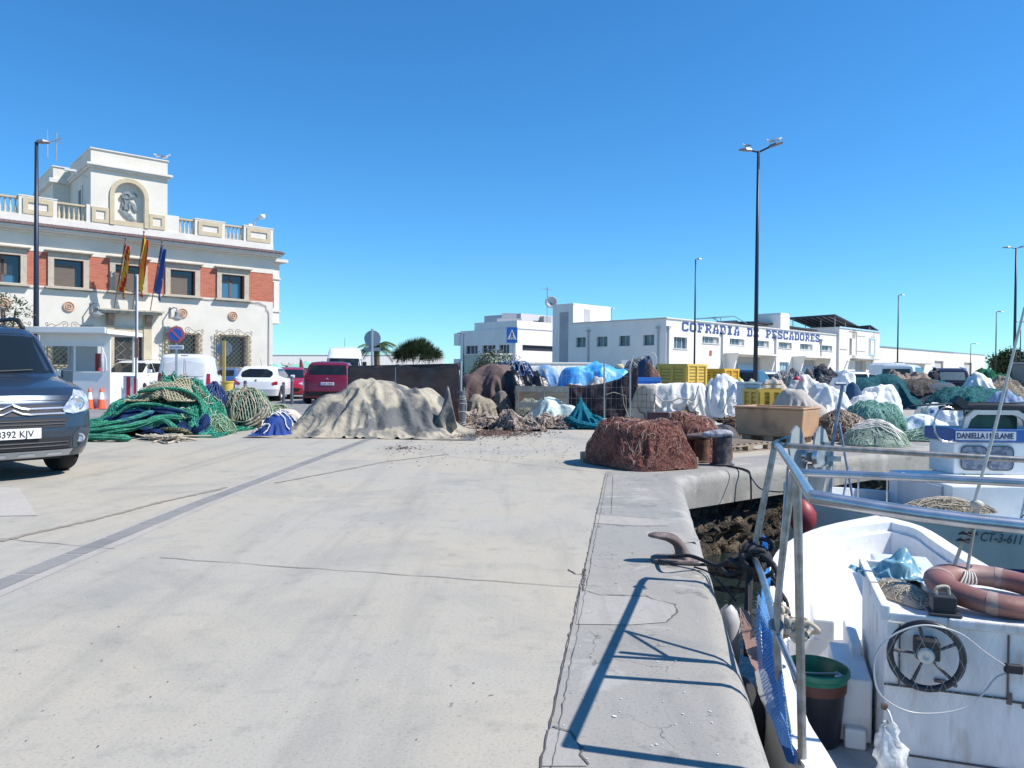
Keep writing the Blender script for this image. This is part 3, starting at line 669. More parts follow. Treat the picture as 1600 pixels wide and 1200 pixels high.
txt = 'COFRADIA DE PESCADORES'; pitch = (34.2-2.65)/22.0*1.003; lw = pitch*.86; x = 2.68
ls = None
for ch in txt:
    if ch != ' ':
        g = FONT[ch]; b = MB(); cw, chh = lw/7, .98/9
        for r_, row in enumerate(g):
            k = 0
            while k < 7:
                if row[k] == '#':
                    e = k
                    while e < 7 and row[e] == '#': e += 1
                    b.box(x+k*cw, x+e*cw, -.02, -.002, 6.72-(r_+1)*chh, 6.72-r_*chh); k = e
                else: k += 1
        b.build('letter', bluet, CB)
    x += pitch
# taller end block and low annex
b = MB(); facade(b, 39.4, 53.3, 0, 8.0, [(42.7, 44.7, 4.3, 6.6), (49.6, 51.4, 4.6, 6.7), (43.5, 48.4, 0, 3.6), (50.0, 51.8, 0, 2.6)], -.3, .3); b.box(39.4, 39.8, .3, 9, 0, 8.0); b.box(39.8, 53.3, 9, 9.3, 0, 8.0); b.box(52.9, 53.3, .3, 9, 0, 8); b.box(39.8, 52.9, .3, 9, 7.7, 7.8); b.build('end_block', mat('end_render', (.70, .665, .60), .9, col2=(.64, .6, .54), nscale=.8), CB)
b = MB(); b.box(39.3, 53.4, -.4, -.301, 7.85, 8.05); b.box(49.4, 51.6, -.36, -.301, 6.7, 6.9); b.box(49.4, 51.6, -.36, -.301, 4.4, 4.6); b.box(49.4, 49.6, -.36, -.301, 4.6, 6.7); b.box(51.4, 51.6, -.36, -.301, 4.6, 6.7); b.build('blue_trim', pm((.40, .62, .78)), CB)
b = MB(); b.box(42.7, 44.7, .1, .2, 4.3, 6.6); b.box(49.6, 51.4, .1, .2, 4.6, 6.7); b.box(50, 51.8, .1, .2, 0, 2.6); b.build('louvre', pm((.25, .3, .34)), CB)
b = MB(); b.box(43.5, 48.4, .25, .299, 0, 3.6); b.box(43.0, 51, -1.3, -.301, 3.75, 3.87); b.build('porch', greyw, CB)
b = MB(); b.box(44.9, 45.0, -.36, -.301, 4.3, 7.6); b.box(42.5, 44.9, -.36, -.301, 7.5, 7.6); b.box(39.6, 42, -.36, -.301, 5.0, 5.05); b.box(45.2, 48.0, -.34, -.301, 4.9, 4.97); b.box(45.2, 48.0, -.34, -.301, 7.0, 7.07); b.build('wall_moulding', pm((.42, .37, .33)), CB)
ann = [(60.5, 67.5, 0, 3.4), (68.5, 72.5, 0, 3.0), (78, 82.5, 0, 4.2), (94, 98.5, 0, 4.2)]
b = MB(); facade(b, 53.3, 107, 0, 5.9, ann, 0, .4); b.box(106.6, 107, .4, 12, 0, 5.9); b.box(53.3, 106.6, 11.6, 12, 0, 5.9); b.box(53.3, 106.6, .4, 11.6, 5.4, 5.5); b.build('annex', mat('annex_render', (.70, .65, .57), .9, col2=(.64, .59, .52), nscale=.5), CB)
b = MB(); b.box(53.3, 88, -.1, -.001, 5.78, 5.95); b.box(88, 107, -.06, -.001, 5.8, 5.92); b.build('annex_trim', pm((.2, .3, .38)), CB)
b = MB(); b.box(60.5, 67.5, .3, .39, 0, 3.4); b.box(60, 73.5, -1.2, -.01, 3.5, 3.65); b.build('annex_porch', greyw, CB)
b = MB(); b.box(68.5, 72.5, .3, .38, 0, 3.0); b.build('annex_window', pm((.12, .2, .28), .3), CB)
b = MB(); b.box(78, 82.5, .3, .39, 0, 4.2); b.box(94, 98.5, .3, .39, 0, 4.2); b.build('annex_door', pm((.52, .5, .46)), CB)
b = MB(); b.box(56, 59, 2, 4, 5.9, 6.8); b.build('roof_unit', pm((.15, .15, .17)), CB)
# roof canopies of solar panels
M_sol = mat('solar_panel', (.03, .032, .045), .7, col2=(.07, .075, .09), spec=.15, nscale=2, stretch=(1, 9, 9))
def solar(name, label, pts, legs, zl):
    t = thing(name, label, 'solar canopy', (15.2, 76, 0), AC)
    b = MB(); b.add(pts+[(p[0], p[1], p[2]-.2) for p in pts], [(0, 1, 2, 3), (7, 6, 5, 4), (0, 4, 5, 1), (1, 5, 6, 2), (2, 6, 7, 3), (3, 7, 4, 0)]); b.build('panel_array', M_sol, t)
    b = MB()
    for k in range(1, 8):
        a = Vector(pts[0]).lerp(Vector(pts[3]), k/8); c = Vector(pts[1]).lerp(Vector(pts[2]), k/8); b.tube([a-Vector((0, 0, .28)), c-Vector((0, 0, .28))], .05, 4)
    b.build('rafters', pm((.3, .3, .35), .5, .5), t)
    for lx, ly, lz in legs: b = MB(); b.tube([(lx, ly, zl), (lx, ly, lz)], .07, 4); b.build('leg', pm((.4, .4, .42), .5, .6), t)
    return t
solar('solar_canopy', 'large dark sloping solar panel canopy above the hall roof', [(43.3, 2, 10.05), (52.4, 2, 8.65), (53, 9, 8.7), (43.6, 9, 9.95)], [(44, 2.3, 9.8), (47.5, 2.3, 9.3), (51, 2.3, 8.7), (44, 8.5, 9.8), (48, 8.5, 9.2), (45.5, 5, 9.6)], 6.9)
solar('solar_canopy', 'small solar panel canopy at the far end of the hall roof', [(50.1, -.2, 8.8), (53.1, -.2, 8.2), (53.4, 2.6, 8.25), (51, 2.6, 8.75)], [(50.3, 0, 8.7), (52.8, 0, 8.2), (53, 2.3, 8.2), (51.1, 2.3, 8.6)], 7.81)
solar('solar_canopy', 'flat dark row of solar panels lying low on the hall roof', [(22, 2, 7.9), (38, 2, 7.6), (38, 7, 7.7), (23, 7, 8.1)], [(22.5, 2.5, 7.8), (28, 2.5, 7.7), (36, 2.5, 7.5), (23.5, 6.5, 7.9), (34, 6.5, 7.7)], 6.71)
t = thing('roof_rack', 'thin metal frame with dark panels on the hall roof behind the lettering', 'roof frame', (15.2, 76, 0), AC)
b = MB()
for y in (3, 6): b.tube([(14.2, y, 7.9), (18, y, 8.3), (21, y, 7.6)], .06, 4); b.tube([(15, y, 6.7), (15, y, 8.0)], .05, 4); b.tube([(20.8, y, 6.7), (20.8, y, 7.7)], .05, 4)
b.tube([(14.2, 3, 7.9), (14.2, 6, 7.9)], .05, 4); b.tube([(18, 3, 8.3), (18, 6, 8.3)], .05, 4); b.build('frame', pm((.12, .22, .25), .5), t)
b = MB(); b.prism([(15.2, 7.2), (19, 7.9), (20.5, 7.3), (15.2, 7.05)], 3.2, 5.8); b.build('panel', M_sol, t)
p = HBm = None
t = thing('roof_block', 'white roof stair block between the solar panels', 'roof block', (15.2, 76, 0), AC); b = MB(); b.box(25.5, 27.8, 1, 4, 6.7, 8.9); b.prism([(25.5, 8.9), (27.8, 8.9), (27.5, 9.1), (25.6, 9.1)], 1, 4); b.build('wall', white, t)
# modern white building behind
A9 = R(40)
MBd = thing('white_office', 'white modern two storey building with strip windows, left of the hall', 'building', (.4, 95, 0), AC)
b = MB()
b.box(-.0, 14, 0, .5, 4.9, 6.9); b.box(0, 14, 0, .5, 0, 4.2); b.box(0, 1.2, 0, .5, 4.2, 4.9); b.box(7, 8.6, 0, .5, 4.2, 4.9); b.box(.2, 14, -.0, 8, 6.9, 7.9)
b.box(0, .5, .5, 10.6, 4.9, 6.9)
for y0, y1 in ((.5, 1.15), (3.0, 3.7), (6.2, 7.1), (9.5, 10.6)): b.box(0, .5, y0, y1, 0, 4.9)
b.box(0, .5, .5, 10.6, 0, 2.6); b.box(-.1, 0.2, .5, 11.8, 6.9, 7.9) if False else None
b.box(-.3, 1, 10.6, 11.6, 5.0, 6.6); b.box(-.3, 1, 10.6, 11.6, 1.8, 3.2); b.box(.6, .8, 10.6, 11.3, 0, 6.6); b.build('wall', white, MBd)
b = MB(); b.box(.3, .45, .5, 10.5, 2.6, 4.9); b.box(.5, 14, .25, .4, 4.2, 4.9); b.build('strip_window', darks, MBd)
b = MB()
for y in (1.8, 2.4, 4.5, 5.3, 7.9, 8.7): b.box(.25, .299, y, y+.12, 2.6, 4.9)
b.build('window_mullion', pm((.6, .6, .6)), MBd)
b = MB(); b.box(.2, 14, -.05, -.001, 6.85, 6.92); b.box(7, 14, -.3, -.001, 2.4, 2.55); b.box(3, 14, -.4, -.001, .9, 1.3); b.build('ledge', pm((.35, .35, .35)), MBd)
b = MB(); b.prism(arc(-.01, 0, .01, 0, 10, 1)+[(0, 0)], 0, .01) if False else None
b.tube([(-.05, 9.6, 1.4), (-.05, 10.4, 1.8), (-.05, 9.6, 2.3), (-.05, 8.8, 1.8), (-.05, 9.6, 1.2)], .06, 4); b.tube([(-.05, 10.2, 1.6), (-.05, 9.3, 2.1), (-.05, 9.0, 1.6)], .05, 4); b.build('wall_emblem', darks, MBd)
t = thing('roof_plant', 'pale stepped roof ventilator on the white modern building', 'ventilator', atY(796, 500, 100)*1); t.location.z = 0
b = MB(); b.box(-1.6, 1.6, -1, 1, 6.6, 8.4); b.box(-1, .9, -.8, .8, 8.4, 9.1); b.build('housing', pm((.5, .5, .5)), t)
t = thing('white_block', 'white flat block with air units rising behind the modern building', 'building', (1.2, 112, 0), AC)
b = MB(); b.box(0, 14, 0, 8, 0, 10.1); b.build('wall', pm((.62, .58, .62), .9), t)
b = MB(); b.box(4, 5.6, -.8, -.01, 8.6, 9.9); b.box(9, 10.4, -.8, -.01, 7.6, 9.2); b.build('air_unit', pm((.4, .4, .4)), t)
b = MB(); b.box(2.6, 4, -.05, -.01, 7.8, 9.2); b.build('window', darks, t)
p = atY(855, 500, 105); t = thing('satellite_dish', 'grey satellite dish on a pole behind the white buildings', 'satellite dish', (p.x, p.y, 0))
b = MB(); b.tube([(0, 0, 6), (0, 0, 13.2)], .08, 5); b.tube([(-.9, 0, 12.9), (.6, 0, 12.9)], .05, 4); b.build('mast', pm((.4, .4, .42)), t)
b = MB(); b.lathe([(.001, 0), (.5, .08), (.85, .3)], 14, (.5, -.3, 11.0), Matrix.Rotation(R(80), 3, 'X'), cap=False); b.build('dish', pm((.45, .45, .47)), t, smooth=True, solid=.03)
# low white walls far behind the car park
def far_wall(name, label, x0, x1, ytop, Y, col=(.72, .70, .66), h0=0):
    a = atY(x0, ytop, Y); c = atY(x1, ytop, Y); Y2 = Y+(c.x-a.x)*.6; c = atY(x1, ytop, Y2); c = atY(x1, ytop, Y+(c.x-a.x)*.6); t = thing(name, label, 'building', (a.x, a.y, 0)); L = math.hypot(c.x-a.x, c.y-a.y); t.rotation_euler.z = math.atan2(c.y-a.y, c.x-a.x)
    b = MB(); b.prism([(0, h0), (L, h0), (L, c.z), (0, a.z)], 0, 4); b.build('wall', pm(col, .9), t)
    b = MB(); b.prism([(-.1, a.z), (L+.1, c.z), (L+.1, c.z+.1), (-.1, a.z+.1)], -.1, 4.1); b.build('roof_edge', pm((.6, .6, .58)), t); return t
far_wall('low_building', 'long low white building far behind the red cars', 423, 692, 555, 120)
far_wall('green_hut', 'pale green flat box hut in front of the white modern building', 759, 800, 554, 62, (.42, .50, .42))
far_wall('low_shed', 'low white shed roof behind the blue tarpaulin', 802, 925, 568, 60, (.7, .69, .66))
# ---- street lamps
M_pole = pm((.035, .045, .07), .45, .5); M_head = pm((.22, .23, .25), .4, .5)
def lamp(label, px, pytop, Y, heads, r0=.09, group='street lamps round the harbour'):
    p = atY(px, pytop, Y); H = p.z
    t = thing('street_lamp', label, 'street lamp', (p.x, Y, 0), 0, group)
    b = MB(); b.tube([(0, 0, 0), (0, 0, H*.5), (0, 0, H)], [r0, r0*.8, r0*.55], 8); b.build('pole', M_pole, t, smooth=True)
    b = MB(); b.lathe([(r0*1.5, 0), (r0*1.5, .35), (r0*1.0, .4)], 8); b.build('base', M_pole, t)
    for ang, L, tilt, hl in heads:
        d = Vector((math.cos(ang), math.sin(ang), 0))
        e = Vector((0, 0, H))+d*L+Vector((0, 0, tilt*L))
        if L > .1: b = MB(); b.tube([(0, 0, H-.05), e], .035, 6); b.build('arm', M_pole, t)
        M3 = Matrix((d, Vector((-d.y, d.x, 0)), (0, 0, 1))).transposed() @ Matrix.Rotation(-math.atan(tilt), 3, 'Y')
        b = MB(); vs = []
        for x, wv, h in ((0, .07, .05), (.15*hl, .10, .07), (.5*hl, .14, .08), (hl, .07, .03)):
            vs.append([e+M3 @ Vector((x, y, z)) for y, z in ((-wv, 0), (-wv*.7, h), (wv*.7, h), (wv, 0), (wv*.7, -.03), (-wv*.7, -.03), (-wv, 0))])
        b.grid(vs); b.add(vs[-1][:6], [(0, 1, 2, 3, 4, 5)]); b.add(vs[0][:6], [(5, 4, 3, 2, 1, 0)]); b.build('lamp_head', M_head, t)
    return t, Vector((p.x, Y, H))
L1, q1 = lamp('tall dark lamp post with one short head, in front of the harbour office', 57, 222, 25, [(R(30), .0, .1, .36)], .10); L1.children[-1].data.materials[0] = M_pole
L2, q2 = lamp('tallest lamp post with two spread heads carrying three gulls', 1185, 236, 30, [(R(185), .28, .03, .48), (R(-10), .38, .32, .55)], .095)
lamp('slim lamp post with one short arm in front of the blue lettering', 1087, 405, 60, [(R(0), .1, 0, .35)], .09)
lamp('slim lamp post with a short arm in front of the low annex', 1404, 461, 82, [(0, .1, 0, .5)], .09)
lamp('tall two armed lamp post near the right edge of the photo', 1588, 387, 52, [(R(180), .35, 0, .55), (R(5), .3, .15, .6)], .11)
lamp('thin distant lamp post with one arm beside the end of the annex', 1557, 487, 75, [(R(0), .1, 0, .6)], .07)
lamp('thin two armed lamp post at the far right edge behind the grey tank', 1595, 503, 80, [(R(180), .2, 0, .5), (R(0), .2, 0, .5)], .07)
lamp('small lamp post on the roof line of the low annex', 1517, 537, 130, [(R(0), .3, 0, 1.0)], .08)
lamp('low lamp post with a dark boxy head by the white modern building', 725, 521, 60, [(R(180), .05, 0, .5)], .06)
lamp('white thin post sticking up behind the hall', 955, 482, 100, [(R(0), .1, 0, .3)], .06)
# ---- gulls
gm = pm((.75, .75, .75), .7); gg = pm((.25, .27, .3), .7)
def gull(label, p, rz, s=1.0):
    t = thing('gull', label, 'gull', p, rz, 'gulls perched up high')
    b = MB(); P = []
    for x, r_, z in ((-.2, .005, .16), (-.14, .035, .165), (-.05, .065, .17), (.04, .07, .18), (.1, .05, .215), (.13, .035, .25), (.16, .036, .275), (.19, .028, .275), (.215, .01, .268), (.25, .004, .262)):
        P.append([(x*s, r_*s*math.cos(a), (z+r_*math.sin(a))*s) for a in np.linspace(0, 2*math.pi, 9)])
    b.grid(P); b.build('body', gm, t, smooth=True)
    b = MB()
    for y in (-1, 1): b.add([(.06*s, .055*y*s, .23*s), (.02*s, .078*y*s, .18*s), (-.14*s, .05*y*s, .15*s), (-.27*s, .02*y*s, .16*s), (-.12*s, .04*y*s, .22*s)], [(0, 1, 2, 3, 4)])
    b.build('wing', gg, t, solid=.008)
    b = MB(); b.tube([(0, .02*s, .12*s), (0, .02*s, 0)], .006, 4); b.tube([(0, -.02*s, .12*s), (0, -.02*s, 0)], .006, 4); b.build('leg', pm((.5, .3, .1)), t)
gull('gull on the left head of the tallest lamp post', atY(1166, 233.5, 30), R(150), .8)
gull('gull in the middle, at the root of the right lamp head', atY(1203.5, 226.5, 30), R(160), .8)
gull('gull furthest right, at the tip of the lamp head', atY(1216, 223.5, 30), R(20), .8)
gull('gull standing upright on the turret edge, left of the other', atY(246, 249, 39), R(170), 1)
gull('crouching gull at the corner of the turret roof', atY(259, 251.5, 39.4), R(0), 1.1)
# ---- signs
wm = pm((.78, .78, .78), .5, var=.03); bs = pm((.02, .14, .52), .4, var=.05); rs = pm((.62, .12, .14), .5, var=.05); ga = pm((.45, .46, .48), .4, .7)
p = atY(275, 523, 24.5); t = thing('no_parking_sign', 'round blue and red no parking sign with a white plate below', 'sign', (p.x, p.y, 0), R(2))
b = MB(); b.tube([(0, .04, 0), (0, .04, p.z+.3)], .035, 6); b.build('post', ga, t)
MR = Matrix.Rotation(R(90), 3, 'X')
b = MB(); b.lathe([(.27, -.01), (.27, .01)], 28, (0, 0, p.z), MR); b.build('rim', rs, t)
b = MB(); b.lathe([(.195, -.014), (.195, .02)], 28, (0, -.002, p.z), MR); b.build('disc', bs, t)
b = MB(); b.obox((0, -.026, p.z), (.42, .006, .05), Matrix.Rotation(R(45), 3, 'Y')); b.build('bar', rs, t)
b = MB(); b.box(-.24, .24, -.01, .01, p.z-.46, p.z-.33); pl = b.build('plate', wm, t)
text_mesh('lettering', 'SOLO PORTA 26', .085, pm((.05, .06, .2)), pl, (0, -.013, p.z-.425), align='CENTER', sx=.62)
p = atY(800, 523.5, 45); t = thing('crossing_sign', 'square blue pedestrian crossing sign on a grey post', 'sign', (p.x, p.y, 0))
b = MB(); b.tube([(.1, .05, 0), (.1, .05, p.z+.3)], .06, 6); b.build('post', ga, t)
b = MB(); b.box(-.32, .32, -.02, .02, p.z-.46, p.z+.46); b.build('panel', bs, t)
b = MB(); b.prism([(-.27, p.z-.27), (.27, p.z-.27), (0, p.z+.34)], -.028, -.021); b.build('triangle', wm, t)
b = MB(); z = p.z; b.lathe([(.04, -.004), (.04, .004)], 8, (0, -.034, z+.14), MR)
b.prism([(-.05, z-.02), (-.03, z+.1), (.04, z+.1), (.05, z-.0), (.0, z-.05)], -.036, -.03)
b.prism([(-.03, z-.04), (-.12, z-.23), (-.08, z-.23), (.0, z-.07)], -.0362, -.031); b.prism([(.0, z-.05), (.08, z-.23), (.12, z-.23), (.05, z-.03)], -.0364, -.031)
for i in range(4): b.box(-.2+i*.11, -.15+i*.11, -.035, -.029, z-.265, z-.235)
b.build('walker', darks, t)
p = atY(582, 530, 26); t = thing('round_sign', 'back of a round traffic sign with a smaller plate, before the palm', 'sign', (p.x, p.y, 0))
b = MB(); b.tube([(0, -.05, 0), (0, -.05, p.z+.35)], .045, 6); b.build('post', ga, t)
b = MB(); b.lathe([(.28, -.01), (.28, .01)], 24, (0, 0, p.z+.02), MR); b.build('disc', pm((.3, .36, .42), .5, .3), t); b = MB(); b.box(-.27, .27, -.0, .02, p.z-.4, p.z-.28); b.build('plate', pm((.3, .36, .42), .5, .3), t)
p = atY(350, 545, 27); t = thing('round_sign', 'translucent looking grey disc sign on a yellow post by the grille', 'sign', (p.x, p.y, 0))
b = MB(); b.box(-.05, .05, -.03, .03, 0, p.z+.28); b.build('post', pm((.60, .42, .10)), t); b = MB(); b.lathe([(.28, -.01), (.28, .01)], 24, (-.02, .05, p.z), MR); b.build('disc', pm((.28, .33, .38), .4, .4), t)
# ---- barrier, guard booth, cones, bollards, bin
p = at(214, 652); t = thing('boom_barrier', 'red and white barrier cabinet with its boom raised upright', 'barrier', (-11.2, 23.4, 0))
px_ = atY(206, 600, 23.4); t.location = (px_.x, 23.4, 0)
b = MB(); b.box(-.19, .26, -.15, .15, 0, 1.05); b.build('cabinet', wm, t, bevel=.01); b = MB(); b.box(-.09, .03, -.156, -.151, .0, 1.02); b.box(.14, .21, -.156, -.151, .0, 1.02); b.build('stripe', pm((.65, .02, .03), .4), t)
q = atY(221, 430, 23.4); b = MB(); b.box(.2, .26, -.2, -.157, .95, q.z-.0); b.build('boom', wm, t); b = MB(); b.box(.195, .23, -.204, -.201, .95, q.z-.05); b.build('boom_edge', pm((.12, .13, .25)), t); b = MB(); b.box(.18, .3, -.23, -.201, 1.6, 2.2); b.build('boom_bracket', pm((.25, .15, .12)), t)
BT = thing('guard_booth', 'white guard booth with sliding windows and flat awning roof', 'booth', (0, 24, 0))
a = atY(116, 600, 24); c = atY(172, 600, 24); l0 = atY(62, 600, 24); zt = atY(120, 522, 24).z
BT.location = (l0.x, 24, 0); Wd = c.x-l0.x; wb = pm((.78, .78, .77), .5, var=.04)
b = MB(); b.box(0, Wd, 0, .05, 0, 1.12); b.box(0, .08, 0, .05, 1.12, zt); b.box(Wd-.22, Wd, 0, .05, 1.12, zt); b.box(.08, Wd-.22, 0, .05, 2.0, zt)
b.box(0, .05, .05, 1.6, 0, 1.1); b.box(Wd-.05, Wd, .05, 1.6, 0, 1.1); b.box(0, .05, 1.5, 1.6, 1.1, zt); b.box(Wd-.05, Wd, 1.5, 1.6, 1.1, zt); b.box(.05, Wd-.05, 1.55, 1.6, 0, 1.1); b.box(.05, .95, 1.55, 1.6, 1.1, zt); b.build('wall', wb, BT)
b = MB(); b.box(-.15, Wd+.15, -.45, 1.8, zt, zt+.13); b.box(-.15, Wd+.1, -.5, -.451, zt+.02, zt+.2); b.build('roof', wb, BT, bevel=.01)
b = MB(); b.tube([(Wd-.25, -.3, zt), (Wd-.2, -.1, 1.9), (Wd-.1, -.06, 1.6), (Wd-.1, -.03, 1.2), (Wd-.2, -.02, 1.12)], .015, 5); b.tube([(.2, -.4, zt), (.0, -.1, zt-.25)], .02, 5); b.build('awning_arm', wb, BT)
f0 = (a.x-l0.x)
b = MB(); b.ring([(.08, 1.12), (Wd-.22, 1.12), (Wd-.22, 2.0), (.08, 2.0)], [(.13, 1.17), (Wd-.27, 1.17), (Wd-.27, 1.95), (.13, 1.95)], -.03, -.001); b.box(f0, f0+.06, -.04, -.031, 1.12, 2.0); b.build('window_frame', wb, BT)
gl_ = mat('booth_glass', (.75, .82, .84), .02, trans=1.0, ior=1.1); b = MB(); b.box(.08, Wd-.22, .01, .018, 1.12, 2.0); b.build('window_glass', gl_, BT)
b = MB(); b.box(f0+.22, f0+.34, .8, .95, 0, 1.75); b.build('red_panel', pm((.6, .05, .05)), BT)
oc = pm((.75, .13, .05), .5); t = thing('traffic_cone', 'orange traffic cone with a white collar, left of the pair at the booth', 'traffic cone', at(140, 639), 0, 'cones at the booth')
b = MB(); b.box(-.14, .14, -.14, .14, 0, .03); b.build('base', oc, t); b = MB(); b.lathe([(.05, .52), (.035, .64), (.03, .645)], 14); b.build('cone_tip', oc, t, smooth=True, auto=40); b = MB(); b.lathe([(.125, .03), (.085, .30)], 14, cap=False); b.build('cone', oc, t, smooth=True, auto=40)
b = MB(); b.lathe([(.0855, .30), (.05, .52)], 14, cap=False); b.build('collar', wm, t, smooth=True)
t = dup(t, at(158, 639), .4, 'orange traffic cone, right of the pair at the booth')
bt = thing('bollard', 'grey metal bollard, leftmost of the three by the white hatchback', 'bollard', at(443, 633), 0, 'bollards along the car park')
gb = pm((.13, .14, .16), .5, .4)
b = MB(); b.lathe([(.055, 0), (.055, .80), (.05, .83), (.02, .84)], 12); b.build('post', gb, bt, smooth=True, auto=40)
b = MB(); b.lathe([(.058, .70), (.058, .74)], 12, cap=False); b.build('band', pm((.35, .35, .35), .4, .5), bt)
dup(bt, at(456, 632), 0, 'grey metal bollard, middle of the three by the white hatchback').scale = (1.05, 1.05, 1.25)
dup(bt, at(475, 628), 0, 'grey metal bollard, right of the three, in front of the red car')
dup(bt, at(214, 640), 0, 'grey metal bollard in front of the red and white barrier')
dup(bt, at(294, 636), 0, 'grey metal bollard behind the green net, before the white van')
o = dup(bt, at(722, 672), 0, 'thick grey bollard wound with wire beside the shade fence'); o.scale = (1.2, 1.2, 1.0)
b = MB()
for z in (.05, .12, .16, .38, .58, .68): b.tube([(.062*math.cos(a), .062*math.sin(a), z+.02*math.sin(a+z*9)) for a in np.linspace(0, 6.28, 12)], .006, 4)
b.build('wire', pm((.6, .6, .55), .4, .3), o)
dup(bt, at(383, 640), 0, 'brown topped bollard standing in the round net').scale = (1, 1, 1.1)
t = thing('litter_bin', 'yellow plastic bin behind the round net', 'bin', at(355, 640)); b = MB(); b.lathe([(.15, 0), (.19, .85), (.21, .86), (.21, .9), (.18, .9)], 16); b.build('bucket', pm((.70, .48, .08), .5), t, smooth=True, auto=40); b = MB(); b.lathe([(.195, .6), (.197, .62)], 16, cap=False); b.build('rim', pm((.8, .6, .2)), t)
t = thing('parasol', 'closed dark red parasol leaning between the red cars', 'parasol', at(466, 616), 0); b = MB(); b.tube([(0, 0, 0), (.1, 0, 2.0)], .03, 6); b.build('pole', ga, t); b = MB(); b.tube([(.05, 0, .7), (.2, 0, 1.2), (.15, 0, 1.9)], [.15, .18, .03], 8); b.build('canopy', pm((.28, .03, .06), .8), t)
# ---- trees
leafm = mat('leaf', (.05, .085, .03), .7, col2=(.09, .12, .05), nscale=2); palm_m = mat('palm_leaf', (.05, .09, .03), .6, col2=(.11, .15, .06), nscale=3); trunkm = pm((.13, .095, .06), .9)
def frond_palm(label, px, pybase, Y, H, Lf, n=26, drag=False, name='palm_tree'):
    p = atY(px, pybase, Y); t = thing(name, label, 'tree', (p.x, Y, 0)); r = random.Random(int(px))
    b = MB(); b.tube([(0, 0, 0), (.05, 0, H*.5), (0, 0, H)], [.3, .22, .2], 8); b.build('trunk', trunkm, t)
    b = MB()
    for i in range(n):
        a = r.random()*6.28; up = r.uniform(.1, 1.2); L = Lf*r.uniform(.8, 1.1); pts = []
        for k in range(9):
            s_ = k/8; pts.append(Vector((math.cos(a)*L*s_*math.cos(up*(1-s_*.3)), math.sin(a)*L*s_*math.cos(up*(1-s_*.3)), H+L*(math.sin(up)*s_-.75*s_*s_))))
        b.tube(pts, .02, 3)
        for k in range(1, 9):
            d = (pts[k]-pts[k-1]).normalized(); q = d.cross(Vector((0, 0, 1))).normalized()
            for sgn in (-1, 1):
                for u in (0, .33, .66):
                    o_ = pts[k-1].lerp(pts[k], u); tip = o_+q*sgn*Lf*.28*(1.1-k/9)+d*Lf*.12-Vector((0, 0, Lf*.08))
                    b.add([o_, o_+d*.07, tip], [(0, 1, 2)])
    b.build('crown', palm_m, t)
frond_palm('palm tree with feathery fronds behind the round traffic sign', 588, 590, 55, 2.9, 1.9, 34)
frond_palm('small palm bush between the white hatchback and the red people carrier', 477, 590, 52, .9, 1.2, 26)
def drago(label, px, pyb, Y, W, H, h0):
    p = atY(px, pyb, Y); t = thing('dragon_tree', label, 'tree', (p.x, Y, 0)); r = random.Random(3)
    b = MB()
    for i in range(9): a = i*.7; b.tube([(0, 0, 0), (.2*math.cos(a), .2*math.sin(a), h0*.5), (W*.35*math.cos(a), W*.35*math.sin(a), h0+.3)], [.25, .15, .08], 6)
    b.build('trunk', trunkm, t)
    b = MB()
    for i in range(150):
        u = r.random(); a = r.random()*6.28; rr = W*.48*math.sqrt(u); z = h0+(H-h0)*(.25+.6*math.sqrt(max(0, 1-(rr/(W*.52))**2)))*r.uniform(.7, 1.0); c = Vector((rr*math.cos(a), rr*math.sin(a), z))
        out = Vector((rr*math.cos(a)*.9, rr*math.sin(a)*.9, .5)).normalized()
        for k in range(34):
            d = (out+Vector((r.gauss(0, .7), r.gauss(0, .7), r.gauss(0, .7)))).normalized(); q = d.cross(Vector((.3, .2, 1))).normalized()*.035
            b.add([c-q, c+q, c+d*.55], [(0, 1, 2)])
    b.build('crown', mat('dragon_leaf', (.045, .07, .03), .55, col2=(.10, .13, .06), nscale=4), t)
drago('dense rounded dragon tree with spiky leaves behind the shade fence', 652, 590, 42, 2.3, 3.05, 1.3)
def leafy(name, label, px, pyb, Y, W, H, h0, n=260, ls=.16, m=None, sq=.8, cl=.35, D=None, nf=14):
    p = atY(px, pyb, Y); t = thing(name, label, 'tree', (p.x, Y, 0)); r = random.Random(int(px*3)); D = D or W
    b = MB()
    for i in range(5): a = i*1.3; b.tube([(0, 0, 0), (.1*math.cos(a), .1*math.sin(a), h0*.6), (W*.25*math.cos(a), D*.25*math.sin(a), h0+(H-h0)*.5)], [W*.04, W*.03, W*.012], 6)
    b.build('trunk', trunkm, t); b = MB()
    for i in range(n):
        a = r.random()*6.28; zz = r.uniform(-1, 1); rad = math.sqrt(max(0, 1-abs(zz)**2.2))*r.uniform(.55, 1.0)**.5
        wob = 1+.28*nz(math.cos(a)*2+px, math.sin(a)*2, zz*2)
        c = Vector((rad*math.cos(a)*W/2*wob, rad*math.sin(a)*D/2*wob, h0+(H-h0)*(.5+.5*zz*wob)))
        for k in range(nf):
            o_ = c+Vector((r.gauss(0, cl), r.gauss(0, cl), r.gauss(0, cl*sq))); d = Vector((r.gauss(0, 1), r.gauss(0, 1), r.gauss(0, 1))).normalized(); q = d.cross(Vector((.3, .2, 1))).normalized()
            b.add([o_, o_+d*ls*.5+q*ls*.3, o_+d*ls, o_+d*ls*.5-q*ls*.3], [(0, 1, 2, 3)])
    b.build('crown', m or leafm, t); return t
olive = mat('olive_leaf', (.10, .12, .08), .7, col2=(.17, .19, .13), nscale=2)
leafy('olive_tree', 'grey green olive bush in front of the white modern building', 775, 575, 56, 2.9, 2.75, .5, 300, .16, olive, cl=.25)
leafy('bush', 'low dark bush left of the green hut', 752, 580, 58, 1.8, 1.7, .0, 120, .2, cl=.2)
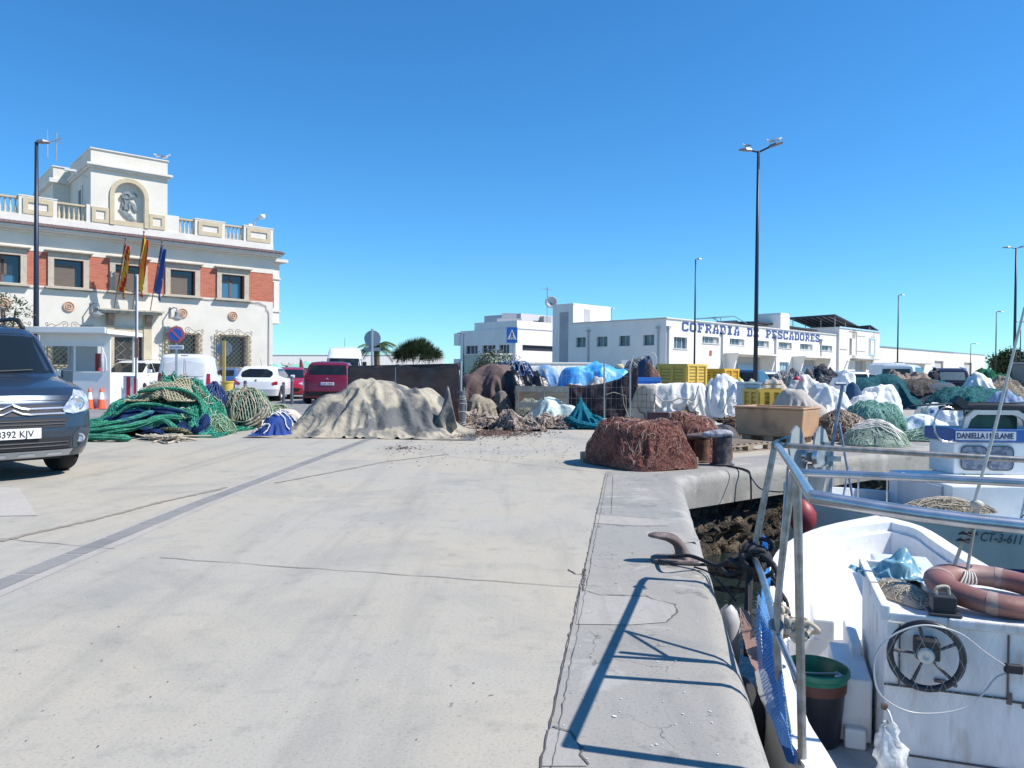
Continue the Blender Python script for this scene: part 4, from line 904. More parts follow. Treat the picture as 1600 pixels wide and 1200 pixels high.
leafy('round_tree', 'large dark round tree behind the lamp posts at the far right', 1582, 590, 95, 4.4, 4.4, 1.3, 700, .34, cl=.3)
leafy('pink_flower_shrub', 'straggly climbing shrub on a red post left of the lamp post', 9, 540, 23, 1.2, 3.4, 2.55, 70, .09, cl=.07)
leafy('hedge', 'clipped dark hedge in front of the long low white building', 462, 590, 75, 6.5, 1.7, .1, 380, .25, D=1.5, cl=.2)
t = thing('red_post', 'slim red post rising left of the lamp post at the office', 'post', atY(4, 560, 22.8)*1); t.location.z = 0; b = MB(); b.tube([(0, 0, 0), (0, 0, 3.0)], .045, 6); b.lathe([(.07, 0), (.07, .1)], 8); b.build('post', pm((.45, .22, .2)), t)
# green market parasols far behind
t = thing('green_awning', 'pale green peaked awnings far behind the white hatchback', 'awning', atY(448, 590, 70)*1); t.location.z = 0
b = MB()
for x in (-1.7, 1.7):
    b.add([(x-1.6, -1, 1.6), (x+1.6, -1, 1.6), (x+1.6, 1, 1.6), (x-1.6, 1, 1.6), (x, 0, 2.25)], [(0, 1, 4), (1, 2, 4), (2, 3, 4), (3, 0, 4)])
b.build('canopy', pm((.25, .55, .42), .8), t); b = MB(); [b.tube([(x, 0, 0), (x, 0, 2.1)], .04, 5) for x in (-1.7, 1.7)]; b.build('pole', ga, t)
# grey tank at the right edge
a = atY(1581, 566, 33); t = thing('grey_tank', 'tall grey square container at the right edge behind the nets', 'container', (a.x, 33, 0), R(-33)); b = MB(); b.box(0, 1.4, 0, 1.2, .0, a.z-.07); b.build('body', pm((.20, .21, .20), .7), t, bevel=.03); b = MB(); b.box(-.05, 1.45, -.05, 1.25, a.z-.07, a.z); b.build('rim', pm((.35, .36, .35), .6), t)
# ============================================================ VEHICLES
def interp(x, tab):
    if x <= tab[0][0]: return tab[0][1]
    for (a, va), (b_, vb) in zip(tab, tab[1:]):
        if x <= b_: return va+(vb-va)*(x-a)/(b_-a)
    return tab[-1][1]
def carpaint(name, col, metal=.3, rough=.3): return mat(name, col, rough, metal, col2=tuple(c*.93 for c in col), nscale=1.5, coat=.6)
M_tyre = pm((.018, .018, .02), .85); M_rim = pm((.42, .43, .45), .35, .8); M_blk = pm((.02, .02, .023), .6); M_gls = mat('car_glass', (.010, .014, .016), .05, spec=.5, col2=(.03, .038, .04), nscale=1.3, nlo=.5, nhi=.7)
M_lamp = mat('headlamp', (.65, .68, .72), .12, .3, col2=(.3, .33, .37), nscale=14, spec=.9); M_tail = pm((.35, .01, .02), .2); M_plate = pm((.78, .78, .76), .4, var=.03); M_chr = pm((.7, .71, .73), .15, .9, var=.05)
class Car:
    """shell lofted from horizontal slices; x forward, y left, z up"""
    def __init__(s, name, label, loc, ang, L, W, H, paint, front, rear, width, cf=(.38, .22), cr=(.22, .12), n=2.7, wr=.32, wx=(.85, .8), belt=.95, group=None, cat='car'):
        s.t = thing(name, label, cat, loc, ang, group); s.L, s.W, s.H, s.paint = L, W, H, paint
        s.front, s.rear, s.width, s.cf, s.cr, s.n, s.belt = front, rear, width, cf, cr, n, belt
        zs = sorted(set([round(.24+i*(H-.24)/44, 3) for i in range(45)]+[z for z, _ in front+rear+width if z >= .24]+[H])); P = []
        for z in zs:
            row = []; w_ = s.w(z); K_ = 8
            for q in range(4):                       # four rounded corners, counter-clockwise
                for k in range(K_):
                    a = R(90*k/(K_-1)); c, s_ = math.cos(a)**(2/n), math.sin(a)**(2/n)
                    if q == 0: x, y = s.F(z)-s.C(z, 1)*(1-c), w_*s_
                    elif q == 1: x, y = s.B(z)+s.C(z, 0)*(1-s_), w_*c
                    elif q == 2: x, y = s.B(z)+s.C(z, 0)*(1-c), -w_*s_
                    else: x, y = s.F(z)-s.C(z, 1)*(1-s_), -w_*c
                    row.append((x, y, z))
            row.append(row[0]); P.append(row)
        b = MB(); b.grid(P); b.add(P[-1][:-1], [tuple(range(len(P[-1])-1))]); b.build('body', paint, s.t, smooth=True, auto=35)
        b = MB(); b.box(-L/2+.3, L/2-.5, -W/2+.25, W/2-.25, .18, .3); b.build('underside', M_blk, s.t)
        x1, x2 = L/2-wx[0], -L/2+wx[1]
        for x in (x1, x2):
            for sg in (1, -1):
                yy = sg*(W/2-.11); q = MB(); Mr = Matrix.Rotation(R(-90*sg), 3, 'X')
                q.lathe([(wr*.6, -.1), (wr*.93, -.105), (wr, -.07), (wr, .07), (wr*.93, .105), (wr*.62, .10)], 24, (x, yy, wr), Mr, cap=False); q.lathe([(wr*.6, -.08), (wr*.6, -.079)], 16, (x, yy, wr), Mr)
                wh = q.build('wheel', M_tyre, s.t, smooth=True, auto=40)
                q = MB(); q.lathe([(wr*.66, .085), (wr*.62, .10), (wr*.55, .07), (wr*.2, .085), (.001, .09)], 20, (x, yy, wr), Mr, cap=False)
                for i in range(5):
                    a = i*2*math.pi/5; q.obox(Vector((x, yy, wr))+Mr @ Vector((wr*.38*math.cos(a), wr*.38*math.sin(a), .09)), (wr*.5, .05, .02), Mr @ Matrix.Rotation(a, 3, 'Z'))
                q.build('rim', M_rim, wh)
                s.side([(x+(wr+.05)*math.cos(R(a)), wr+(wr+.05)*math.sin(R(a))) for a in range(-25, 206, 11)], sg, 'wheel_arch', M_blk, .003, nz=14)
    def F(s, z): return s.L/2-interp(z, s.front)
    def B(s, z): return -s.L/2+interp(z, s.rear)
    def w(s, z): return interp(z, s.width)
    def C(s, z, f): a, b_ = s.cf if f else s.cr; return interp(z, [(.3, a), (s.belt, a), (s.H, b_)])
    def endx(s, y, z, f, off):
        k = min(.999, abs(y)/s.w(z)); d = s.C(z, f)*(1-(1-k**s.n)**(1/s.n))
        return (s.F(z)-d+off) if f else (s.B(z)+d-off)
    def sidey(s, x, z, off):
        w_ = s.w(z)
        for f in (1, 0):
            e = s.F(z) if f else s.B(z); c = s.C(z, f); u = (e-x) if f else (x-e)
            if u < c: k = max(0, 1-u/c); return w_*(max(0, 1-k**s.n))**(1/s.n)+off
        return w_+off
    def scan(s, poly, nz_, nu):
        zs = [p[1] for p in poly]; z0, z1 = min(zs), max(zs); rows = []
        for k in range(nz_+1):
            z = z0+(z1-z0)*(k/nz_); zz = min(max(z, z0+1e-4), z1-1e-4); xs = []
            for i in range(len(poly)):
                (ax, az), (bx, bz) = poly[i], poly[(i+1) % len(poly)]
                if (az-zz)*(bz-zz) < 0: xs.append(ax+(bx-ax)*(zz-az)/(bz-az))
            if len(xs) >= 2: rows.append([(min(xs)+(max(xs)-min(xs))*j/nu, z) for j in range(nu+1)])
        return rows
    def end(s, poly, f, name, m, off=.006, nz=8, nu=10, mirror=False, parent=None):
        r = None
        for sg in ((1, -1) if mirror else (1,)):
            b = MB(); b.grid([[(s.endx(y, z, f, off), y*sg, z) for y, z in row] for row in s.scan(poly, nz, nu)]); r = b.build(name, m, parent or s.t, smooth=True)
        return r
    def side(s, poly, sg, name, m, off=.006, nz=8, nu=10, parent=None):
        b = MB(); b.grid([[(x, sg*s.sidey(x, z, off), z) for x, z in row] for row in s.scan(poly, nz, nu)]); return b.build(name, m, parent or s.t, smooth=True)
    def sides(s, poly, name, m, **k): return [s.side(poly, sg, name, m, **k) for sg in (1, -1)]
    def plate(s, f, z, txt, y=0, wd=.52):
        x = s.endx(abs(y)+.2, z, f, .02) if False else s.endx(0, z, f, .012); sg = 1 if f else -1
        b = MB(); b.box(min(x, x+.012*sg), max(x, x+.012*sg), y-wd/2, y+wd/2, z-.055, z+.055); p = b.build('number_plate', M_plate, s.t)
        x += .0135*sg; rot = (R(90), 0, R(90) if f else R(-90)); b = MB(); b.box(min(x-.001*sg, x), max(x-.001*sg, x), -sg*wd/2 if f else wd/2-.04, -sg*wd/2+.04 if f else wd/2, z-.052, z+.052); b.build('plate_band', pm((.02, .08, .4), .4), p)
        text_mesh('plate_text', txt, .10, M_blk, p, (x+.001*sg, y+.01*sg, z-.036), rot, .0008, sx=.93, align='CENTER', bold=.001)
    def mirrors(s, x, z, m, sz=(.12, .2, .17)):
        for sg in (1, -1):
            b = MB(); b.obox((x, sg*(s.w(z)+.13), z), sz, Matrix.Rotation(R(-12*sg), 3, 'Z')); b.obox((x, sg*(s.w(z)+.02), z-.05), (.05, .1, .04)); b.build('wing_mirror', m, s.t, bevel=.04)
# --- dark blue grey van, near left
pt = mat('blue_grey_paint', (.045, .065, .095), .28, .55, col2=(.04, .058, .085), nscale=2, coat=.7)
pc = atY(21, 640, 8.07)
ang = math.atan2(-.62, .79); hx, hy = math.cos(ang), math.sin(ang); L_ = 4.38
cc = (pc.x-hx*L_/2, 8.07-hy*L_/2, 0)
V = Car('parked_van', 'dark blue grey passenger van with roof rails, nearest vehicle at the left edge', cc, ang, L_, 1.81, 1.78, pt,
        [(.24, .10), (.34, .02), (.55, 0), (.70, .02), (.84, .06), (.92, .10), (1.0, .26), (1.07, .55), (1.12, .80), (1.17, .92), (1.62, 1.38), (1.71, 1.58), (1.76, 1.95), (1.78, 2.4)],
        [(.24, .08), (.5, 0), (.95, .05), (1.6, .2), (1.75, .35), (1.78, .6)], [(.24, .86), (.5, .905), (.95, .905), (1.15, .885), (1.6, .82), (1.72, .76), (1.78, .55)], cf=(.42, .24), group=None, wx=(.87, .8), belt=1.0, cat='van')
V.end([(-.80, 1.16), (.80, 1.16), (.78, 1.35), (.72, 1.64), (-.72, 1.64), (-.78, 1.35)], 1, 'windscreen', M_gls, .006, nz=12)
V.sides([(1.0, 1.05), (.42, 1.58), (-.2, 1.6), (-.2, 1.05)], 'side_window', M_gls); V.sides([(-.3, 1.05), (-.3, 1.6), (-1.5, 1.58), (-1.6, 1.05)], 'side_window', M_gls)
hl = V.end([(.50, .77), (.62, .90), (.72, .985), (.82, .98), (.88, .86), (.86, .75), (.62, .715), (.51, .74)], 1, 'headlight', M_lamp, .012, nz=12, mirror=True)
for sg in (1, -1):
    b = MB(); b.lathe([(.075, -.02), (.08, .01), (.05, .0), (.02, -.01), (.001, -.01)], 16, (V.endx(.68, .83, 1, .015), sg*.68, .83), Matrix.Rotation(R(90), 3, 'Y'), cap=False); b.build('reflector', M_chr, V.t, smooth=True)
    b = MB(); b.lathe([(.05, -.02), (.052, .015), (.03, .0), (.001, .0)], 14, (V.endx(.70, .44, 1, .012), sg*.70, .44), Matrix.Rotation(R(90), 3, 'Y') @ Matrix.Rotation(R(sg*25), 3, 'X'), cap=False); b.build('fog_light', M_lamp, V.t, smooth=True)
V.end([(-.50, .70), (.50, .70), (.50, .82), (-.50, .82)], 1, 'upper_grille', M_blk, .004)
for z, h in ((.785, 0), (.725, 0)):     # chrome bars with a shallow double chevron in the middle
    for sg in (1, -1):
        L = [(.52, z), (.16, z-.005), (.085, z+.005), (.0, z+.045)]
        b = MB(); b.tube([(V.endx(y, zz, 1, .016), sg*y, zz) for y, zz in L], .012, 6); b.build('grille_bar', M_chr, V.t)
V.end([(-.52, .575), (.52, .575), (.57, .68), (-.57, .68)], 1, 'middle_grille', M_blk, .005)
for z in (.61, .645): b = MB(); b.tube([(V.endx(abs(y), z, 1, .01), y, z) for y in np.linspace(-.52, .52, 15)], .006, 5); b.build('grille_slat', pm((.03, .033, .038), .6), V.t)
V.end([(-.58, .33), (.58, .33), (.60, .46), (-.60, .46)], 1, 'lower_grille', M_blk, .005)
for z in (.37, .41): b = MB(); b.tube([(V.endx(abs(y), z, 1, .01), y, z) for y in np.linspace(-.56, .56, 15)], .007, 5); b.build('grille_slat', pm((.028, .03, .033), .6), V.t)
V.end([(-.60, .25), (.60, .25), (.62, .325), (-.62, .325)], 1, 'skid_plate', pm((.5, .52, .55), .35, .5), .02, nz=4, nu=20)
for y in (-.42, -.14, .14, .42): V.end([(y-.09, .265), (y+.09, .265), (y+.07, .295), (y-.07, .295)], 1, 'skid_slot', pm((.72, .73, .75), .3, .3), .026, nz=2)
V.end([(.62, .34), (.80, .34), (.86, .55), (.70, .56), (.62, .48)], 1, 'bumper_corner', pm((.045, .055, .07), .5), .004, mirror=True)
V.end([(-.86, .565), (.86, .565), (.86, .57), (-.86, .57)], 1, 'bumper_line', M_blk, .005, nz=1, nu=20)
V.end([(-.78, .868), (.78, .868), (.78, .874), (-.78, .874)], 1, 'bonnet_line', M_blk, .005, nz=1, nu=20)
V.plate(1, .52, '8392 KJV')
V.mirrors(L_/2-1.25, 1.12, pt, (.10, .13, .18))
for sg in (1, -1):
    b = MB(); b.tube([(.45, sg*.70, 1.72), (.3, sg*.70, 1.83), (.1, sg*.70, 1.85), (-1.5, sg*.70, 1.84), (-1.7, sg*.70, 1.76)], .026, 8); b.build('roof_rail', M_blk, V.t, smooth=True)
b = MB()
for y in (.1, -.45): b.tube([(V.endx(abs(y), 1.175, 1, .03), y, 1.175), (V.endx(abs(y-.3), 1.2, 1, .02), y+.42, 1.2)], .008, 4)
b.build('wiper', M_blk, V.t)
# --- generic others
def hatch(label, loc, ang, L, W, H, paint, group='cars parked round the harbour', vert=False, plate=None, cat='car', rearwin=None, tails=None, lowz=.9, name='parked_car', hood=True):
    fr = [(.24, .08), (.5, 0), (.7, .06), (.8, .25), (lowz-.02, .8), (lowz+.05, 1.0), (H-.12, 1.0+(H-lowz)*1.5), (H-.03, 1.3+(H-lowz)*1.6), (H, 1.5+(H-lowz)*1.7)]
    rr = [(.24, .06), (.5, 0), (.8, .03), (lowz+.05, .10), (H-.12, .12 if vert else .45), (H-.03, .2 if vert else .65), (H, .4 if vert else .95)]
    wd = [(.24, W/2-.05), (.5, W/2), (lowz, W/2-.01), (H-.15, W/2-.16), (H-.04, W/2-.24), (H, W/2-.45)]
    c = Car(name, label, loc, ang, L, W, H, paint, fr, rr, wd, wr=.31, group=group, cat=cat, belt=lowz)
    wz0, wz1 = lowz+.04, H-.12
    c.end([(-W/2+.16, wz0), (W/2-.16, wz0), (W/2-.25, wz1), (-W/2+.25, wz1)], 1, 'windscreen', M_gls)
    rw = rearwin or [(-W/2+.2, wz0+.05), (W/2-.2, wz0+.05), (W/2-.26, wz1-.02), (-W/2+.26, wz1-.02)]
    if rearwin != 0: c.end(rw, 0, 'rear_window', M_gls)
    xa = L/2-1.25; xb = -L/2+.55
    c.sides([(xa, wz0), (xa-(H-lowz)*1.15, wz1), (0, wz1), (-.05, wz0)], 'side_window', M_gls); c.sides([(-.12, wz0), (-.07, wz1), (xb+.35, wz1), (xb, wz0+.12)], 'side_window', M_gls)
    for sg in (1, -1): c.side([(xa, wz0), (xa+.01, wz0), (xa+.01, .35), (xa, .35)], sg, 'door_gap', M_blk, .004, nz=6, nu=1)
    c.end([(.42, lowz-.2), (.62, lowz-.12), (W/2-.02, lowz-.1), (W/2-.03, lowz-.24), (.6, lowz-.28)], 1, 'headlight', M_lamp, .01, mirror=True)
    c.end([(-.45, .35), (.45, .35), (.5, .5), (-.5, .5)], 1, 'grille', M_blk)
    tl = tails or [(W/2-.26, lowz-.14), (W/2-.02, lowz-.04), (W/2-.02, lowz-.22), (W/2-.2, lowz-.24)]
    c.end(tl, 0, 'tail_light', M_tail, .01, mirror=True)
    c.mirrors(xa-.05, lowz+.12, paint, (.1, .18, .13)); c.plate(0, .62 if not plate else plate[1], plate[0] if plate else '')  if plate else None
    return c
wp = carpaint('white_paint', (.78, .79, .80), 0, .25)
# white delivery van seen from behind
X = lambda px, Y: (atY(px, 600, Y).x, Y, 0)
def behind(px, Y, ang, L):     # centre of a car whose rear centre is at px,Y
    p = X(px, Y); return (p[0]+math.cos(ang)*L/2, Y+math.sin(ang)*L/2, 0)
H_ = 1.84; a_ = R(104)
c = Car('delivery_van', 'white panel van seen from behind with blank rear doors, in front of the grille window', behind(287, 28, a_, 4.4), a_, 4.4, 1.85, H_, wp,
        [(.24, .06), (.5, 0), (.8, .06), (.95, .3), (1.05, .9), (1.12, 1.1), (1.7, 1.7), (1.8, 2.0), (1.84, 2.4)], [(.24, .03), (.5, 0), (1.0, .03), (1.7, .12), (1.80, .18), (1.84, .35)], [(.24, .88), (.6, .925), (1.0, .915), (1.7, .80), (1.8, .74), (1.84, .5)], cr=(.16, .14), wr=.31, group='cars parked round the harbour', cat='van', belt=1.0)
grv = pm((.66, .68, .71), .3)
for s_ in (1, -1): c.end([(s_*.06, 1.02), (s_*.68, 1.02), (s_*.72, 1.2), (s_*.66, 1.58), (s_*.06, 1.62)], 0, 'rear_door_panel', grv, .012)
c.end([(-.006, .4), (.006, .4), (.006, 1.78), (-.006, 1.78)], 0, 'door_gap', M_blk, .01, nu=1); c.end([(-.12, 1.765), (.12, 1.765), (.12, 1.785), (-.12, 1.785)], 0, 'brake_light', M_blk, .01, nz=2)
c.end([(.76, .72), (.91, .72), (.89, 1.12), (.78, 1.12)], 0, 'tail_light', M_tail, .012, mirror=True)
c.end([(.04, .93), (.3, .93), (.3, .97), (.04, .97)], 0, 'door_handle', M_blk, .02, nz=2); c.end([(-.30, .55), (-.42, .55), (-.42, .75), (-.3, .75)], 0, 'latch_recess', M_blk, .012, nz=2)
c.sides([(1.1, 1.08), (.55, 1.62), (-.0, 1.64), (-.02, 1.08)], 'side_window', M_gls); c.mirrors(1.0, 1.15, M_blk, (.12, .2, .22)); c.end([(-.85, .35), (.85, .35), (.85, .5), (-.85, .5)], 0, 'rear_bumper', pm((.25, .26, .27)), .02)
b = MB(); xe = c.endx(.42, .88, 0, .014); b.tube([(xe, -.48, .84), (xe, -.46, .93), (xe, -.50, .96), (xe, -.43, .97)], .01, 4); b.tube([(xe, -.46, .93), (xe, -.40, .90), (xe, -.42, .84)], .01, 4); b.box(xe-.003, xe, -.56, -.36, .78, .795); b.build('badge', M_blk, c.t)
a_ = R(95); H_ = 1.46
c = hatch('white hatchback with a black oval rear window, right of the delivery van', behind(399, 31, a_, 4.06), a_, 4.06, 1.73, 1.46, wp, rearwin=[(-.56, .98), (-.64, 1.08), (-.60, 1.22), (-.35, 1.33), (.35, 1.33), (.60, 1.22), (.64, 1.08), (.56, .98)])
b = MB(); b.tube([(-1.0, 0, 1.45), (-1.2, 0, 1.75)], .006, 4); b.build('aerial', M_blk, c.t); b = MB(); xe = c.endx(0, .84, 0, .012); b.prism([(0, .78), (.05, .84), (0, .92), (-.05, .84)], xe-.003, xe, 'x'); b.build('badge', pm((.15, .16, .18)), c.t)
red1 = carpaint('dark_red_paint', (.22, .012, .035), .3, .25); red2 = carpaint('red_paint', (.42, .01, .03), .1, .25)
a_ = R(97); c = hatch('dark red people carrier seen from behind, left of the large beige tarpaulin', behind(511, 29, a_, 4.4), a_, 4.4, 1.83, 1.63, red1, vert=False, plate=('0235 HHH', .78), lowz=1.02, tails=[(.52, .93), (.80, 1.06), (.90, 1.02), (.88, .92)])
c.end([(-.85, .3), (.85, .3), (.85, .47), (-.85, .47)], 0, 'rear_bumper', M_blk, .01); b = MB(); xe = c.endx(0, .98, 0, .014); b.prism([(.05*math.cos(t_), .97+.028*math.sin(t_)) for t_ in np.linspace(0, 5.9, 12)], xe-.003, xe, 'x'); b.build('badge', M_chr, c.t)
a_ = R(-75); hatch('small bright red car behind the white hatchback', X(452, 36), a_, 3.9, 1.7, 1.45, red2)
hatch('small blue car half hidden behind the yellow post', X(360, 40), R(95), 4.0, 1.7, 1.42, carpaint('blue_paint', (.06, .13, .28)))
# white SUV seen from the front behind the booth
a_ = math.atan2(-.99, .12); f_ = X(181, 34); L = 4.5
c = hatch('white sport utility car facing the camera, half hidden behind the guard booth', (f_[0]-math.cos(a_)*L/2, 34-math.sin(a_)*L/2, 0), a_, L, 1.85, 1.69, wp, vert=True, lowz=1.08)
c.end([(-.5, .82), (.5, .82), (.55, .98), (-.55, .98)], 1, 'upper_grille', M_blk, .012); c.end([(-.66, .3), (.66, .3), (.78, .48), (.5, .68), (-.5, .68), (-.78, .48)], 1, 'lower_grille', M_blk, .014); c.plate(1, .56, '4207 KVL')
for sg in (1, -1): b = MB(); b.tube([(.6, sg*.62, 1.66), (.4, sg*.62, 1.73), (-1.6, sg*.62, 1.73), (-1.8, sg*.62, 1.66)], .02, 6); b.build('roof_rail', M_chr, c.t)
# tall white van seen from the front
a_ = R(-80); f_ = X(536, 40); L = 5.9
c = Car('tall_van', 'tall white high roofed van facing the camera behind the dark red car', (f_[0]-math.cos(a_)*L/2, 40-math.sin(a_)*L/2, 0), a_, L, 2.0, 2.62, wp,
        [(.24, .06), (.5, 0), (.9, .08), (1.15, .3), (1.3, .6), (1.36, .75), (2.0, 1.25), (2.1, 1.35), (2.5, 1.7), (2.62, 2.2)], [(.24, 0), (2.4, .05), (2.62, .25)], [(.24, .95), (.6, 1.0), (1.3, .98), (2.0, .9), (2.4, .84), (2.55, .78), (2.62, .6)], wr=.34, group='cars parked round the harbour', cat='van', belt=1.3)
c.end([(-.86, 1.38), (.86, 1.38), (.80, 1.98), (-.80, 1.98)], 1, 'windscreen', M_gls); c.sides([(2.1, 1.4), (1.75, 1.95), (1.0, 1.95), (1.0, 1.4)], 'side_window', M_gls)
c.end([(.55, .85), (.95, 1.05), (.95, .8), (.6, .75)], 1, 'headlight', M_lamp, mirror=True); c.end([(-.5, .6), (.5, .6), (.5, .95), (-.5, .95)], 1, 'grille', M_blk); c.mirrors(2.0, 1.6, M_blk, (.14, .2, .4))
b = MB(); b.tube([(1.2, 0, 2.6), (1.1, 0, 3.1)], .01, 4); b.build('aerial', M_blk, c.t)
# vehicles far right beyond the nets
hatch('dark blue car behind the yellow crates by the hall', X(1168, 33), R(60), 4.3, 1.8, 1.5, carpaint('navy_paint', (.02, .03, .06)))
hatch('silver grey saloon car right of the tallest lamp post', X(1203, 35), R(25), 4.5, 1.8, 1.45, carpaint('silver_paint', (.40, .44, .48), .6))
hatch('dark grey car behind the white bulk bags', X(1292, 33), R(40), 4.4, 1.8, 1.45, carpaint('grey_paint', (.10, .11, .13), .5))
hatch('silver estate car between the white bags and the white minibus', X(1342, 36), R(10), 4.5, 1.8, 1.5, carpaint('silver_paint', (.45, .47, .50), .5))
a_ = R(52)
c = hatch('white minibus with a dark rear window near the low annex', behind(1399, 43, a_, 5.0), a_, 5.0, 1.95, 1.98, wp, vert=True, lowz=1.2, cat='van', name='minibus', rearwin=[(-.75, 1.3), (.75, 1.3), (.7, 1.72), (-.7, 1.72)])
c = Car('cargo_van', 'plain white cargo van behind the white minibus', X(1395, 55), R(48), 5.2, 1.95, 2.25, wp, [(.24, .06), (.9, .08), (1.2, .8), (1.9, 1.4), (2.25, 2)], [(.24, 0), (2.1, .05), (2.25, .2)], [(.24, .95), (1.2, .97), (2.1, .85), (2.25, .65)], group='cars parked round the harbour', cat='van', belt=1.2)
c.sides([(1.7, 1.3), (1.2, 1.85), (.6, 1.85), (.6, 1.3)], 'side_window', M_gls)
hatch('small red and white car just left of the walking man', X(1446, 52), R(80), 4.1, 1.75, 1.5, carpaint('grey_paint2', (.25, .26, .28), .3))
# dark pickup
a_ = R(75)
c = Car('pickup_truck', 'dark maroon pickup truck with an open bed, right of the walking man', behind(1503, 39, a_, 5.1), a_, 5.1, 1.85, 1.76, carpaint('maroon_paint', (.035, .015, .03)), 
        [(.24, .06), (.5, 0), (.9, .2), (1.05, 1.1), (1.6, 1.8), (1.76, 2.2)], [(.24, 0), (1.0, .03), (1.02, 1.55), (1.6, 1.75), (1.76, 2.1)], [(.24, .88), (.6, .92), (1.0, .91), (1.6, .76), (1.76, .6)], wr=.36, group='cars parked round the harbour', belt=1.0, cat='pickup', cr=(.1, .1))
c.end([(-.62, 1.12), (.62, 1.12), (.58, 1.55), (-.58, 1.55)], 0, 'rear_window', pm((.25, .3, .28), .2)); c.sides([(1.1, 1.08), (.75, 1.55), (-.5, 1.55), (-.55, 1.08)], 'side_window', M_gls)
b = MB()
for sg in (1, -1): b.tube([(-.7, sg*.7, 1.0), (-.75, sg*.68, 1.72), (.3, sg*.66, 1.82)], .03, 6)
b.tube([(-.75, -.68, 1.72), (-.75, .68, 1.72)], .03, 6); b.build('roll_bar', M_chr, c.t)
# ============================================================ CLOTH: sheets and nets settled over lumps by a small position solver
def field(blobs, X, Y):
    h = np.zeros_like(X)
    for x, y, rx, ry, hh, p in blobs:
        r = np.sqrt(((X-x)/rx)**2+((Y-y)/ry)**2); h = np.maximum(h, hh*np.maximum(0, 1-np.minimum(r, 1)**p)**(1/1.6))
    return h
def settle(w, d, nx, ny, blobs, seed=1, steps=170, slack=1.06, pins=(), its=5, z0=None, c=(0, 0), fric=.55, stiff=.5):
    rg = np.random.RandomState(seed); u = np.linspace(-w/2, w/2, nx)+c[0]; v = np.linspace(-d/2, d/2, ny)+c[1]; X, Y = np.meshgrid(u, v, indexing='ij')
    dx, dy = w/(nx-1)*slack, d/(ny-1)*slack
    P = np.stack([X, Y, field(blobs, X, Y)*.55+(z0 or max(b_[4] for b_ in blobs))*.5+.03*rg.rand(nx, ny)], -1); V = np.zeros_like(P); Q = P.copy()
    pin = [(int((a+1)/2*(nx-1)), int((b_+1)/2*(ny-1)), np.array(q)) for a, b_, q in pins]
    def con(A, sa, sb, L, k):
        a = A[sa]; b_ = A[sb]; dl = b_-a; ln = np.sqrt((dl**2).sum(-1, keepdims=True))+1e-9; q = dl*(k*.5*(ln-L)/ln); D[sa] += q; D[sb] -= q
    s = slice; al = s(None)
    for it in range(steps):
        V[..., 2] -= .0011; V *= .955; Q = P+V
        for k in range(its):
            D = np.zeros_like(Q)
            con(Q, (s(0, -1), al), (s(1, None), al), dx, 1); con(Q, (al, s(0, -1)), (al, s(1, None)), dy, 1)
            dg = math.hypot(dx, dy); con(Q, (s(0, -1), s(0, -1)), (s(1, None), s(1, None)), dg, .5); con(Q, (s(1, None), s(0, -1)), (s(0, -1), s(1, None)), dg, .5)
            con(Q, (s(0, -2), al), (s(2, None), al), 2*dx, .16*stiff); con(Q, (al, s(0, -2)), (al, s(2, None)), 2*dy, .16*stiff)
            Q += D*.62
            h = field(blobs, Q[..., 0], Q[..., 1])+.008; m = Q[..., 2] < h; Q[..., 2] = np.where(m, h, Q[..., 2])
            f = (m*fric)[..., None]; Q[..., :2] = Q[..., :2]*(1-f)+P[..., :2]*f
            for i, j, q in pin: Q[i, j] = q
        V = np.clip(Q-P, -.03, .03); P = Q.copy()
    return P
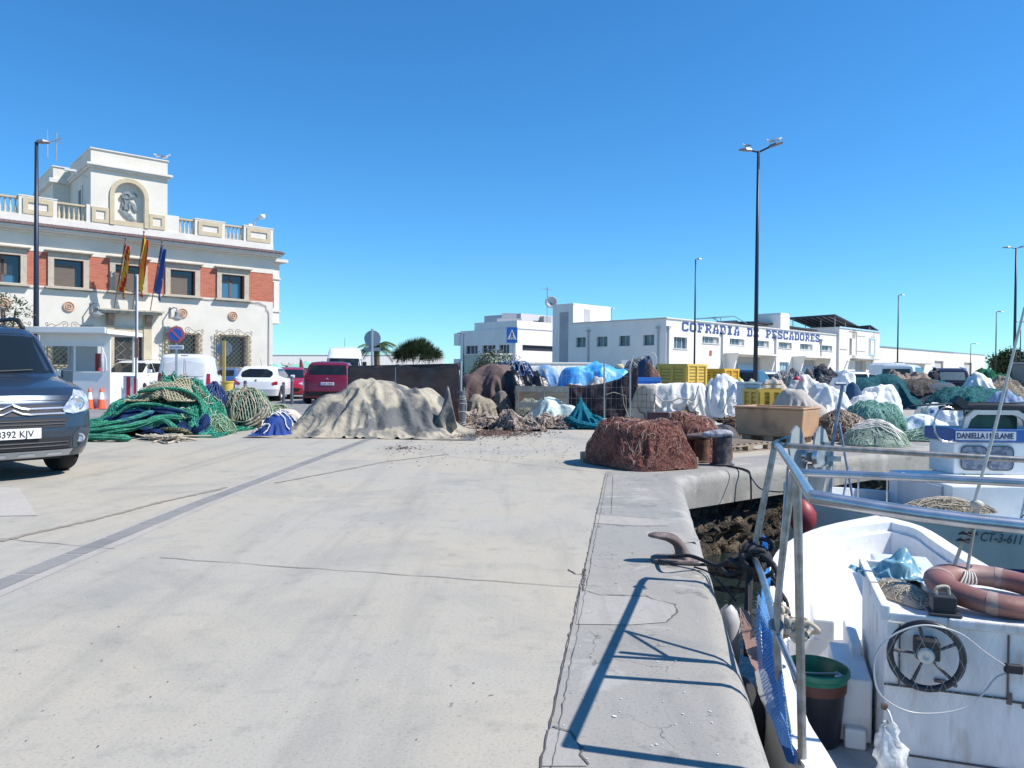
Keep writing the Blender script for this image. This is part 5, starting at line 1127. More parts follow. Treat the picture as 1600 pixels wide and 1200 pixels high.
class Drape:
    """a settled sheet with the same surface helpers as Heap"""
    def __init__(s, w, d, blobs, n=None, jit=.0, jf=6, crinkle=0, cfq=4.5, creases=0, cw=.09, ch=.06, **k):
        n = n or (int(w/.045), int(d/.045)); s.P = settle(w, d, n[0], n[1], blobs, **k); s.rx, s.ry = w/2, d/2
        if creases:                     # long sharp fold ridges running down from the top of the heap
            q = random.Random(k.get('seed', 0)+77); X, Y = s.P[..., 0], s.P[..., 1]; top = np.unravel_index(np.argmax(s.P[..., 2]), X.shape); cx, cy = X[top], Y[top]
            for i in range(creases):
                a = q.random()*6.283; x0 = cx+q.gauss(0, w*.10); y0 = cy+q.gauss(0, d*.08); L = q.uniform(.3, .75)*max(w, d)*.6; st_ = q.uniform(0, .25)*L; b_ = q.uniform(-.5, .5)
                dx_, dy_ = X-x0, Y-y0; u = dx_*math.cos(a)+dy_*math.sin(a); v = -dx_*math.sin(a)+dy_*math.cos(a)-b_*.12*(u/L)**2*L
                m = np.clip((u-st_)/(.2*L), 0, 1)*np.clip((st_+L-u)/(.35*L), 0, 1); wd = cw*(.5+.9*np.clip(u/L, 0, 1)); g = np.maximum(0, 1-np.abs(v)/wd)-.45*np.maximum(0, 1-np.abs(v-wd*1.5)/wd)
                lift = np.clip(s.P[..., 2]/.12, 0, 1); amp = ch*q.uniform(.5, 1.2)*m*g*lift; s.P[..., 2] += amp*.75; s.P[..., 0] += amp*.5*math.cos(a); s.P[..., 1] += amp*.5*math.sin(a)
        if jit or crinkle:
            for i in range(n[0]):
                for j in range(n[1]):
                    p = s.P[i, j]; q = jit*nz(p[0]*jf, p[1]*jf, p[2]*jf)
                    if crinkle:
                        v = noise.voronoi(Vector((p[0]*cfq+3*k.get('seed', 0), p[1]*cfq, p[2]*cfq)))[0]; q += crinkle*(v[0]*1.2-.5); o = math.hypot(p[0], p[1])+1e-6; s.P[i, j, 0] += p[0]/o*q*.8; s.P[i, j, 1] += p[1]/o*q*.8
                    s.P[i, j, 2] = max(.006, p[2]+q)
    def S(s, r, a, lift=0.0):
        u, v = r*math.cos(a), r*math.sin(a); m = max(abs(math.cos(a)), abs(math.sin(a))); u, v = u/m*.98, v/m*.98
        nx, ny = s.P.shape[:2]; x = (u+1)/2*(nx-1.001); y = (v+1)/2*(ny-1.001); i, j = int(x), int(y); fx, fy = x-i, y-j
        q = s.P[i, j]*(1-fx)*(1-fy)+s.P[i+1, j]*fx*(1-fy)+s.P[i, j+1]*(1-fx)*fy+s.P[i+1, j+1]*fx*fy
        return Vector((float(q[0]), float(q[1]), float(q[2])+lift))
    def build(s, name, m, parent, sub=1, solid=0):
        b = MB(); b.grid(s.P.tolist()); return b.build(name, m, parent, smooth=True, subsurf=sub, solid=solid)
# ============================================================ NETS, TARPAULINS, CRATES ON THE QUAY
def netmat(name, c1, c2, c3=None, cell=28.0, dark=.35, st=(1, 1, 1), nsc=3.0, rough=.85):
    """knotted mesh look: cells darker between strands, colour drifting between bundles"""
    m = bpy.data.materials.new(name); m.use_nodes = True; t = m.node_tree; b = t.nodes['Principled BSDF']; b.inputs['Roughness'].default_value = rough; b.inputs['Specular IOR Level'].default_value = .2
    tc = t.nodes.new('ShaderNodeTexCoord'); mp = t.nodes.new('ShaderNodeMapping'); mp.inputs['Scale'].default_value = st; lk(t, tc.outputs['Object'], mp.inputs[0])
    n = t.nodes.new('ShaderNodeTexNoise'); n.inputs['Scale'].default_value = nsc; n.inputs['Detail'].default_value = 4; n.inputs['Distortion'].default_value = 1.2; lk(t, mp.outputs[0], n.inputs['Vector'])
    cr = t.nodes.new('ShaderNodeValToRGB'); e = cr.color_ramp.elements; e[0].position = .38; e[0].color = (*c1, 1); e[1].position = .56; e[1].color = (*c2, 1)
    if c3: q = cr.color_ramp.elements.new(.68); q.color = (*c3, 1)
    lk(t, n.outputs['Fac'], cr.inputs[0])
    v = t.nodes.new('ShaderNodeTexVoronoi'); v.feature = 'DISTANCE_TO_EDGE'; v.inputs['Scale'].default_value = cell; lk(t, mp.outputs[0], v.inputs['Vector'])
    r = t.nodes.new('ShaderNodeMapRange'); r.inputs[1].default_value = .02; r.inputs[2].default_value = .16; r.inputs[3].default_value = 1; r.inputs[4].default_value = dark; lk(t, v.outputs['Distance'], r.inputs[0])
    x = t.nodes.new('ShaderNodeMix'); x.data_type = 'RGBA'; x.blend_type = 'MULTIPLY'; x.inputs[0].default_value = 1; lk(t, cr.outputs[0], x.inputs[6]); lk(t, r.outputs[0], x.inputs[7]); n3 = t.nodes.new('ShaderNodeTexNoise'); n3.inputs['Scale'].default_value = 8; n3.inputs['Detail'].default_value = 8; n3.inputs['Roughness'].default_value = .75; n3.inputs['Distortion'].default_value = .4; lk(t, mp.outputs[0], n3.inputs['Vector'])
    r3 = t.nodes.new('ShaderNodeMapRange'); r3.inputs[1].default_value = .3; r3.inputs[2].default_value = .7; r3.inputs[3].default_value = .45; r3.inputs[4].default_value = 1.45; lk(t, n3.outputs['Fac'], r3.inputs[0])
    x3 = t.nodes.new('ShaderNodeMix'); x3.data_type = 'RGBA'; x3.blend_type = 'MULTIPLY'; x3.inputs[0].default_value = 1; lk(t, x.outputs[2], x3.inputs[6]); lk(t, r3.outputs[0], x3.inputs[7]); lk(t, x3.outputs[2], b.inputs['Base Color'])
    bp = t.nodes.new('ShaderNodeBump'); bp.inputs['Strength'].default_value = .9; bp.inputs['Distance'].default_value = .02; lk(t, r.outputs[0], bp.inputs['Height'])
    n2 = t.nodes.new('ShaderNodeTexNoise'); n2.inputs['Scale'].default_value = 14; n2.inputs['Detail'].default_value = 6; lk(t, mp.outputs[0], n2.inputs['Vector'])
    bp2 = t.nodes.new('ShaderNodeBump'); bp2.inputs['Strength'].default_value = .8; bp2.inputs['Distance'].default_value = .05; lk(t, n2.outputs['Fac'], bp2.inputs['Height']); lk(t, bp.outputs[0], bp2.inputs['Normal']); lk(t, bp2.outputs[0], b.inputs['Normal'])
    return m
def clothmat(name, c1, c2=None, rough=.85, bump=.5, c3=None, wr=9, n3=2.5, lo3=.5, hi3=.6):
    return mat(name, c1, rough, col2=c2 or tuple(c*.8 for c in c1), nscale=2.2, nlo=.4, nhi=.62, bump=bump, bscale=wr, bdist=.05, col3=c3, n3=n3, lo3=lo3, hi3=hi3)
class Heap:
    """draped mound: polar height field with folds; local frame at its base centre"""
    def __init__(s, rx, ry, h, seed=0, p=2.2, q=1.3, amp=.25, fr=1.6, folds=0, fold_n=9, edge=.14, prof=None, spikes=(), skirt=.04, crease=0.0):
        s.__dict__.update(locals())
    def S(s, r, a, lift=0.0):
        sd = s.seed*7.31; e = 1+s.edge*nz(math.cos(a)*1.3+sd, math.sin(a)*1.3, 1.7)+(.06*math.sin(a*s.fold_n+2*nz(math.cos(a), math.sin(a), sd)) if s.folds else 0)
        x, y = math.cos(a)*r*e*s.rx, math.sin(a)*r*e*s.ry
        base = max(0, 1-r**s.p)**(1/s.q); z = s.h*base
        if s.prof: z = interp(x/s.rx, s.prof)*base**.8
        k = min(1, (1-r)*4)
        z *= 1+s.amp*nz(x*s.fr+sd, y*s.fr, 0)
        z += s.h*.06*nz(x*s.fr*4+sd, y*s.fr*4, 3)*k
        if s.folds:
            f = math.sin(a*s.fold_n+3.0*nz(x*1.1+sd, y*1.1, 5)); f2 = 1-abs(f)
            z += s.folds*(f2*f2-.3)*min(1, r*1.5)*min(1, (1-r)*5)
        if s.crease:
            c = 1-abs(nz(x*2.6+sd, y*2.6, 9, 2))*2.2; z += s.crease*max(0, c)**2*k
        for sx, sy, sh, sw in s.spikes:
            d = math.hypot(x-sx, y-sy); z += sh*max(0, 1-d/sw)**1.4
        return Vector((x, y, max(0.006, z)+lift))
    def build(s, name, m, parent, na=72, nr=26, extra=None):
        P = [[s.S(max(.001, (j/nr)**.85), 2*math.pi*i/na) for j in range(nr+1)] for i in range(na)]
        b = MB(); b.grid(P, closed_u=True); o = b.build(name, m, parent, smooth=True); 
        if extra: extra(o)
        return o
    def strands(s, name, m, parent, n, L=.6, r=.006, lift=.012, seed=1, wig=1.0, rr=(.1, .95), arange=(0, 6.283), ns=4, dens=12):
        q = random.Random(seed); b = MB()
        for i in range(n):
            a = q.uniform(*arange); r0 = q.uniform(*rr); x, y = r0*math.cos(a), r0*math.sin(a); d = q.random()*6.28; pts = []; st = L/dens/max(s.rx, s.ry)
            for k in range(dens+1):
                rad = min(.985, math.hypot(x, y)); an = math.atan2(y, x); pts.append(s.S(rad, an, lift*(1+q.random())))
                d += q.gauss(0, .42)*wig; x += math.cos(d)*st; y += math.sin(d)*st
            b.tube(pts, r, ns, cap=False)
        return b.build(name, m, parent)
    def lattice(s, name, m, parent, n=16, r=.004, lift=.008, rmax=.97, tw=.0, ns=3, steps=26):
        b = MB()
        for sg in (1, -1):
            for i in range(-n, n+1):
                c = i/n*.97; half = math.sqrt(max(0, rmax*rmax-c*c)); pts = []
                if half < .1: continue
                for k in range(steps+1):
                    u = -half+2*half*k/steps; x, y = (u*.7071-c*.7071*sg), (u*.7071*sg+c*.7071); x += tw*nz(u*3, c*3, sg); y += tw*nz(u*3, c*3, sg+4)
                    pts.append(s.S(min(rmax, math.hypot(x, y)), math.atan2(y, x), lift))
                b.tube(pts, r, ns, cap=False)
        return b.build(name, m, parent)
Drape.strands = Heap.strands; Drape.lattice = Heap.lattice
def drape(name, label, cat, px, Y, w, d, blobs, m, part='sheet', rz=0, group=None, **k):
    t = thing(name, label, cat, gpos(px, Y), rz, group); D_ = Drape(w, d, blobs, **k); D_.build(part, m, t); return t, D_
def gpos(px, Y): p = atY(px, 600, Y); return (p.x, Y, 0)
def heap(name, label, cat, px, Y, rx, ry, h, m, part='cover', rz=0, group=None, **k):
    t = thing(name, label, cat, gpos(px, Y), rz, group); H_ = Heap(rx, ry, h, **k); H_.build(part, m, t); return t, H_
def bundle(parent, name, m, pts, r, seed=0, n=18, sub=8, flat=.62):
    """a thick fold of gathered net following a path"""
    P = []; V3 = [Vector(p) for p in pts]; N = []
    for i in range(len(V3)-1):
        p0, p1, p2, p3 = V3[max(0, i-1)], V3[i], V3[i+1], V3[min(len(V3)-1, i+2)]
        for k in range(sub):
            t = k/sub; N.append(.5*((2*p1)+(p2-p0)*t+(2*p0-5*p1+4*p2-p3)*t*t+(3*p1-p0-3*p2+p3)*t**3))
    N.append(V3[-1]); M_ = len(N)
    for i, p in enumerate(N):
        d = (N[min(M_-1, i+1)]-N[max(0, i-1)]).normalized(); u = d.cross(Vector((0, 0, 1))); u = u.normalized() if u.length > .05 else Vector((1, 0, 0)); v = u.cross(d)
        rad = r*(1+.3*nz(i*.25+seed, seed*3))*min(1, .35+min(i, M_-1-i)*.25); row = []
        for k in range(n*2+1):
            a = 2*math.pi*(k % (n*2))/(n*2); rr = rad*(1+.13*math.sin(a*9+i*.15+seed)+.10*nz(a*2, i*.4, seed)); row.append(p+u*math.cos(a)*rr+v*math.sin(a)*rr*flat)
        P.append(row)
    b = MB(); b.grid(P); return b.build(name, m, parent, smooth=True)
rope = pm((.50, .44, .34), .9); ropew = pm((.70, .67, .60), .9); wood = mat('pallet_wood', (.34, .27, .20), .9, col2=(.24, .19, .14), nscale=3, stretch=(1, 1, 6), bump=.3); woodg = mat('grey_wood', (.42, .385, .33), .9, col2=(.30, .27, .23), nscale=4, stretch=(6, 1, 1), bump=.3)
G_nets = 'heaps of fishing nets'
# ---- green and blue net pile
gm1 = netmat('green_net', (.04, .30, .17), (.08, .42, .27), (.03, .09, .28), cell=26, st=(1, 1, 1.6), dark=.5, nsc=1.6)
gm2 = netmat('jade_net', (.05, .40, .24), (.12, .52, .34), (.04, .32, .20), cell=40, st=(.6, 2, 2), dark=.5, nsc=4)
gm3 = netmat('olive_beige_net', (.20, .26, .13), (.38, .33, .21), (.06, .26, .15), cell=20, dark=.25, nsc=3)
bm1 = netmat('blue_net', (.012, .04, .16), (.03, .08, .26), (.02, .05, .14), cell=45, dark=.4)
t, H1 = drape('fishing_net', 'big green and blue fishing net heap right of the parked van', 'fishing net', 262, 15.2, 2.9, 2.6, [(.15, .1, .75, .7, .92, 3), (-.45, -.25, .7, .6, .62, 2.5), (.55, -.3, .5, .6, .55, 3), (-.9, -.9, .6, .45, .26, 2.5), (.2, -.8, .8, .5, .34, 3)], gm1, 'net_mound', group=G_nets, seed=3, slack=1.15, jit=.05, jf=5, stiff=.2, creases=40, cw=.07, ch=.14)
b_ = t; tx = t.location
def rel(t, px, Y, z): p = atY(px, 600, Y); return (p.x-t.location.x, Y-t.location.y, z)
h2 = Drape(1.25, 1.1, [(0, 0, .55, .5, .35, 3), (.2, .1, .3, .3, .42, 3)], slack=1.2, seed=5, jit=.04, c=(0, 0), steps=90); o = h2.build('beige_net', gm3, t); o.location = (.12, -.2, .62); L_ = h2.lattice('beige_mesh', pm((.55, .50, .36), .9), o, 12, .006)
h3 = Drape(1.9, 1.0, [(0, 0, .8, .4, .34, 2.5), (.4, .1, .3, .3, .4, 2)], slack=1.25, seed=9, jit=.04, steps=90); o = h3.build('blue_net', bm1, t); o.location = (-.1, -.85, .12)
h4 = Heap(.5, .4, .3, seed=11, amp=.4, folds=.08, fold_n=5); o = h4.build('jade_net', gm2, t); o.location = (-.85, -1.3, .0)
h4 = Heap(.4, .35, .32, seed=13, amp=.4, folds=.08, fold_n=5); o = h4.build('blue_net', bm1, t); o.location = (.55, -1.0, .0)
for L, r_, mm in (([(128, 13.3, .10), (170, 13.2, .14), (215, 13.5, .22), (250, 13.8, .36), (285, 14.1, .34)], .085, gm2), ([(130, 13.0, .06), (165, 12.9, .08), (205, 13.0, .05)], .09, gm2), ([(128, 13.2, .20), (165, 13.4, .26), (205, 13.7, .34), (240, 14.1, .46)], .07, gm1), ([(126, 13.1, .16), (160, 13.15, .19), (200, 13.35, .24), (232, 13.6, .32)], .06, gm2),
                 ([(175, 14.0, .34), (205, 14.1, .56), (240, 14.2, .58), (275, 14.2, .50), (310, 14.3, .36)], .05, gm2), ([(215, 14.5, .80), (250, 14.6, .86), (285, 14.7, .84), (312, 14.8, .66), (318, 14.6, .42)], .05, gm2), ([(240, 13.6, .24), (258, 13.5, .32), (272, 13.4, .2), (268, 13.3, .05)], .06, gm2),
                 ([(225, 13.5, .06), (245, 13.3, .14), (262, 13.3, .05)], .09, bm1), ([(300, 13.9, .08), (318, 14.0, .22), (322, 14.3, .40)], .08, bm1), ([(235, 14.2, .5), (262, 14.1, .5), (290, 14.1, .44)], .05, bm1), ([(250, 13.4, .18), (285, 13.3, .18), (300, 13.4, .08)], .06, gm3)):
    bundle(t, 'net_fold', mm, [rel(t, *q) for q in L], r_, seed=L[0][0]*.1)
H1.strands('rope', rope, t, 30, .5, .010, .03, 4, 1.6, rr=(.0, .7)); H1.strands('green_strands', pm((.05, .42, .28), .8), t, 420, .7, .005, .02, 41, 1.1, ns=3); H1.strands('dark_strands', pm((.01, .10, .08), .8), t, 260, .7, .006, .015, 42, 1.1, ns=3)
b = MB()
for i in range(26):
    q = [rel(t, 262+rnd.gauss(0, 18)+k*6*rnd.random(), 13.15+rnd.gauss(0, .08), .02+.1*rnd.random()) for k in range(4)]; b.tube(q, .013, 4)
b.tube([rel(t, 240+40*k/9, 12.75+.2*math.sin(k), .02) for k in range(10)], .018, 5); b.build('loose_rope', rope, t)
t, H_ = heap('fishing_net', 'dark blue net clump between the green heap and the round net', 'fishing net', 331, 16.2, .36, .5, .88, bm1, 'net_mound', seed=4, folds=.06, p=3, q=1.5, group=G_nets); H_.strands('strands', pm((.05, .09, .25)), t, 90, .5, .006, .02, 3)
t, H_ = heap('fishing_net', 'small pale green net lying between the green heap and the round net', 'fishing net', 337, 15.0, .42, .4, .33, netmat('pale_green_net', (.10, .26, .15), (.22, .34, .20), cell=25), 'net_mound', seed=6, group=G_nets); H_.strands('strands', pm((.25, .42, .28)), t, 70, .5, .006, .02, 3)
# round net bowl with cork line
nm = netmat('mixed_net', (.03, .07, .09), (.06, .13, .10), (.16, .10, .08), cell=20, dark=.3)
t, H_ = heap('round_net', 'round dark net bound with a cream rope border, behind the small blue tarpaulin', 'fishing net', 381, 16.6, .66, .6, .80, nm, 'net_mound', seed=8, p=3.2, q=1.6, amp=.15, group=G_nets)
H_.lattice('net_mesh', pm((.38, .45, .34), .9), t, 13, .007, .02); H_.strands('strands', pm((.22, .35, .22)), t, 60, .6, .008, .03, 5); H_.strands('brown_rope', pm((.45, .28, .2)), t, 12, .8, .012, .03, 15)
for k_, (r_, zz) in enumerate(((.62, 0), (.66, -.05), (.59, .05))):
    pts = []
    for i in range(40):
        a = R(175+190*i/39); pts.append((math.cos(a)*r_+.02*nz(i*.3, k_), -.45-.1*math.sin(-a)+.02*nz(i*.3, k_+5), .52+zz+math.sin(a)*(.46-zz*.3)))
    b = MB(); b.tube(pts, .024, 6); b.build('cork_rope', rope, t)
t, H_ = heap('fishing_net', 'thin olive net trailing behind the round net towards the tarpaulin', 'fishing net', 425, 17.2, .6, .5, .45, netmat('olive_net', (.16, .20, .12), (.28, .28, .18), cell=25), 'net_mound', seed=10, group=G_nets); H_.strands('strands', pm((.30, .38, .25)), t, 70, .6, .006, .02, 3)
t, H_ = drape('blue_tarpaulin', 'small royal blue folded tarpaulin left of the large beige one', 'tarpaulin', 434, 14.9, .95, 1.0, [(0, 0, .30, .36, .38, 3), (.1, .15, .2, .2, .44, 3), (-.15, -.2, .2, .2, .2, 2)], clothmat('royal_blue_cloth', (.015, .06, .27), (.01, .04, .18)), rz=.2, seed=3, slack=1.2, n=(34, 34))
H_.strands('rope', ropew, t, 9, .4, .012, .03, 2, rr=(.2, .5))
# large beige tarpaulin
beige = clothmat('beige_canvas', (.40, .355, .27), (.30, .27, .21), c3=(.11, .115, .115), wr=6, n3=1.3, lo3=.50, hi3=.56, bump=.9)
t, H_ = drape('beige_tarpaulin', 'large stained beige tarpaulin draped over a heap with a raised corner at the right', 'tarpaulin', 590, 15.6, 4.15, 3.35, [(-.05, .1, 1.05, .9, 1.02, 3), (-.75, -.1, .8, .8, .76, 2.4), (.7, .1, .85, .8, .86, 2.6), (-1.2, -.25, .42, .6, .38, 2.5), (-.2, -.55, .5, .5, .70, 2), (.35, -.6, .3, .5, .42, 2), (1.25, -.1, .3, .5, .5, 2.5), (.9, -.7, .4, .3, .2, 2), (-1.45, -.75, .3, .16, .13, 2), (-.75, -1.15, .35, .14, .13, 2), (-.1, -1.3, .22, .18, .16, 2), (.5, -1.2, .4, .12, .12, 2), (1.2, -1.05, .3, .2, .15, 2), (-.5, -.85, .2, .3, .38, 2), (.05, -.9, .14, .3, .34, 2)], beige, 'canvas', rz=R(-2), seed=12, slack=1.10, n=(112, 92), steps=200, its=6, c=(0, -.02), jit=.02, jf=2.5, creases=24, cw=.085, ch=.065)
b = MB(); P = []
for i in range(15):
    u = i/14; row = []
    for j in range(19):
        v = j/18; hh = (1.05-.05*v)*max(0, 1-abs(u-.62)*(1.9 if u > .62 else 1.35)); row.append((1.22+.42*u+.05*math.sin(v*7+u*4), -.42-.14*math.sin(v*3)+.10*math.sin(u*9+v*2)*(1-v)+.12*(1-v)*(u-.5), .01+v*hh))
    P.append(row)
b.grid(P); b.build('raised_corner', beige, t, smooth=True, solid=.012)
t, H_ = drape('beige_sack', 'crumpled pale sack between the round net and the tarpaulin', 'sack', 448, 16.2, 1.0, .9, [(0, 0, .38, .3, .42, 3), (.2, .1, .2, .2, .3, 2)], clothmat('pale_sack', (.55, .50, .42)), seed=14, slack=1.2, n=(30, 28))
# ---- shade fence
shade = mat('shade_netting', (.10, .058, .05), .95, col2=(.15, .10, .085), nscale=1.1, bump=.3, bscale=4, bdist=.05, alpha=.97, col3=(.16, .10, .09), n3=2.2, lo3=.56, hi3=.7, stretch=(1, 1, 2.5))
a = atY(718.5, 600, 17.0); f1 = atY(545, 600, 20.5); t = thing('shade_fence', 'brown shade netting fence with a grey steel end post behind the beige tarpaulin', 'fence', (a.x, 17, 0), math.atan2(f1.y-17, f1.x-a.x)); FL = math.hypot(f1.y-17, f1.x-a.x); P = []
for i in range(46):
    u = i/45*FL; row = []
    for j in range(13): v = j/12; top = 1.43-.10*abs(math.sin(u*1.3))*(.6+.4*math.sin(u))-.03*u+.02*u; row.append((u, .06*math.sin(u*5+v*3)*v*(1-v)*3+.05*nz(u*1.5, v*3), .02+v*top))
    P.append(row)
b = MB(); b.grid(P); b.build('netting', shade, t, smooth=True, solid=.006)
b = MB(); P = [[(u, -.03+.03*nz(u*3, 1), z) for z in (1.42-.3*abs(nz(u*1.2, 7))-.02*u*.3-.12, 1.36, 1.435-.01*u)] for u in np.linspace(0, FL, 40)]; b.grid(P); b.build('folded_hem', pm((.05, .03, .03), .9), t, smooth=True, solid=.006)
b = MB(); b.tube([(0, -.03, 0), (0, -.03, 1.48)], .028, 8); b.build('post', pm((.40, .45, .46), .4, .5), t)
for u in (FL*.52, FL): b = MB(); b.tube([(u, .03, 0), (u, .03, 1.35)], .022, 6); b.build('post', ga, t)
b = MB()
for z in (.15, .4, .62, .8): b.tube([(-.06, -.08, z), (.03, -.07, z+.06), (.06, 0, z), (-.05, .03, z-.03)], .005, 4)
b.tube([(-.05, -.08, .9), (-.12, -.1, .5), (-.06, -.12, .1)], .006, 4); b.build('wire', ropew, t)
t, H_ = drape('brown_sheet', 'brown sheet tied over a tall heap just right of the shade fence', 'tarpaulin', 762, 20.0, 3.0, 2.8, [(-.35, 0, .55, .6, 1.2, 4), (.25, 0, .6, .6, 1.42, 4)], clothmat('brown_sheet', (.15, .10, .09), (.105, .07, .06)), seed=16, n=(56, 52), creases=14, cw=.08, ch=.07)
t, H_ = drape('sandy_net', 'sand coloured net lump between the wired bollard and the wooden crate', 'fishing net', 751, 18.3, 1.5, 1.4, [(0, 0, .40, .36, .62, 6), (-.1, .05, .25, .25, .72, 3)], netmat('sand_net', (.42, .37, .28), (.54, .47, .36), (.34, .30, .24), cell=60, dark=.6), seed=17, n=(40, 38), slack=1.1, group=G_nets)
t, H_ = drape('folded_sheet', 'dark grey sheet with a pale hem standing beside the sand coloured net', 'tarpaulin', 784, 18.6, 1.3, 1.2, [(0, 0, .18, .22, .80, 4), (.12, .0, .15, .2, .6, 3)], clothmat('grey_canvas', (.13, .115, .10), (.10, .09, .085), c3=(.42, .38, .32), n3=3, lo3=.6, hi3=.63), seed=18, n=(36, 34))
pink = netmat('pinkish_rope_net', (.36, .29, .25), (.46, .38, .31), (.30, .20, .18), cell=30, dark=.3)
strm = pm((.52, .43, .36), .9, var=.3)
for i, (lab, px, Y, rx, ry, h) in enumerate((('long low pinkish net behind the wired bollard', 765, 17.2, .75, .5, .26), ('coiled beige rope net with a hollow in its middle', 812, 16.7, .5, .45, .40), ('beige net strewn over a broken pallet', 862, 17.3, .5, .4, .28), ('grey brown net in front of the sand coloured lump', 735, 17.9, .4, .35, .32))):
    q = random.Random(20+i); t, H_ = drape('rope_net', lab, 'fishing net', px, Y, rx*2.2, ry*2.2, [(q.uniform(-.6, .6)*rx, q.uniform(-.5, .5)*ry, rx*q.uniform(.2, .4), ry*q.uniform(.25, .5), h*q.uniform(.5, 1.05), 2.2) for _ in range(7)], pink, 'net_mound', n=(44, 30), seed=20+i, slack=1.2, jit=.05, jf=7, crinkle=.06, cfq=7, steps=110, group=G_nets); H_.strands('strands', strm, t, 170, .25, .009, .02, 30+i, 3.4, rr=(.0, .9))
t, H_ = heap('rope_net', 'reddish net scraps beside the foot of the shade fence', 'fishing net', 733, 19.0, .3, .3, .55, netmat('maroon_net', (.16, .06, .07), (.25, .12, .12), cell=30), seed=25, group=G_nets)
# crate of planks
t = thing('wooden_crate', 'open crate of weathered grey planks beside the pale green sheet', 'crate', gpos(806, 18.2), R(-4))
b = MB()
for z in (.80, .42, .05): b.box(0, 1.25, -.02, 0, z, z+.13)
b.build('front_slats', woodg, t)
for x in (0, .62, 1.2): b = MB(); b.box(x, x+.06, .0, .07, 0, .93); b.build('upright', woodg, t)
b = MB()
for i in range(6): b.box(-.02+.0, .0, .08+i*.15, .08+i*.15+.13, .12, .92)
b.box(-.045, -.021, .05, 1.0, .75, .83); b.box(-.045, -.021, .05, 1.0, .2, .28); b.build('side_slats', wood, t)
b = MB(); b.box(0, 1.25, .95, 1.0, 0, .9); b.box(0, 1.25, .05, .95, .1, .13); b.build('floor', wood, t)
t, H_ = heap('net_in_crate', 'pale green net stuffed inside the wooden crate', 'fishing net', 828, 18.6, .5, .3, .6, netmat('pale_net', (.35, .42, .36), (.48, .50, .42), cell=25), seed=26, group=G_nets)
t, H_ = drape('pale_sheet', 'pale mint green sheet over a rounded heap left of the teal net', 'tarpaulin', 868, 18.3, 1.9, 1.5, [(-.15, 0, .42, .38, .66, 3), (.3, -.05, .35, .3, .48, 3)], clothmat('mint_sheet', (.55, .66, .60), (.48, .58, .53), rough=.6), seed=27, n=(44, 36), creases=8, cw=.06, ch=.05)
teal = netmat('teal_net', (.01, .22, .32), (.015, .30, .42), (.01, .14, .26), cell=60, dark=.55, st=(1, 1, 1.4))
t, H_ = drape('teal_net', 'bright teal net pulled up to a point and trailing to the right', 'fishing net', 911, 17.4, 1.5, 1.3, [(-.05, .05, .25, .25, .50, 1.6), (.1, .0, .3, .3, .3, 2)], teal, seed=28, n=(46, 40), pins=[(-.05, .1, (-.06, .0, .78))], slack=1.12, group=G_nets)
bundle(t, 'net_fold', teal, [(-.4, -.25, .22), (-.1, -.45, .12), (.25, -.5, .07), (.55, -.45, .05)], .10, 3); bundle(t, 'net_fold', teal, [(-.42, -.1, .02), (-.35, -.3, .22), (-.15, -.38, .15)], .09, 4); bundle(t, 'net_fold', teal, [(.2, -.2, .3), (.38, -.3, .22), (.42, -.35, .05)], .06, 5)
# black and blue heaps, bright blue tarp, hanging net
blk = netmat('black_net', (.012, .016, .028), (.025, .032, .05), (.02, .06, .16), cell=20, dark=.4)
t, H_ = heap('black_net', 'tall black net heap with blue ends behind the wooden crate', 'fishing net', 802, 22.0, .85, .7, 1.48, blk, 'net_mound', seed=29, p=4, q=2, amp=.15, crease=.15, group=G_nets, prof=[(-1, 1.2), (-.5, 1.5), (.2, 1.3), (1, 1.35)]); H_.strands('strands', pm((.05, .16, .45)), t, 30, .5, .012, .03, 3); H_.strands('pale_strands', pm((.5, .5, .45)), t, 22, .4, .010, .03, 8)
t, H_ = heap('black_bag', 'black plastic sacks lying on top of the wooden crate', 'sack', 822, 19.6, .72, .4, 1.12, clothmat('black_plastic', (.012, .012, .016), rough=.35), seed=30, p=4, q=2, amp=.3, crease=.12)
t, H_ = drape('dark_blue_sheet', 'dark blue folded curtain beside the bright blue tarpaulin', 'tarpaulin', 853, 20.6, 2.0, 2.0, [(0, 0, .3, .35, 1.4, 7)], clothmat('slate_blue_cloth', (.035, .06, .13), (.05, .08, .17)), seed=32, n=(44, 44))
t, H_ = drape('pale_net', 'pale net with a blue sheet lying over the black heaps', 'fishing net', 832, 23.2, 2.6, 2.0, [(-.2, 0, .6, .5, 1.38, 4), (.4, 0, .5, .4, 1.5, 3)], clothmat('faded_blue', (.06, .27, .62), (.30, .38, .40), c3=(.42, .42, .38)), seed=33, slack=1.15, n=(50, 40), group=G_nets)
t, H_ = drape('bright_blue_tarpaulin', 'bright blue tarpaulin stretched over a long heap behind the wire fence', 'tarpaulin', 930, 21.6, 4.0, 3.4, [(-.55, 0, .55, .7, 1.42, 5), (.1, 0, .6, .7, 1.5, 5), (.65, 0, .5, .6, 1.36, 4)], mat('blue_tarp', (.03, .30, .72), .45, col2=(.10, .43, .80), nscale=2, bump=.5, bscale=5, bdist=.05, stretch=(1.5, 1, .6), col3=(.26, .56, .82), n3=3, lo3=.55, hi3=.7), seed=34, n=(84, 70), slack=1.05, creases=26, cw=.07, ch=.06)
t, H_ = heap('white_sheet', 'pale sheet end showing under the bright blue tarpaulin', 'tarpaulin', 918, 20.5, .65, .3, 1.02, clothmat('cream_sheet', (.60, .56, .50)), seed=35, p=5, q=3)
dn = clothmat('dark_brown_net', (.016, .013, .024), (.03, .02, .03)); t = thing('hanging_net', 'dark brown netting sagging along the wire fence below the blue tarpaulin', 'netting', gpos(884, 19.4)); P = []
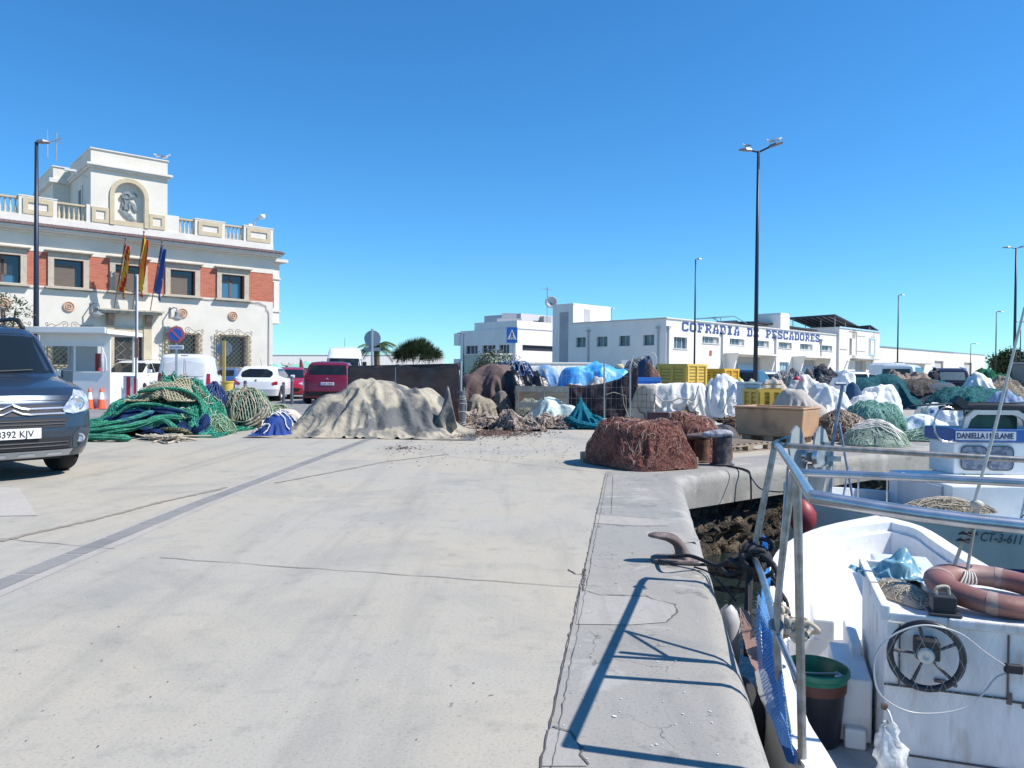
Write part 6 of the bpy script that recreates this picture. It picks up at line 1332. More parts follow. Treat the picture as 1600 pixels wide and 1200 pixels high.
for i in range(40):
    u = i/39; x = u*1.82; top = interp(u, [(0, .98), (.25, .93), (.5, .99), (.75, 1.12), (.95, 1.42), (1, 1.40)]); lo = interp(u, [(0, .62), (.15, .12), (.8, .05), (.9, .5), (1, .95)])
    P.append([(x, .07*nz(u*7, v*2.5), lo+(top-lo)*v) for v in np.linspace(0, 1, 14)])
b = MB(); b.grid(P); b.build('netting', dn, t, smooth=True, solid=.008)
t = thing('wire_fence', 'thin wire mesh fence panel in front of the blue tarpaulin', 'fence', gpos(846, 19.2)); b = MB()
for i in range(19): b.tube([(i*.125, 0, .05), (i*.125, 0, 1.45)], .0025, 3)
for z in (.08, .35, .62, .9, 1.18, 1.45): b.tube([(0, 0, z), (2.25, 0, z)], .003, 3)
b.build('mesh', pm((.45, .47, .48), .4, .6), t)
for x in (1.58, 2.22): b = MB(); b.tube([(x, -.03, 0), (x-.02, -.03, 1.5)], .024, 6); b.build('post', pm((.28, .30, .32), .5, .4), t)
b = MB(); b.tube([(2.0, -.06, .95), (2.05, -.08, .5), (2.2, -.1, .1)], .008, 4); b.tube([(1.62, -.05, .72), (1.8, -.06, .78), (2.1, -.06, .7), (2.15, -.08, .1)], .007, 4); b.build('loose_wire', rope, t)
b = MB(); b.box(1.45, 2.0, -.25, .1, 0, .12); b.build('kerb_block', pm((.42, .41, .40), .9), t)
for i, (px, lab) in enumerate(((934, 'left of the three'), (942, 'middle of the three'), (968, 'right of the three'))):
    p = atY(px, 568, 21.6); t = thing('net_float', 'sandy orange net float on top of the blue tarpaulin, '+lab, 'float', (p.x, 21.6, p.z-.10), i, 'net floats on the blue tarpaulin'); b = MB(); b.lathe([(.001, -.09), (.08, -.08), (.13, -.03), (.13, .03), (.08, .08), (.001, .09)], 12, cap=False); b.build('float', pm((.62, .46, .27), .7), t, smooth=True)
t, H_ = heap('grey_net', 'grey net heap rising between the blue tarpaulin and the yellow crates', 'fishing net', 1006, 24.5, .95, .8, 1.52, netmat('grey_net', (.16, .19, .22), (.26, .28, .28), (.07, .10, .14), cell=25), 'net_mound', seed=36, p=3, q=1.8, group=G_nets); H_.strands('strands', pm((.4, .42, .42)), t, 120, .6, .008, .03, 3)
t, H_ = heap('blue_black_sack', 'dark blue sack on top of the grey net heap', 'sack', 1008, 24.0, .33, .25, 1.66, pm((.02, .04, .09), .6), seed=37, p=4, q=2)
t, H_ = heap('rusty_net', 'small rusty pink net lying on the blue crate', 'fishing net', 1018, 22.2, .36, .3, 1.36, netmat('rust_net', (.32, .14, .11), (.40, .22, .17), cell=30), seed=38, p=3, q=2, group=G_nets)
t = thing('blue_crate', 'bright blue ribbed crate under the rusty pink net', 'crate', gpos(994, 21.6)); b = MB(); b.box(0, .68, 0, .5, 0, 1.14); b.build('tub', pm((.07, .26, .62), .5), t); b = MB()
for i in range(6): b.box(i*.13-.0, i*.13+.03, -.03, -.001, 0, 1.14)
b.box(-.02, .7, -.04, -.031, 1.05, 1.16); b.build('rib', pm((.06, .22, .55), .5), t)
t = thing('display_board', 'white flat panel with a dark bracket leaning behind the grey net heap', 'panel', gpos(971, 31)); b = MB(); b.box(0, .72, 0, .3, 0, 1.82); b.build('panel', wm, t); b = MB(); b.tube([(.3, -.02, 1.68), (.45, -.02, 1.6), (.6, -.02, 1.5)], .04, 4); b.box(.35, .6, -.04, -.01, 1.66, 1.69); b.build('bracket', pm((.3, .3, .3)), t)
t = thing('bent_pipe', 'thin white bent pipe standing left of the yellow crates', 'pipe', gpos(1025.5, 28)); b = MB(); b.tube([(0, 0, 0), (0, 0, 1.85), (-.08, 0, 2.0), (-.18, 0, 2.05)], .02, 5); b.build('pipe', pm((.6, .6, .6)), t)
# ---- white covered block with wire cage
t = thing('covered_tanks', 'low block covered with white sheets and part wire cage behind the brown net', 'tarpaulin', gpos(1041, 20.2), R(-1)); Ht = Drape(3.3, 2.3, [(-.6, 0, .52, .55, .97, 14), (0.0, 0, .6, .56, .98, 14), (.55, 0, .54, .55, 1.0, 14)], n=(90, 62), slack=1.03, seed=41, creases=14, cw=.05, ch=.05); Ht.build('white_sheet', clothmat('white_sheet', (.72, .70, .65), (.62, .60, .56), bump=.6, wr=4), t)
b = MB(); P = [[(x, -.74-.05*v_-.03*math.sin(x*9), .03+.95*v_*1.0) for v_ in np.linspace(1, 0, 8)] for x in np.linspace(-1.1, -.42, 20)]; b.grid(P); b.build('beige_panel', clothmat('beige_sheet', (.52, .47, .40), (.44, .40, .34)), t, smooth=True, solid=.01)
b = MB()
for i in range(7): b.tube([(-1.08+i*.11, -.80, .38), (-1.08+i*.11, -.80, .96)], .007, 4)
for z in (.4, .56, .74, .94): b.tube([(-1.1, -.80, z), (-.40, -.80, z-.02)], .007, 4)
b.tube([(-.85, -.76, .42), (-.8, -.77, .28), (-.7, -.77, .25), (-.66, -.77, .12)], .014, 4); b.build('wire_cage', pm((.16, .15, .14), .6, .4), t)
b = MB(); b.tube([(-.38, -.66, .72), (-.2, -.68, .55), (.05, -.68, .56), (.2, -.68, .64), (.6, -.68, .60), (.7, -.67, .96)], .018, 5); b.tube([(.55, -.68, .05), (.6, -.68, .35), (.75, -.67, .6)], .015, 5); b.build('strap', pm((.36, .35, .33)), t)
t = thing('maroon_crate', 'dark maroon plastic crate standing before the white sheets', 'crate', gpos(1014, 19.2), R(-3)); b = MB(); b.box(0, .5, 0, .35, 0, .26); b.build('tub', pm((.075, .03, .04), .5), t, bevel=.01); b = MB(); b.box(-.01, .51, -.012, .362, .26, .285); b.build('rim', pm((.10, .05, .06), .5), t)
b = MB(); b.box(.501, .512, .02, .33, .02, .10); b.box(.501, .512, .02, .33, .16, .24); b.build('end_label', pm((.6, .5, .5)), t)
# ---- yellow bins
yel = pm((.66, .44, .07), .5); yel2 = pm((.74, .40, .02), .5)
def ybin(label, px, Y, rz, dims=(1.2, 1.0, .78), z=0, m=yel, name='fish_bin', group='yellow bins'):
    p = gpos(px, Y); t = thing(name, label, 'bin', (p[0], Y, z), rz, group); a, c, h = dims
    b = MB(); b.box(0, a, 0, .03, .12, h); b.box(0, a, c-.03, c, .12, h); b.box(0, .03, .03, c-.03, .12, h); b.box(a-.03, a, .03, c-.03, .12, h); b.box(.03, a-.03, .03, c-.03, .12, .15); b.build('tub', m, t)
    b = MB(); b.box(-.03, a+.03, -.03, 0, h-.07, h+.0); b.box(-.03, a+.03, c, c+.03, h-.07, h); b.box(-.03, 0, 0, c, h-.07, h); b.box(a, a+.03, 0, c, h-.07, h); b.build('rim', m, t)
    for x in (-.0, a/2-.05, a-.1):
        for y0, y1 in ((-.035, -.001), (c+.001, c+.035)): b = MB(); b.box(x, x+.1, y0, y1, .12, h-.071); b.build('rib', m, t)
    for y in (0, c/2-.05, c-.1):
        for x0, x1 in ((-.035, -.001), (a+.001, a+.035)): b = MB(); b.box(x0, x1, y, y+.1, .12, h-.071); b.build('rib', m, t)
    b = MB()
    for k in range(5): zz = .2+k*.1; b.box(.1, a-.1, -.012, -.002, zz, zz+.025); b.box(-.012, -.002, .1, c-.1, zz, zz+.025); b.box(a+.002, a+.012, .1, c-.1, zz, zz+.025)
    b.build('slot', pm((.30, .20, .04)), t)
    b = MB(); b.box(0, a, 0, .12, 0, .12); b.box(0, a, c-.12, c, 0, .12); b.box(0, a, c/2-.06, c/2+.06, 0, .12); b.build('foot', m, t)
    return t
A_ = R(48)
ybin('upper yellow bin of the stack left of the slim lamp post', 1073, 23.0, A_, z=.79); ybin('lower yellow bin of the same stack, mostly behind the white sheets', 1073, 23.0, A_, z=0)
ybin('orange yellow bin further back beside the tallest lamp post', 1131, 26.5, A_, (1.1, .9, .75), z=.72, m=yel2); ybin('bottom orange yellow bin under the one beside the tallest lamp post', 1131, 26.5, A_, (1.1, .9, .71), z=0, m=yel2)
ybin('small yellow bin on a stack behind the tan tub', 1187, 17.2, R(8), (.55, .8, .5), z=.42); ybin('lower small yellow bin hidden behind the tan tub', 1187, 17.2, R(8), (.55, .8, .42), z=0)
# bulk bag on pallet
def pallet(label, loc, rz, a=1.2, c=1.0):
    t = thing('pallet', label, 'pallet', loc, rz, 'wooden pallets'); b = MB()
    for i in range(8): b.box(i*(a-.1)/7, i*(a-.1)/7+.09, 0, c, .115, .135)
    b.build('top_boards', wood, t)
    for y in (0, c/2-.05, c-.1):
        b = MB(); b.box(0, a, y, y+.1, .093, .115); b.box(0, a, y, y+.1, 0, .018); b.build('stringer', wood, t)
        b = MB(); [b.box(x, x+.12, y+.002, y+.098, .018, .093) for x in (0, a/2-.06, a-.12)]; b.build('block', wood, t)
    return t
pallet('pallet carrying the white bulk bag', gpos(1100, 19.6), R(-3), 1.1, 1.0)
wbag = clothmat('woven_white', (.78, .77, .75), (.68, .67, .66), bump=.7, wr=7)
def bag(name, label, px, Y, rx, ry, h, z0=0, m=wbag, seed=0, sp=(), slack=1.16, jit=.02, n=None, **k):
    p = gpos(px, Y); t = thing(name, label, 'bulk bag', (p[0], Y, z0), 0, 'white bulk bags'); rg = random.Random(seed)
    bl = [(0, 0, rx*.86, ry*.86, h*.9, 7)]+[(rg.uniform(-.45, .45)*rx, rg.uniform(-.5, .3)*ry, rx*rg.uniform(.35, .6), ry*rg.uniform(.35, .6), h*rg.uniform(.85, 1.08), 3) for _ in range(4)]
    bl += [(x, y, w_, w_, h+hh, 1.3) for x, y, hh, w_ in sp]
    D_ = Drape(rx*2+h*1.3, ry*2+h*1.3, bl, n=n or (54, 50), slack=slack, seed=seed, jit=jit, jf=5, crinkle=.05, cfq=6.5, creases=26, cw=.05, ch=.09, stiff=.25, steps=120); 
    P = D_.P; q = np.sqrt((P[..., 0]/rx)**2+(P[..., 1]/ry)**2); lim = 1.12+.25*np.clip(.35-P[..., 2]/h, 0, 1); f = np.where(q > lim, lim/np.maximum(q, 1e-6), 1); P[..., 0] *= f; P[..., 1] *= f
    D_.build('bag', m, t); return t, D_
t, H_ = bag('bulk_bag', 'full white bulk bag with dark printing standing on a pallet', 1131, 20.1, .56, .47, 1.0, .135, seed=51, sp=[(-.2, -.1, .12, .35), (.42, -.1, .05, .3)])
text_mesh('printing', 'SKREI', .15, pm((.12, .13, .18)), t, (.04, -.62, .40), (R(88), R(17), R(6)), .001, sx=1.1)
b = MB(); b.tube([(-.02, -.52, .95), (.0, -.56, .6), (-.12, -.57, .3), (-.18, -.5, .02)], .014, 5); b.build('seam', pm((.4, .42, .45)), t); b = MB(); b.tube([(.28, -.35, 1.02), (.36, -.45, .88)], [.05, .03], 6); b.build('yellow_tag', pm((.7, .62, .1)), t)
t = thing('light_blue_box', 'light blue box right of the printed bulk bag', 'box', gpos(1162, 18.6)); b = MB(); b.box(0, .42, 0, .6, 0, 1.02); b.build('body', pm((.38, .52, .60), .6), t, bevel=.02); b = MB(); b.box(-.02, .44, -.02, .62, 1.02, 1.07); b.box(0, .42, -.008, -.001, .90, .92); b.build('lid', pm((.48, .60, .66), .6), t)
# tan tub
A_ = math.atan2(.70, .58); cpt = Vector((5.12, 13.55, 0)); t = thing('tan_tub', 'large empty tan plastic tub with thick walls by the mooring bollard', 'tub', cpt, A_)
tan = mat('tan_plastic', (.50, .30, .17), .6, col2=(.42, .25, .145), nscale=1.8, bump=.2, bscale=12, col3=(.22, .13, .09), n3=2.4, lo3=.56, hi3=.75)
b = MB(); a_, c_, h_ = .86, 1.20, .62; w_ = .06; zb = .12
def taper(x, y, z): f = 1+.08*(z-zb)/h_; return ((x-a_/2)*f+a_/2, (y-c_/2)*f+c_/2, z)
o4 = [(0, 0), (a_, 0), (a_, c_), (0, c_)]; i4 = [(w_, w_), (a_-w_, w_), (a_-w_, c_-w_), (w_, c_-w_)]
vs = [taper(x, y, zb) for x, y in o4]+[taper(x, y, h_) for x, y in o4]+[taper(x, y, h_) for x, y in i4]+[taper(x, y, zb+.06) for x, y in i4]
fs = [(3, 2, 1, 0), (12, 13, 14, 15)]
for i in range(4): j = (i+1) % 4; fs += [(i, j, 4+j, 4+i), (4+i, 4+j, 8+j, 8+i), (8+i, 8+j, 12+j, 12+i)]
b.add(vs, fs); b.build('tub', tan, t, bevel=.02)
b = MB(); b.ring([(-.04-.02, -.05), (a_+.06, -.05), (a_+.06, c_+.05), (-.06, c_+.05)], [(w_, w_), (a_-w_, w_), (a_-w_, c_-w_), (w_, c_-w_)], h_+.002, h_+.035, 'z'); b.build('rim', tan, t, bevel=.01)
for y in (.1, c_/2-.08, c_-.26): b = MB(); b.box(.02, .3, y, y+.16, 0, .118); b.box(a_-.3, a_-.02, y, y+.16, 0, .118); b.build('foot', tan, t)
pallet('empty pallet lying between the mooring bollard and the tan tub', (3.35, 11.9, 0), R(38), 1.2, .8)
# ---- brown net on a pallet
t = thing('brown_net', 'reddish brown net with pale cords heaped high on a pallet at the quay edge', 'fishing net', (1.72, 10.35, 0), R(28), G_nets)
br = netmat('brown_net_mesh', (.31, .105, .08), (.41, .165, .125), (.22, .075, .06), cell=55, dark=.45, nsc=4)
Hn = Drape(2.2, 2.4, [(0, 0, .60, .70, .56, 12), (-.2, .2, .3, .3, .63, 2.5), (.2, -.2, .3, .35, .60, 2.5), (.15, .35, .25, .25, .60, 2)], n=(64, 68), slack=1.14, seed=61, jit=.045, jf=6, stiff=.2); P = Hn.P; q = np.sqrt(np.abs(P[..., 0]/.60)**4+np.abs(P[..., 1]/.72)**4)**.5; f = np.where(q > .96+.1*np.clip(.3-P[..., 2], 0, 1), (.96+.1*np.clip(.3-P[..., 2], 0, 1))/np.maximum(q, 1e-6), 1); P[..., 0] *= f; P[..., 1] *= f; Hn.build('net_mound', br, t)
fine = pm((.38, .19, .145), .9, var=.3); Hn.strands('brown_strands', fine, t, 900, .35, .003, .010, 5, 2.2, ns=3); Hn.strands('dark_strands', pm((.12, .045, .035), .9), t, 300, .35, .0035, .012, 9, 2.2, ns=3); Hn.strands('pale_cord', pm((.50, .34, .27), .8), t, 40, .38, .0045, .014, 6, 3.0, rr=(.05, .6), ns=5)
pallet('dark pallet under the near lobe of the reddish brown net', (1.53, 9.60, 0), R(28), 1.06, 1.22)
t2 = thing('brown_net', 'second lobe of reddish brown net behind the mooring bollard', 'fishing net', (2.62, 11.3, 0), R(20), G_nets)
Hn = Drape(2.0, 2.0, [(0, 0, .46, .5, .60, 5), (-.2, 0, .3, .3, .67, 2.5), (.15, -.1, .3, .3, .60, 2)], n=(56, 56), slack=1.12, seed=63, jit=.045, jf=6, stiff=.2); P = Hn.P; q = np.sqrt((P[..., 0]/.58)**2+(P[..., 1]/.6)**2); f = np.where(q > 1.05, 1.05/q, 1); P[..., 0] *= f; P[..., 1] *= f; Hn.build('net_mound', br, t2); Hn.strands('brown_strands', fine, t2, 520, .35, .0035, .010, 7, 2.2, ns=3); Hn.strands('pale_cord', pm((.50, .34, .27), .8), t2, 26, .4, .005, .014, 8, 3.0, rr=(.05, .6), ns=5)
# chains and rope by the tub
t, H_ = heap('rope_coil', 'grey green rope heap between the brown net and the tan tub', 'rope', 1118, 15.6, .34, .3, .22, pm((.16, .18, .17), .9), seed=65); H_.strands('strands', pm((.34, .38, .36)), t, 90, .5, .012, .02, 3, 2)
t, H_ = heap('rusty_chain', 'rusty chain links piled left of the tan tub', 'chain', 1141, 15.3, .26, .25, .30, pm((.09, .06, .05), .9), seed=66); b = MB(); q_ = random.Random(5)
for i in range(60): c = H_.S(q_.uniform(.1, .95), q_.random()*6.28, .02); M_ = Matrix.Rotation(q_.random()*3, 3, 'X') @ Matrix.Rotation(q_.random()*3, 3, 'Z'); b.tube([c+M_ @ Vector((.05*math.cos(a), .03*math.sin(a), 0)) for a in np.linspace(0, 5.6, 8)], .01, 4, closed=True)
b.build('links', pm((.20, .12, .09), .8, .3), t)
t, H_ = heap('dark_sack', 'dark sack slumped against the left side of the tan tub', 'sack', 1128, 14.0, .36, .3, .30, pm((.06, .055, .06), .7), seed=67, crease=.05)
# ---- white bag cluster behind the tub
t, H_ = drape('beige_sheet', 'greyish beige sheet over a sloping heap behind the tan tub', 'tarpaulin', 1262, 16.6, 2.4, 2.0, [(-.3, 0, .38, .4, .92, 6), (.1, 0, .4, .4, .62, 4), (.4, 0, .3, .35, .3, 3)], clothmat('greige_canvas', (.42, .38, .33), (.36, .33, .29)), seed=70, n=(54, 46), creases=10, cw=.06, ch=.06)
t, H_ = bag('plastic_bag', 'large crinkled white bag at the middle of the white bag pile', 1296, 17.2, .50, .5, .98, seed=71, folds=.09, crease=.16)
t, H_ = bag('plastic_bag', 'grey white bag with a peaked top left of the white bag pile', 1258, 19.5, .50, .5, 1.16, seed=72, sp=[(.05, 0, .18, .3)], crease=.12, m=clothmat('dull_white', (.66, .63, .59)))
t, H_ = bag('plastic_bag', 'crumpled white bag at the foot of the white bag pile', 1303, 16.4, .40, .35, .42, seed=73, folds=.1, crease=.16)
t, H_ = bag('plastic_bag', 'tall white bag hung from a hook with its corner raised', 1309, 19.6, .38, .35, .95, seed=74, p=2.4, q=1.2, sp=[(.18, 0, .50, .5)]); b = MB(); b.tube([(-.1, -.1, .9), (.1, -.05, 1.3), (.2, 0, 1.52), (.24, 0, 1.62), (.3, 0, 1.60), (.27, 0, 1.5)], .014, 5); b.build('cord', ropew, t)
t, H_ = bag('plastic_bag', 'white bag with a beige tear right of the steel post', 1352, 17.6, .48, .45, .80, seed=75, folds=.09, crease=.14, m=clothmat('torn_white', (.70, .68, .66), (.62, .60, .57), c3=(.40, .34, .28), n3=3, lo3=.6, hi3=.68))
t, H_ = bag('bulk_bag', 'smooth white bulk bag standing behind the green net', 1372, 19.5, .52, .45, 1.02, seed=76)
t, H_ = bag('plastic_bag', 'wide white sack slumped between the steel post and the torn bag', 1333, 18.6, .52, .4, .78, seed=120)
t, H_ = bag('plastic_bag', 'low white sack in front of the smooth white bulk bag', 1368, 18.3, .42, .36, .62, seed=121)
t, H_ = heap('navy_sack', 'small navy blue sack wedged among the white bags', 'sack', 1335, 18.4, .24, .2, 1.0, clothmat('navy_cloth', (.03, .09, .18)), seed=77, p=3, q=2)
t, H_ = heap('scrap_net', 'grey tangle of scrap nets behind the tan tub and yellow bin', 'fishing net', 1235, 22, .9, .7, 1.12, netmat('scrap_net', (.40, .36, .33), (.50, .47, .43), (.16, .16, .18), cell=12), seed=78, p=3, q=1.8, crease=.2, group=G_nets); H_.strands('strands', pm((.45, .42, .40)), t, 120, .6, .012, .03, 3)
t, H_ = heap('scrap_net', 'beige rolled sheet behind the small yellow bin', 'fishing net', 1196, 20.2, .75, .5, 1.10, clothmat('beige_roll', (.48, .43, .36), (.38, .34, .29)), seed=79, p=3, q=1.8, folds=.08, fold_n=5, group=G_nets)
t, H_ = heap('red_rag', 'small red rag on the white bag pile', 'rag', 1245, 19.3, .09, .1, .10, pm((.5, .03, .05)), seed=80, p=3, q=2); t.location.z = 1.12
# ---- nets along the far quay branch
t, H_ = heap('sandy_net', 'large brownish beige net slope right of the tan tub', 'fishing net', 1312, 14.9, .62, .75, .52, netmat('brown_beige_net', (.33, .24, .17), (.42, .32, .23), (.24, .17, .12), cell=45, dark=.5), 'net_mound', seed=81, p=2.4, q=1.3, group=G_nets); H_.strands('strands', pm((.44, .34, .25)), t, 200, .4, .006, .012, 3, 1.5)
t, H_ = heap('green_net', 'big rounded sea green net behind the pale green one', 'fishing net', 1366, 16.0, .70, .72, .72, netmat('sea_green_net', (.16, .38, .29), (.24, .48, .38), (.11, .30, .23), cell=60, dark=.6), 'net_mound', seed=82, p=2.6, q=1.4, amp=.12, group=G_nets); H_.strands('strands', pm((.34, .58, .47), .9), t, 420, .6, .004, .012, 3, .8, ns=3); H_.strands('dark_strands', pm((.06, .17, .13), .9), t, 160, .6, .005, .01, 4, .8, ns=3)
t, H_ = heap('pale_green_net', 'pale green net with white cords at the edge of the far quay', 'fishing net', 1366, 13.75, .62, .5, .42, netmat('mint_net', (.38, .50, .38), (.50, .60, .48), (.30, .42, .31), cell=50, dark=.6), 'net_mound', seed=83, p=2.2, q=1.2, group=G_nets); H_.strands('strands', pm((.50, .60, .48), .9), t, 160, .5, .004, .012, 3, .8, ns=3); b = MB()
for k in range(11):
    c = -.55+k*.085; L = []
    for j in range(22):
        u = -.55+1.35*j/21; x, y = u*.86+c*.5, -u*.45+c*.86+.03*math.sin(j*.7+k); r_ = math.hypot(x, y)
        if r_ < .97: L.append(H_.S(r_, math.atan2(y, x), .025))
    if len(L) > 2: b.tube(L, .011, 4)
b.build('white_rope', ropew, t)
t, H_ = drape('white_sheet', 'white sheet with faint blue stripes draped over a low net', 'tarpaulin', 1444, 15.6, 1.7, 1.6, [(0, .1, .45, .45, .46, 2.5), (.2, -.1, .3, .4, .34, 3), (-.3, 0, .25, .3, .28, 2)], mat('striped_sheet', (.74, .76, .80), .7, col2=(.52, .60, .72), nscale=2.5, stretch=(5, 1.2, 1.2), bump=.3, bscale=8, bdist=.03), seed=84, n=(46, 42), slack=1.07, creases=12, cw=.05, ch=.05)
t, H_ = heap('green_net', 'low sea green net spreading under the striped white sheet', 'fishing net', 1458, 14.9, .8, .5, .20, netmat('sea_green_net', (.12, .26, .20), (.22, .36, .28), cell=50), 'net_mound', seed=85, group=G_nets); H_.strands('strands', pm((.28, .44, .36)), t, 140, .5, .005, .012, 3)
t, H_ = bag('plastic_bag', 'clear crinkled bag stuffed with blue netting by the boat cabin', 1478, 16.2, .48, .45, .55, seed=86, folds=.08, crease=.15, m=clothmat('clear_bag', (.50, .54, .56), (.62, .64, .64), rough=.3, c3=(.05, .13, .38), n3=2.2, lo3=.56, hi3=.6))
t, H_ = bag('plastic_bag', 'greenish white bag left of the one with blue netting', 1456, 17.4, .36, .35, .62, seed=87, folds=.08, crease=.14, m=clothmat('greenish_white', (.60, .62, .56), (.50, .54, .50), c3=(.25, .36, .28)))
t, H_ = drape('crumpled_sheets', 'wide crumple of grey white sheets behind the boat cabin', 'tarpaulin', 1540, 17.4, 3.2, 1.9, [(-.6, 0, .5, .5, .45, 3), (.1, .1, .5, .4, .58, 2.5), (.7, 0, .4, .5, .4, 3)], clothmat('grey_white', (.55, .56, .58), (.46, .48, .52), c3=(.30, .30, .28)), seed=88, n=(70, 42), slack=1.2)
t, H_ = heap('teal_net', 'dark teal tangle beyond the awning pole', 'fishing net', 1510, 20.5, 1.1, .7, .55, netmat('deep_teal', (.01, .13, .16), (.02, .24, .26), cell=25), seed=89, crease=.15, group=G_nets)
t, H_ = heap('blue_sheet', 'pale blue sheet heap at the right edge under the awning', 'tarpaulin', 1578, 19.5, .8, .6, .75, clothmat('pale_blue_sheet', (.26, .34, .48), (.20, .28, .42)), seed=90, crease=.1)
t, H_ = heap('green_net', 'vivid green net at the right edge behind the boat cabin roof', 'fishing net', 1545, 15.4, .6, .35, .42, netmat('vivid_green', (.02, .22, .12), (.04, .33, .18), cell=30), seed=91, group=G_nets)
# far row: dark round tank of nets etc
t, H_ = drape('covered_pool', 'big round dark blue covered net stack, widest dark shape beyond the green net', 'net stack', 1422, 31.5, 5.8, 5.2, [(0, 0, 1.9, 1.5, 1.05, 14)], clothmat('dark_slate_cover', (.025, .045, .075), (.04, .06, .09)), seed=92, n=(70, 60), slack=1.03)
t, H_ = drape('grey_net', 'grey brown nets spread on the round dark stack', 'fishing net', 1414, 31.2, 3.6, 2.8, [(0, .1, 1.6, 1.3, 1.16, 12), (-.4, 0, .6, .5, 1.26, 2), (.6, -.2, .6, .5, 1.24, 2)], netmat('mud_net', (.10, .09, .085), (.16, .145, .13), cell=12), seed=93, slack=1.15, group=G_nets, n=(60, 46))
t, H_ = drape('teal_net', 'long teal net lying left of the white minibus', 'fishing net', 1373, 30.5, 4.4, 3.2, [(-.7, 0, .9, .8, 1.2, 3), (.3, 0, .9, .8, 1.36, 3), (1.0, 0, .6, .6, 1.0, 3)], netmat('sea_teal', (.02, .13, .17), (.03, .20, .24), (.015, .08, .12), cell=20), seed=94, slack=1.1, group=G_nets, n=(60, 44))
t, H_ = heap('brown_sheet', 'faded brown sheet below the white minibus', 'tarpaulin', 1412, 33.5, 1.6, .8, 1.38, clothmat('faded_brown', (.30, .23, .18), (.22, .16, .13)), seed=95, p=3, q=2)
t, H_ = heap('teal_net', 'bright teal net bundle below the walking man', 'fishing net', 1458, 31.0, 1.0, .8, .93, netmat('turquoise', (.01, .20, .24), (.02, .32, .36), cell=18), seed=96, p=3, q=2, crease=.2, group=G_nets)
t, H_ = heap('teal_net', 'smooth blue green net right of the walking man', 'fishing net', 1520, 29.0, 1.7, 1.0, .86, netmat('blue_green', (.04, .20, .22), (.06, .28, .28), cell=20), seed=97, p=3, q=2, amp=.2, folds=.05, group=G_nets)
t, H_ = heap('beige_net', 'beige nets beyond the blue green one at the far right', 'fishing net', 1560, 33.0, 1.4, 1.2, 1.12, netmat('far_beige', (.38, .32, .24), (.46, .40, .32), cell=15), seed=98, p=3, q=2, group=G_nets)
t, H_ = bag('plastic_bag', 'crumpled white sheet bag among the far nets right of the pickup', 1529, 31.5, .62, .5, 1.38, seed=99, folds=.12, crease=.18, p=3, q=1.6)
t, H_ = heap('green_net', 'vivid green net strip along the top of the far beige nets', 'fishing net', 1548, 35.5, 1.3, .8, 1.50, netmat('far_green', (.02, .20, .10), (.03, .30, .16), cell=18), seed=100, p=3, q=2, amp=.2, group=G_nets)
t, H_ = heap('fishing_gear', 'dark tangle of gear and planks behind the white bag pile', 'fishing gear', 1275, 25.5, 1.6, .8, 1.22, netmat('dark_gear', (.06, .06, .08), (.20, .20, .22), (.35, .33, .30), cell=10), seed=101, p=3, q=2, crease=.25)
t = thing('trestle', 'dark low trestle table silhouette among the gear before the hall', 'table', gpos(1268, 27)); b = MB(); b.box(0, .62, 0, .4, 1.42, 1.47); b.build('top', pm((.03, .03, .035)), t)
for x in (.02, .18, .38, .56): b = MB(); b.tube([(x, .1, 0), (x+.02, .1, 1.42)], .02, 4); b.build('leg', pm((.03, .03, .035)), t)
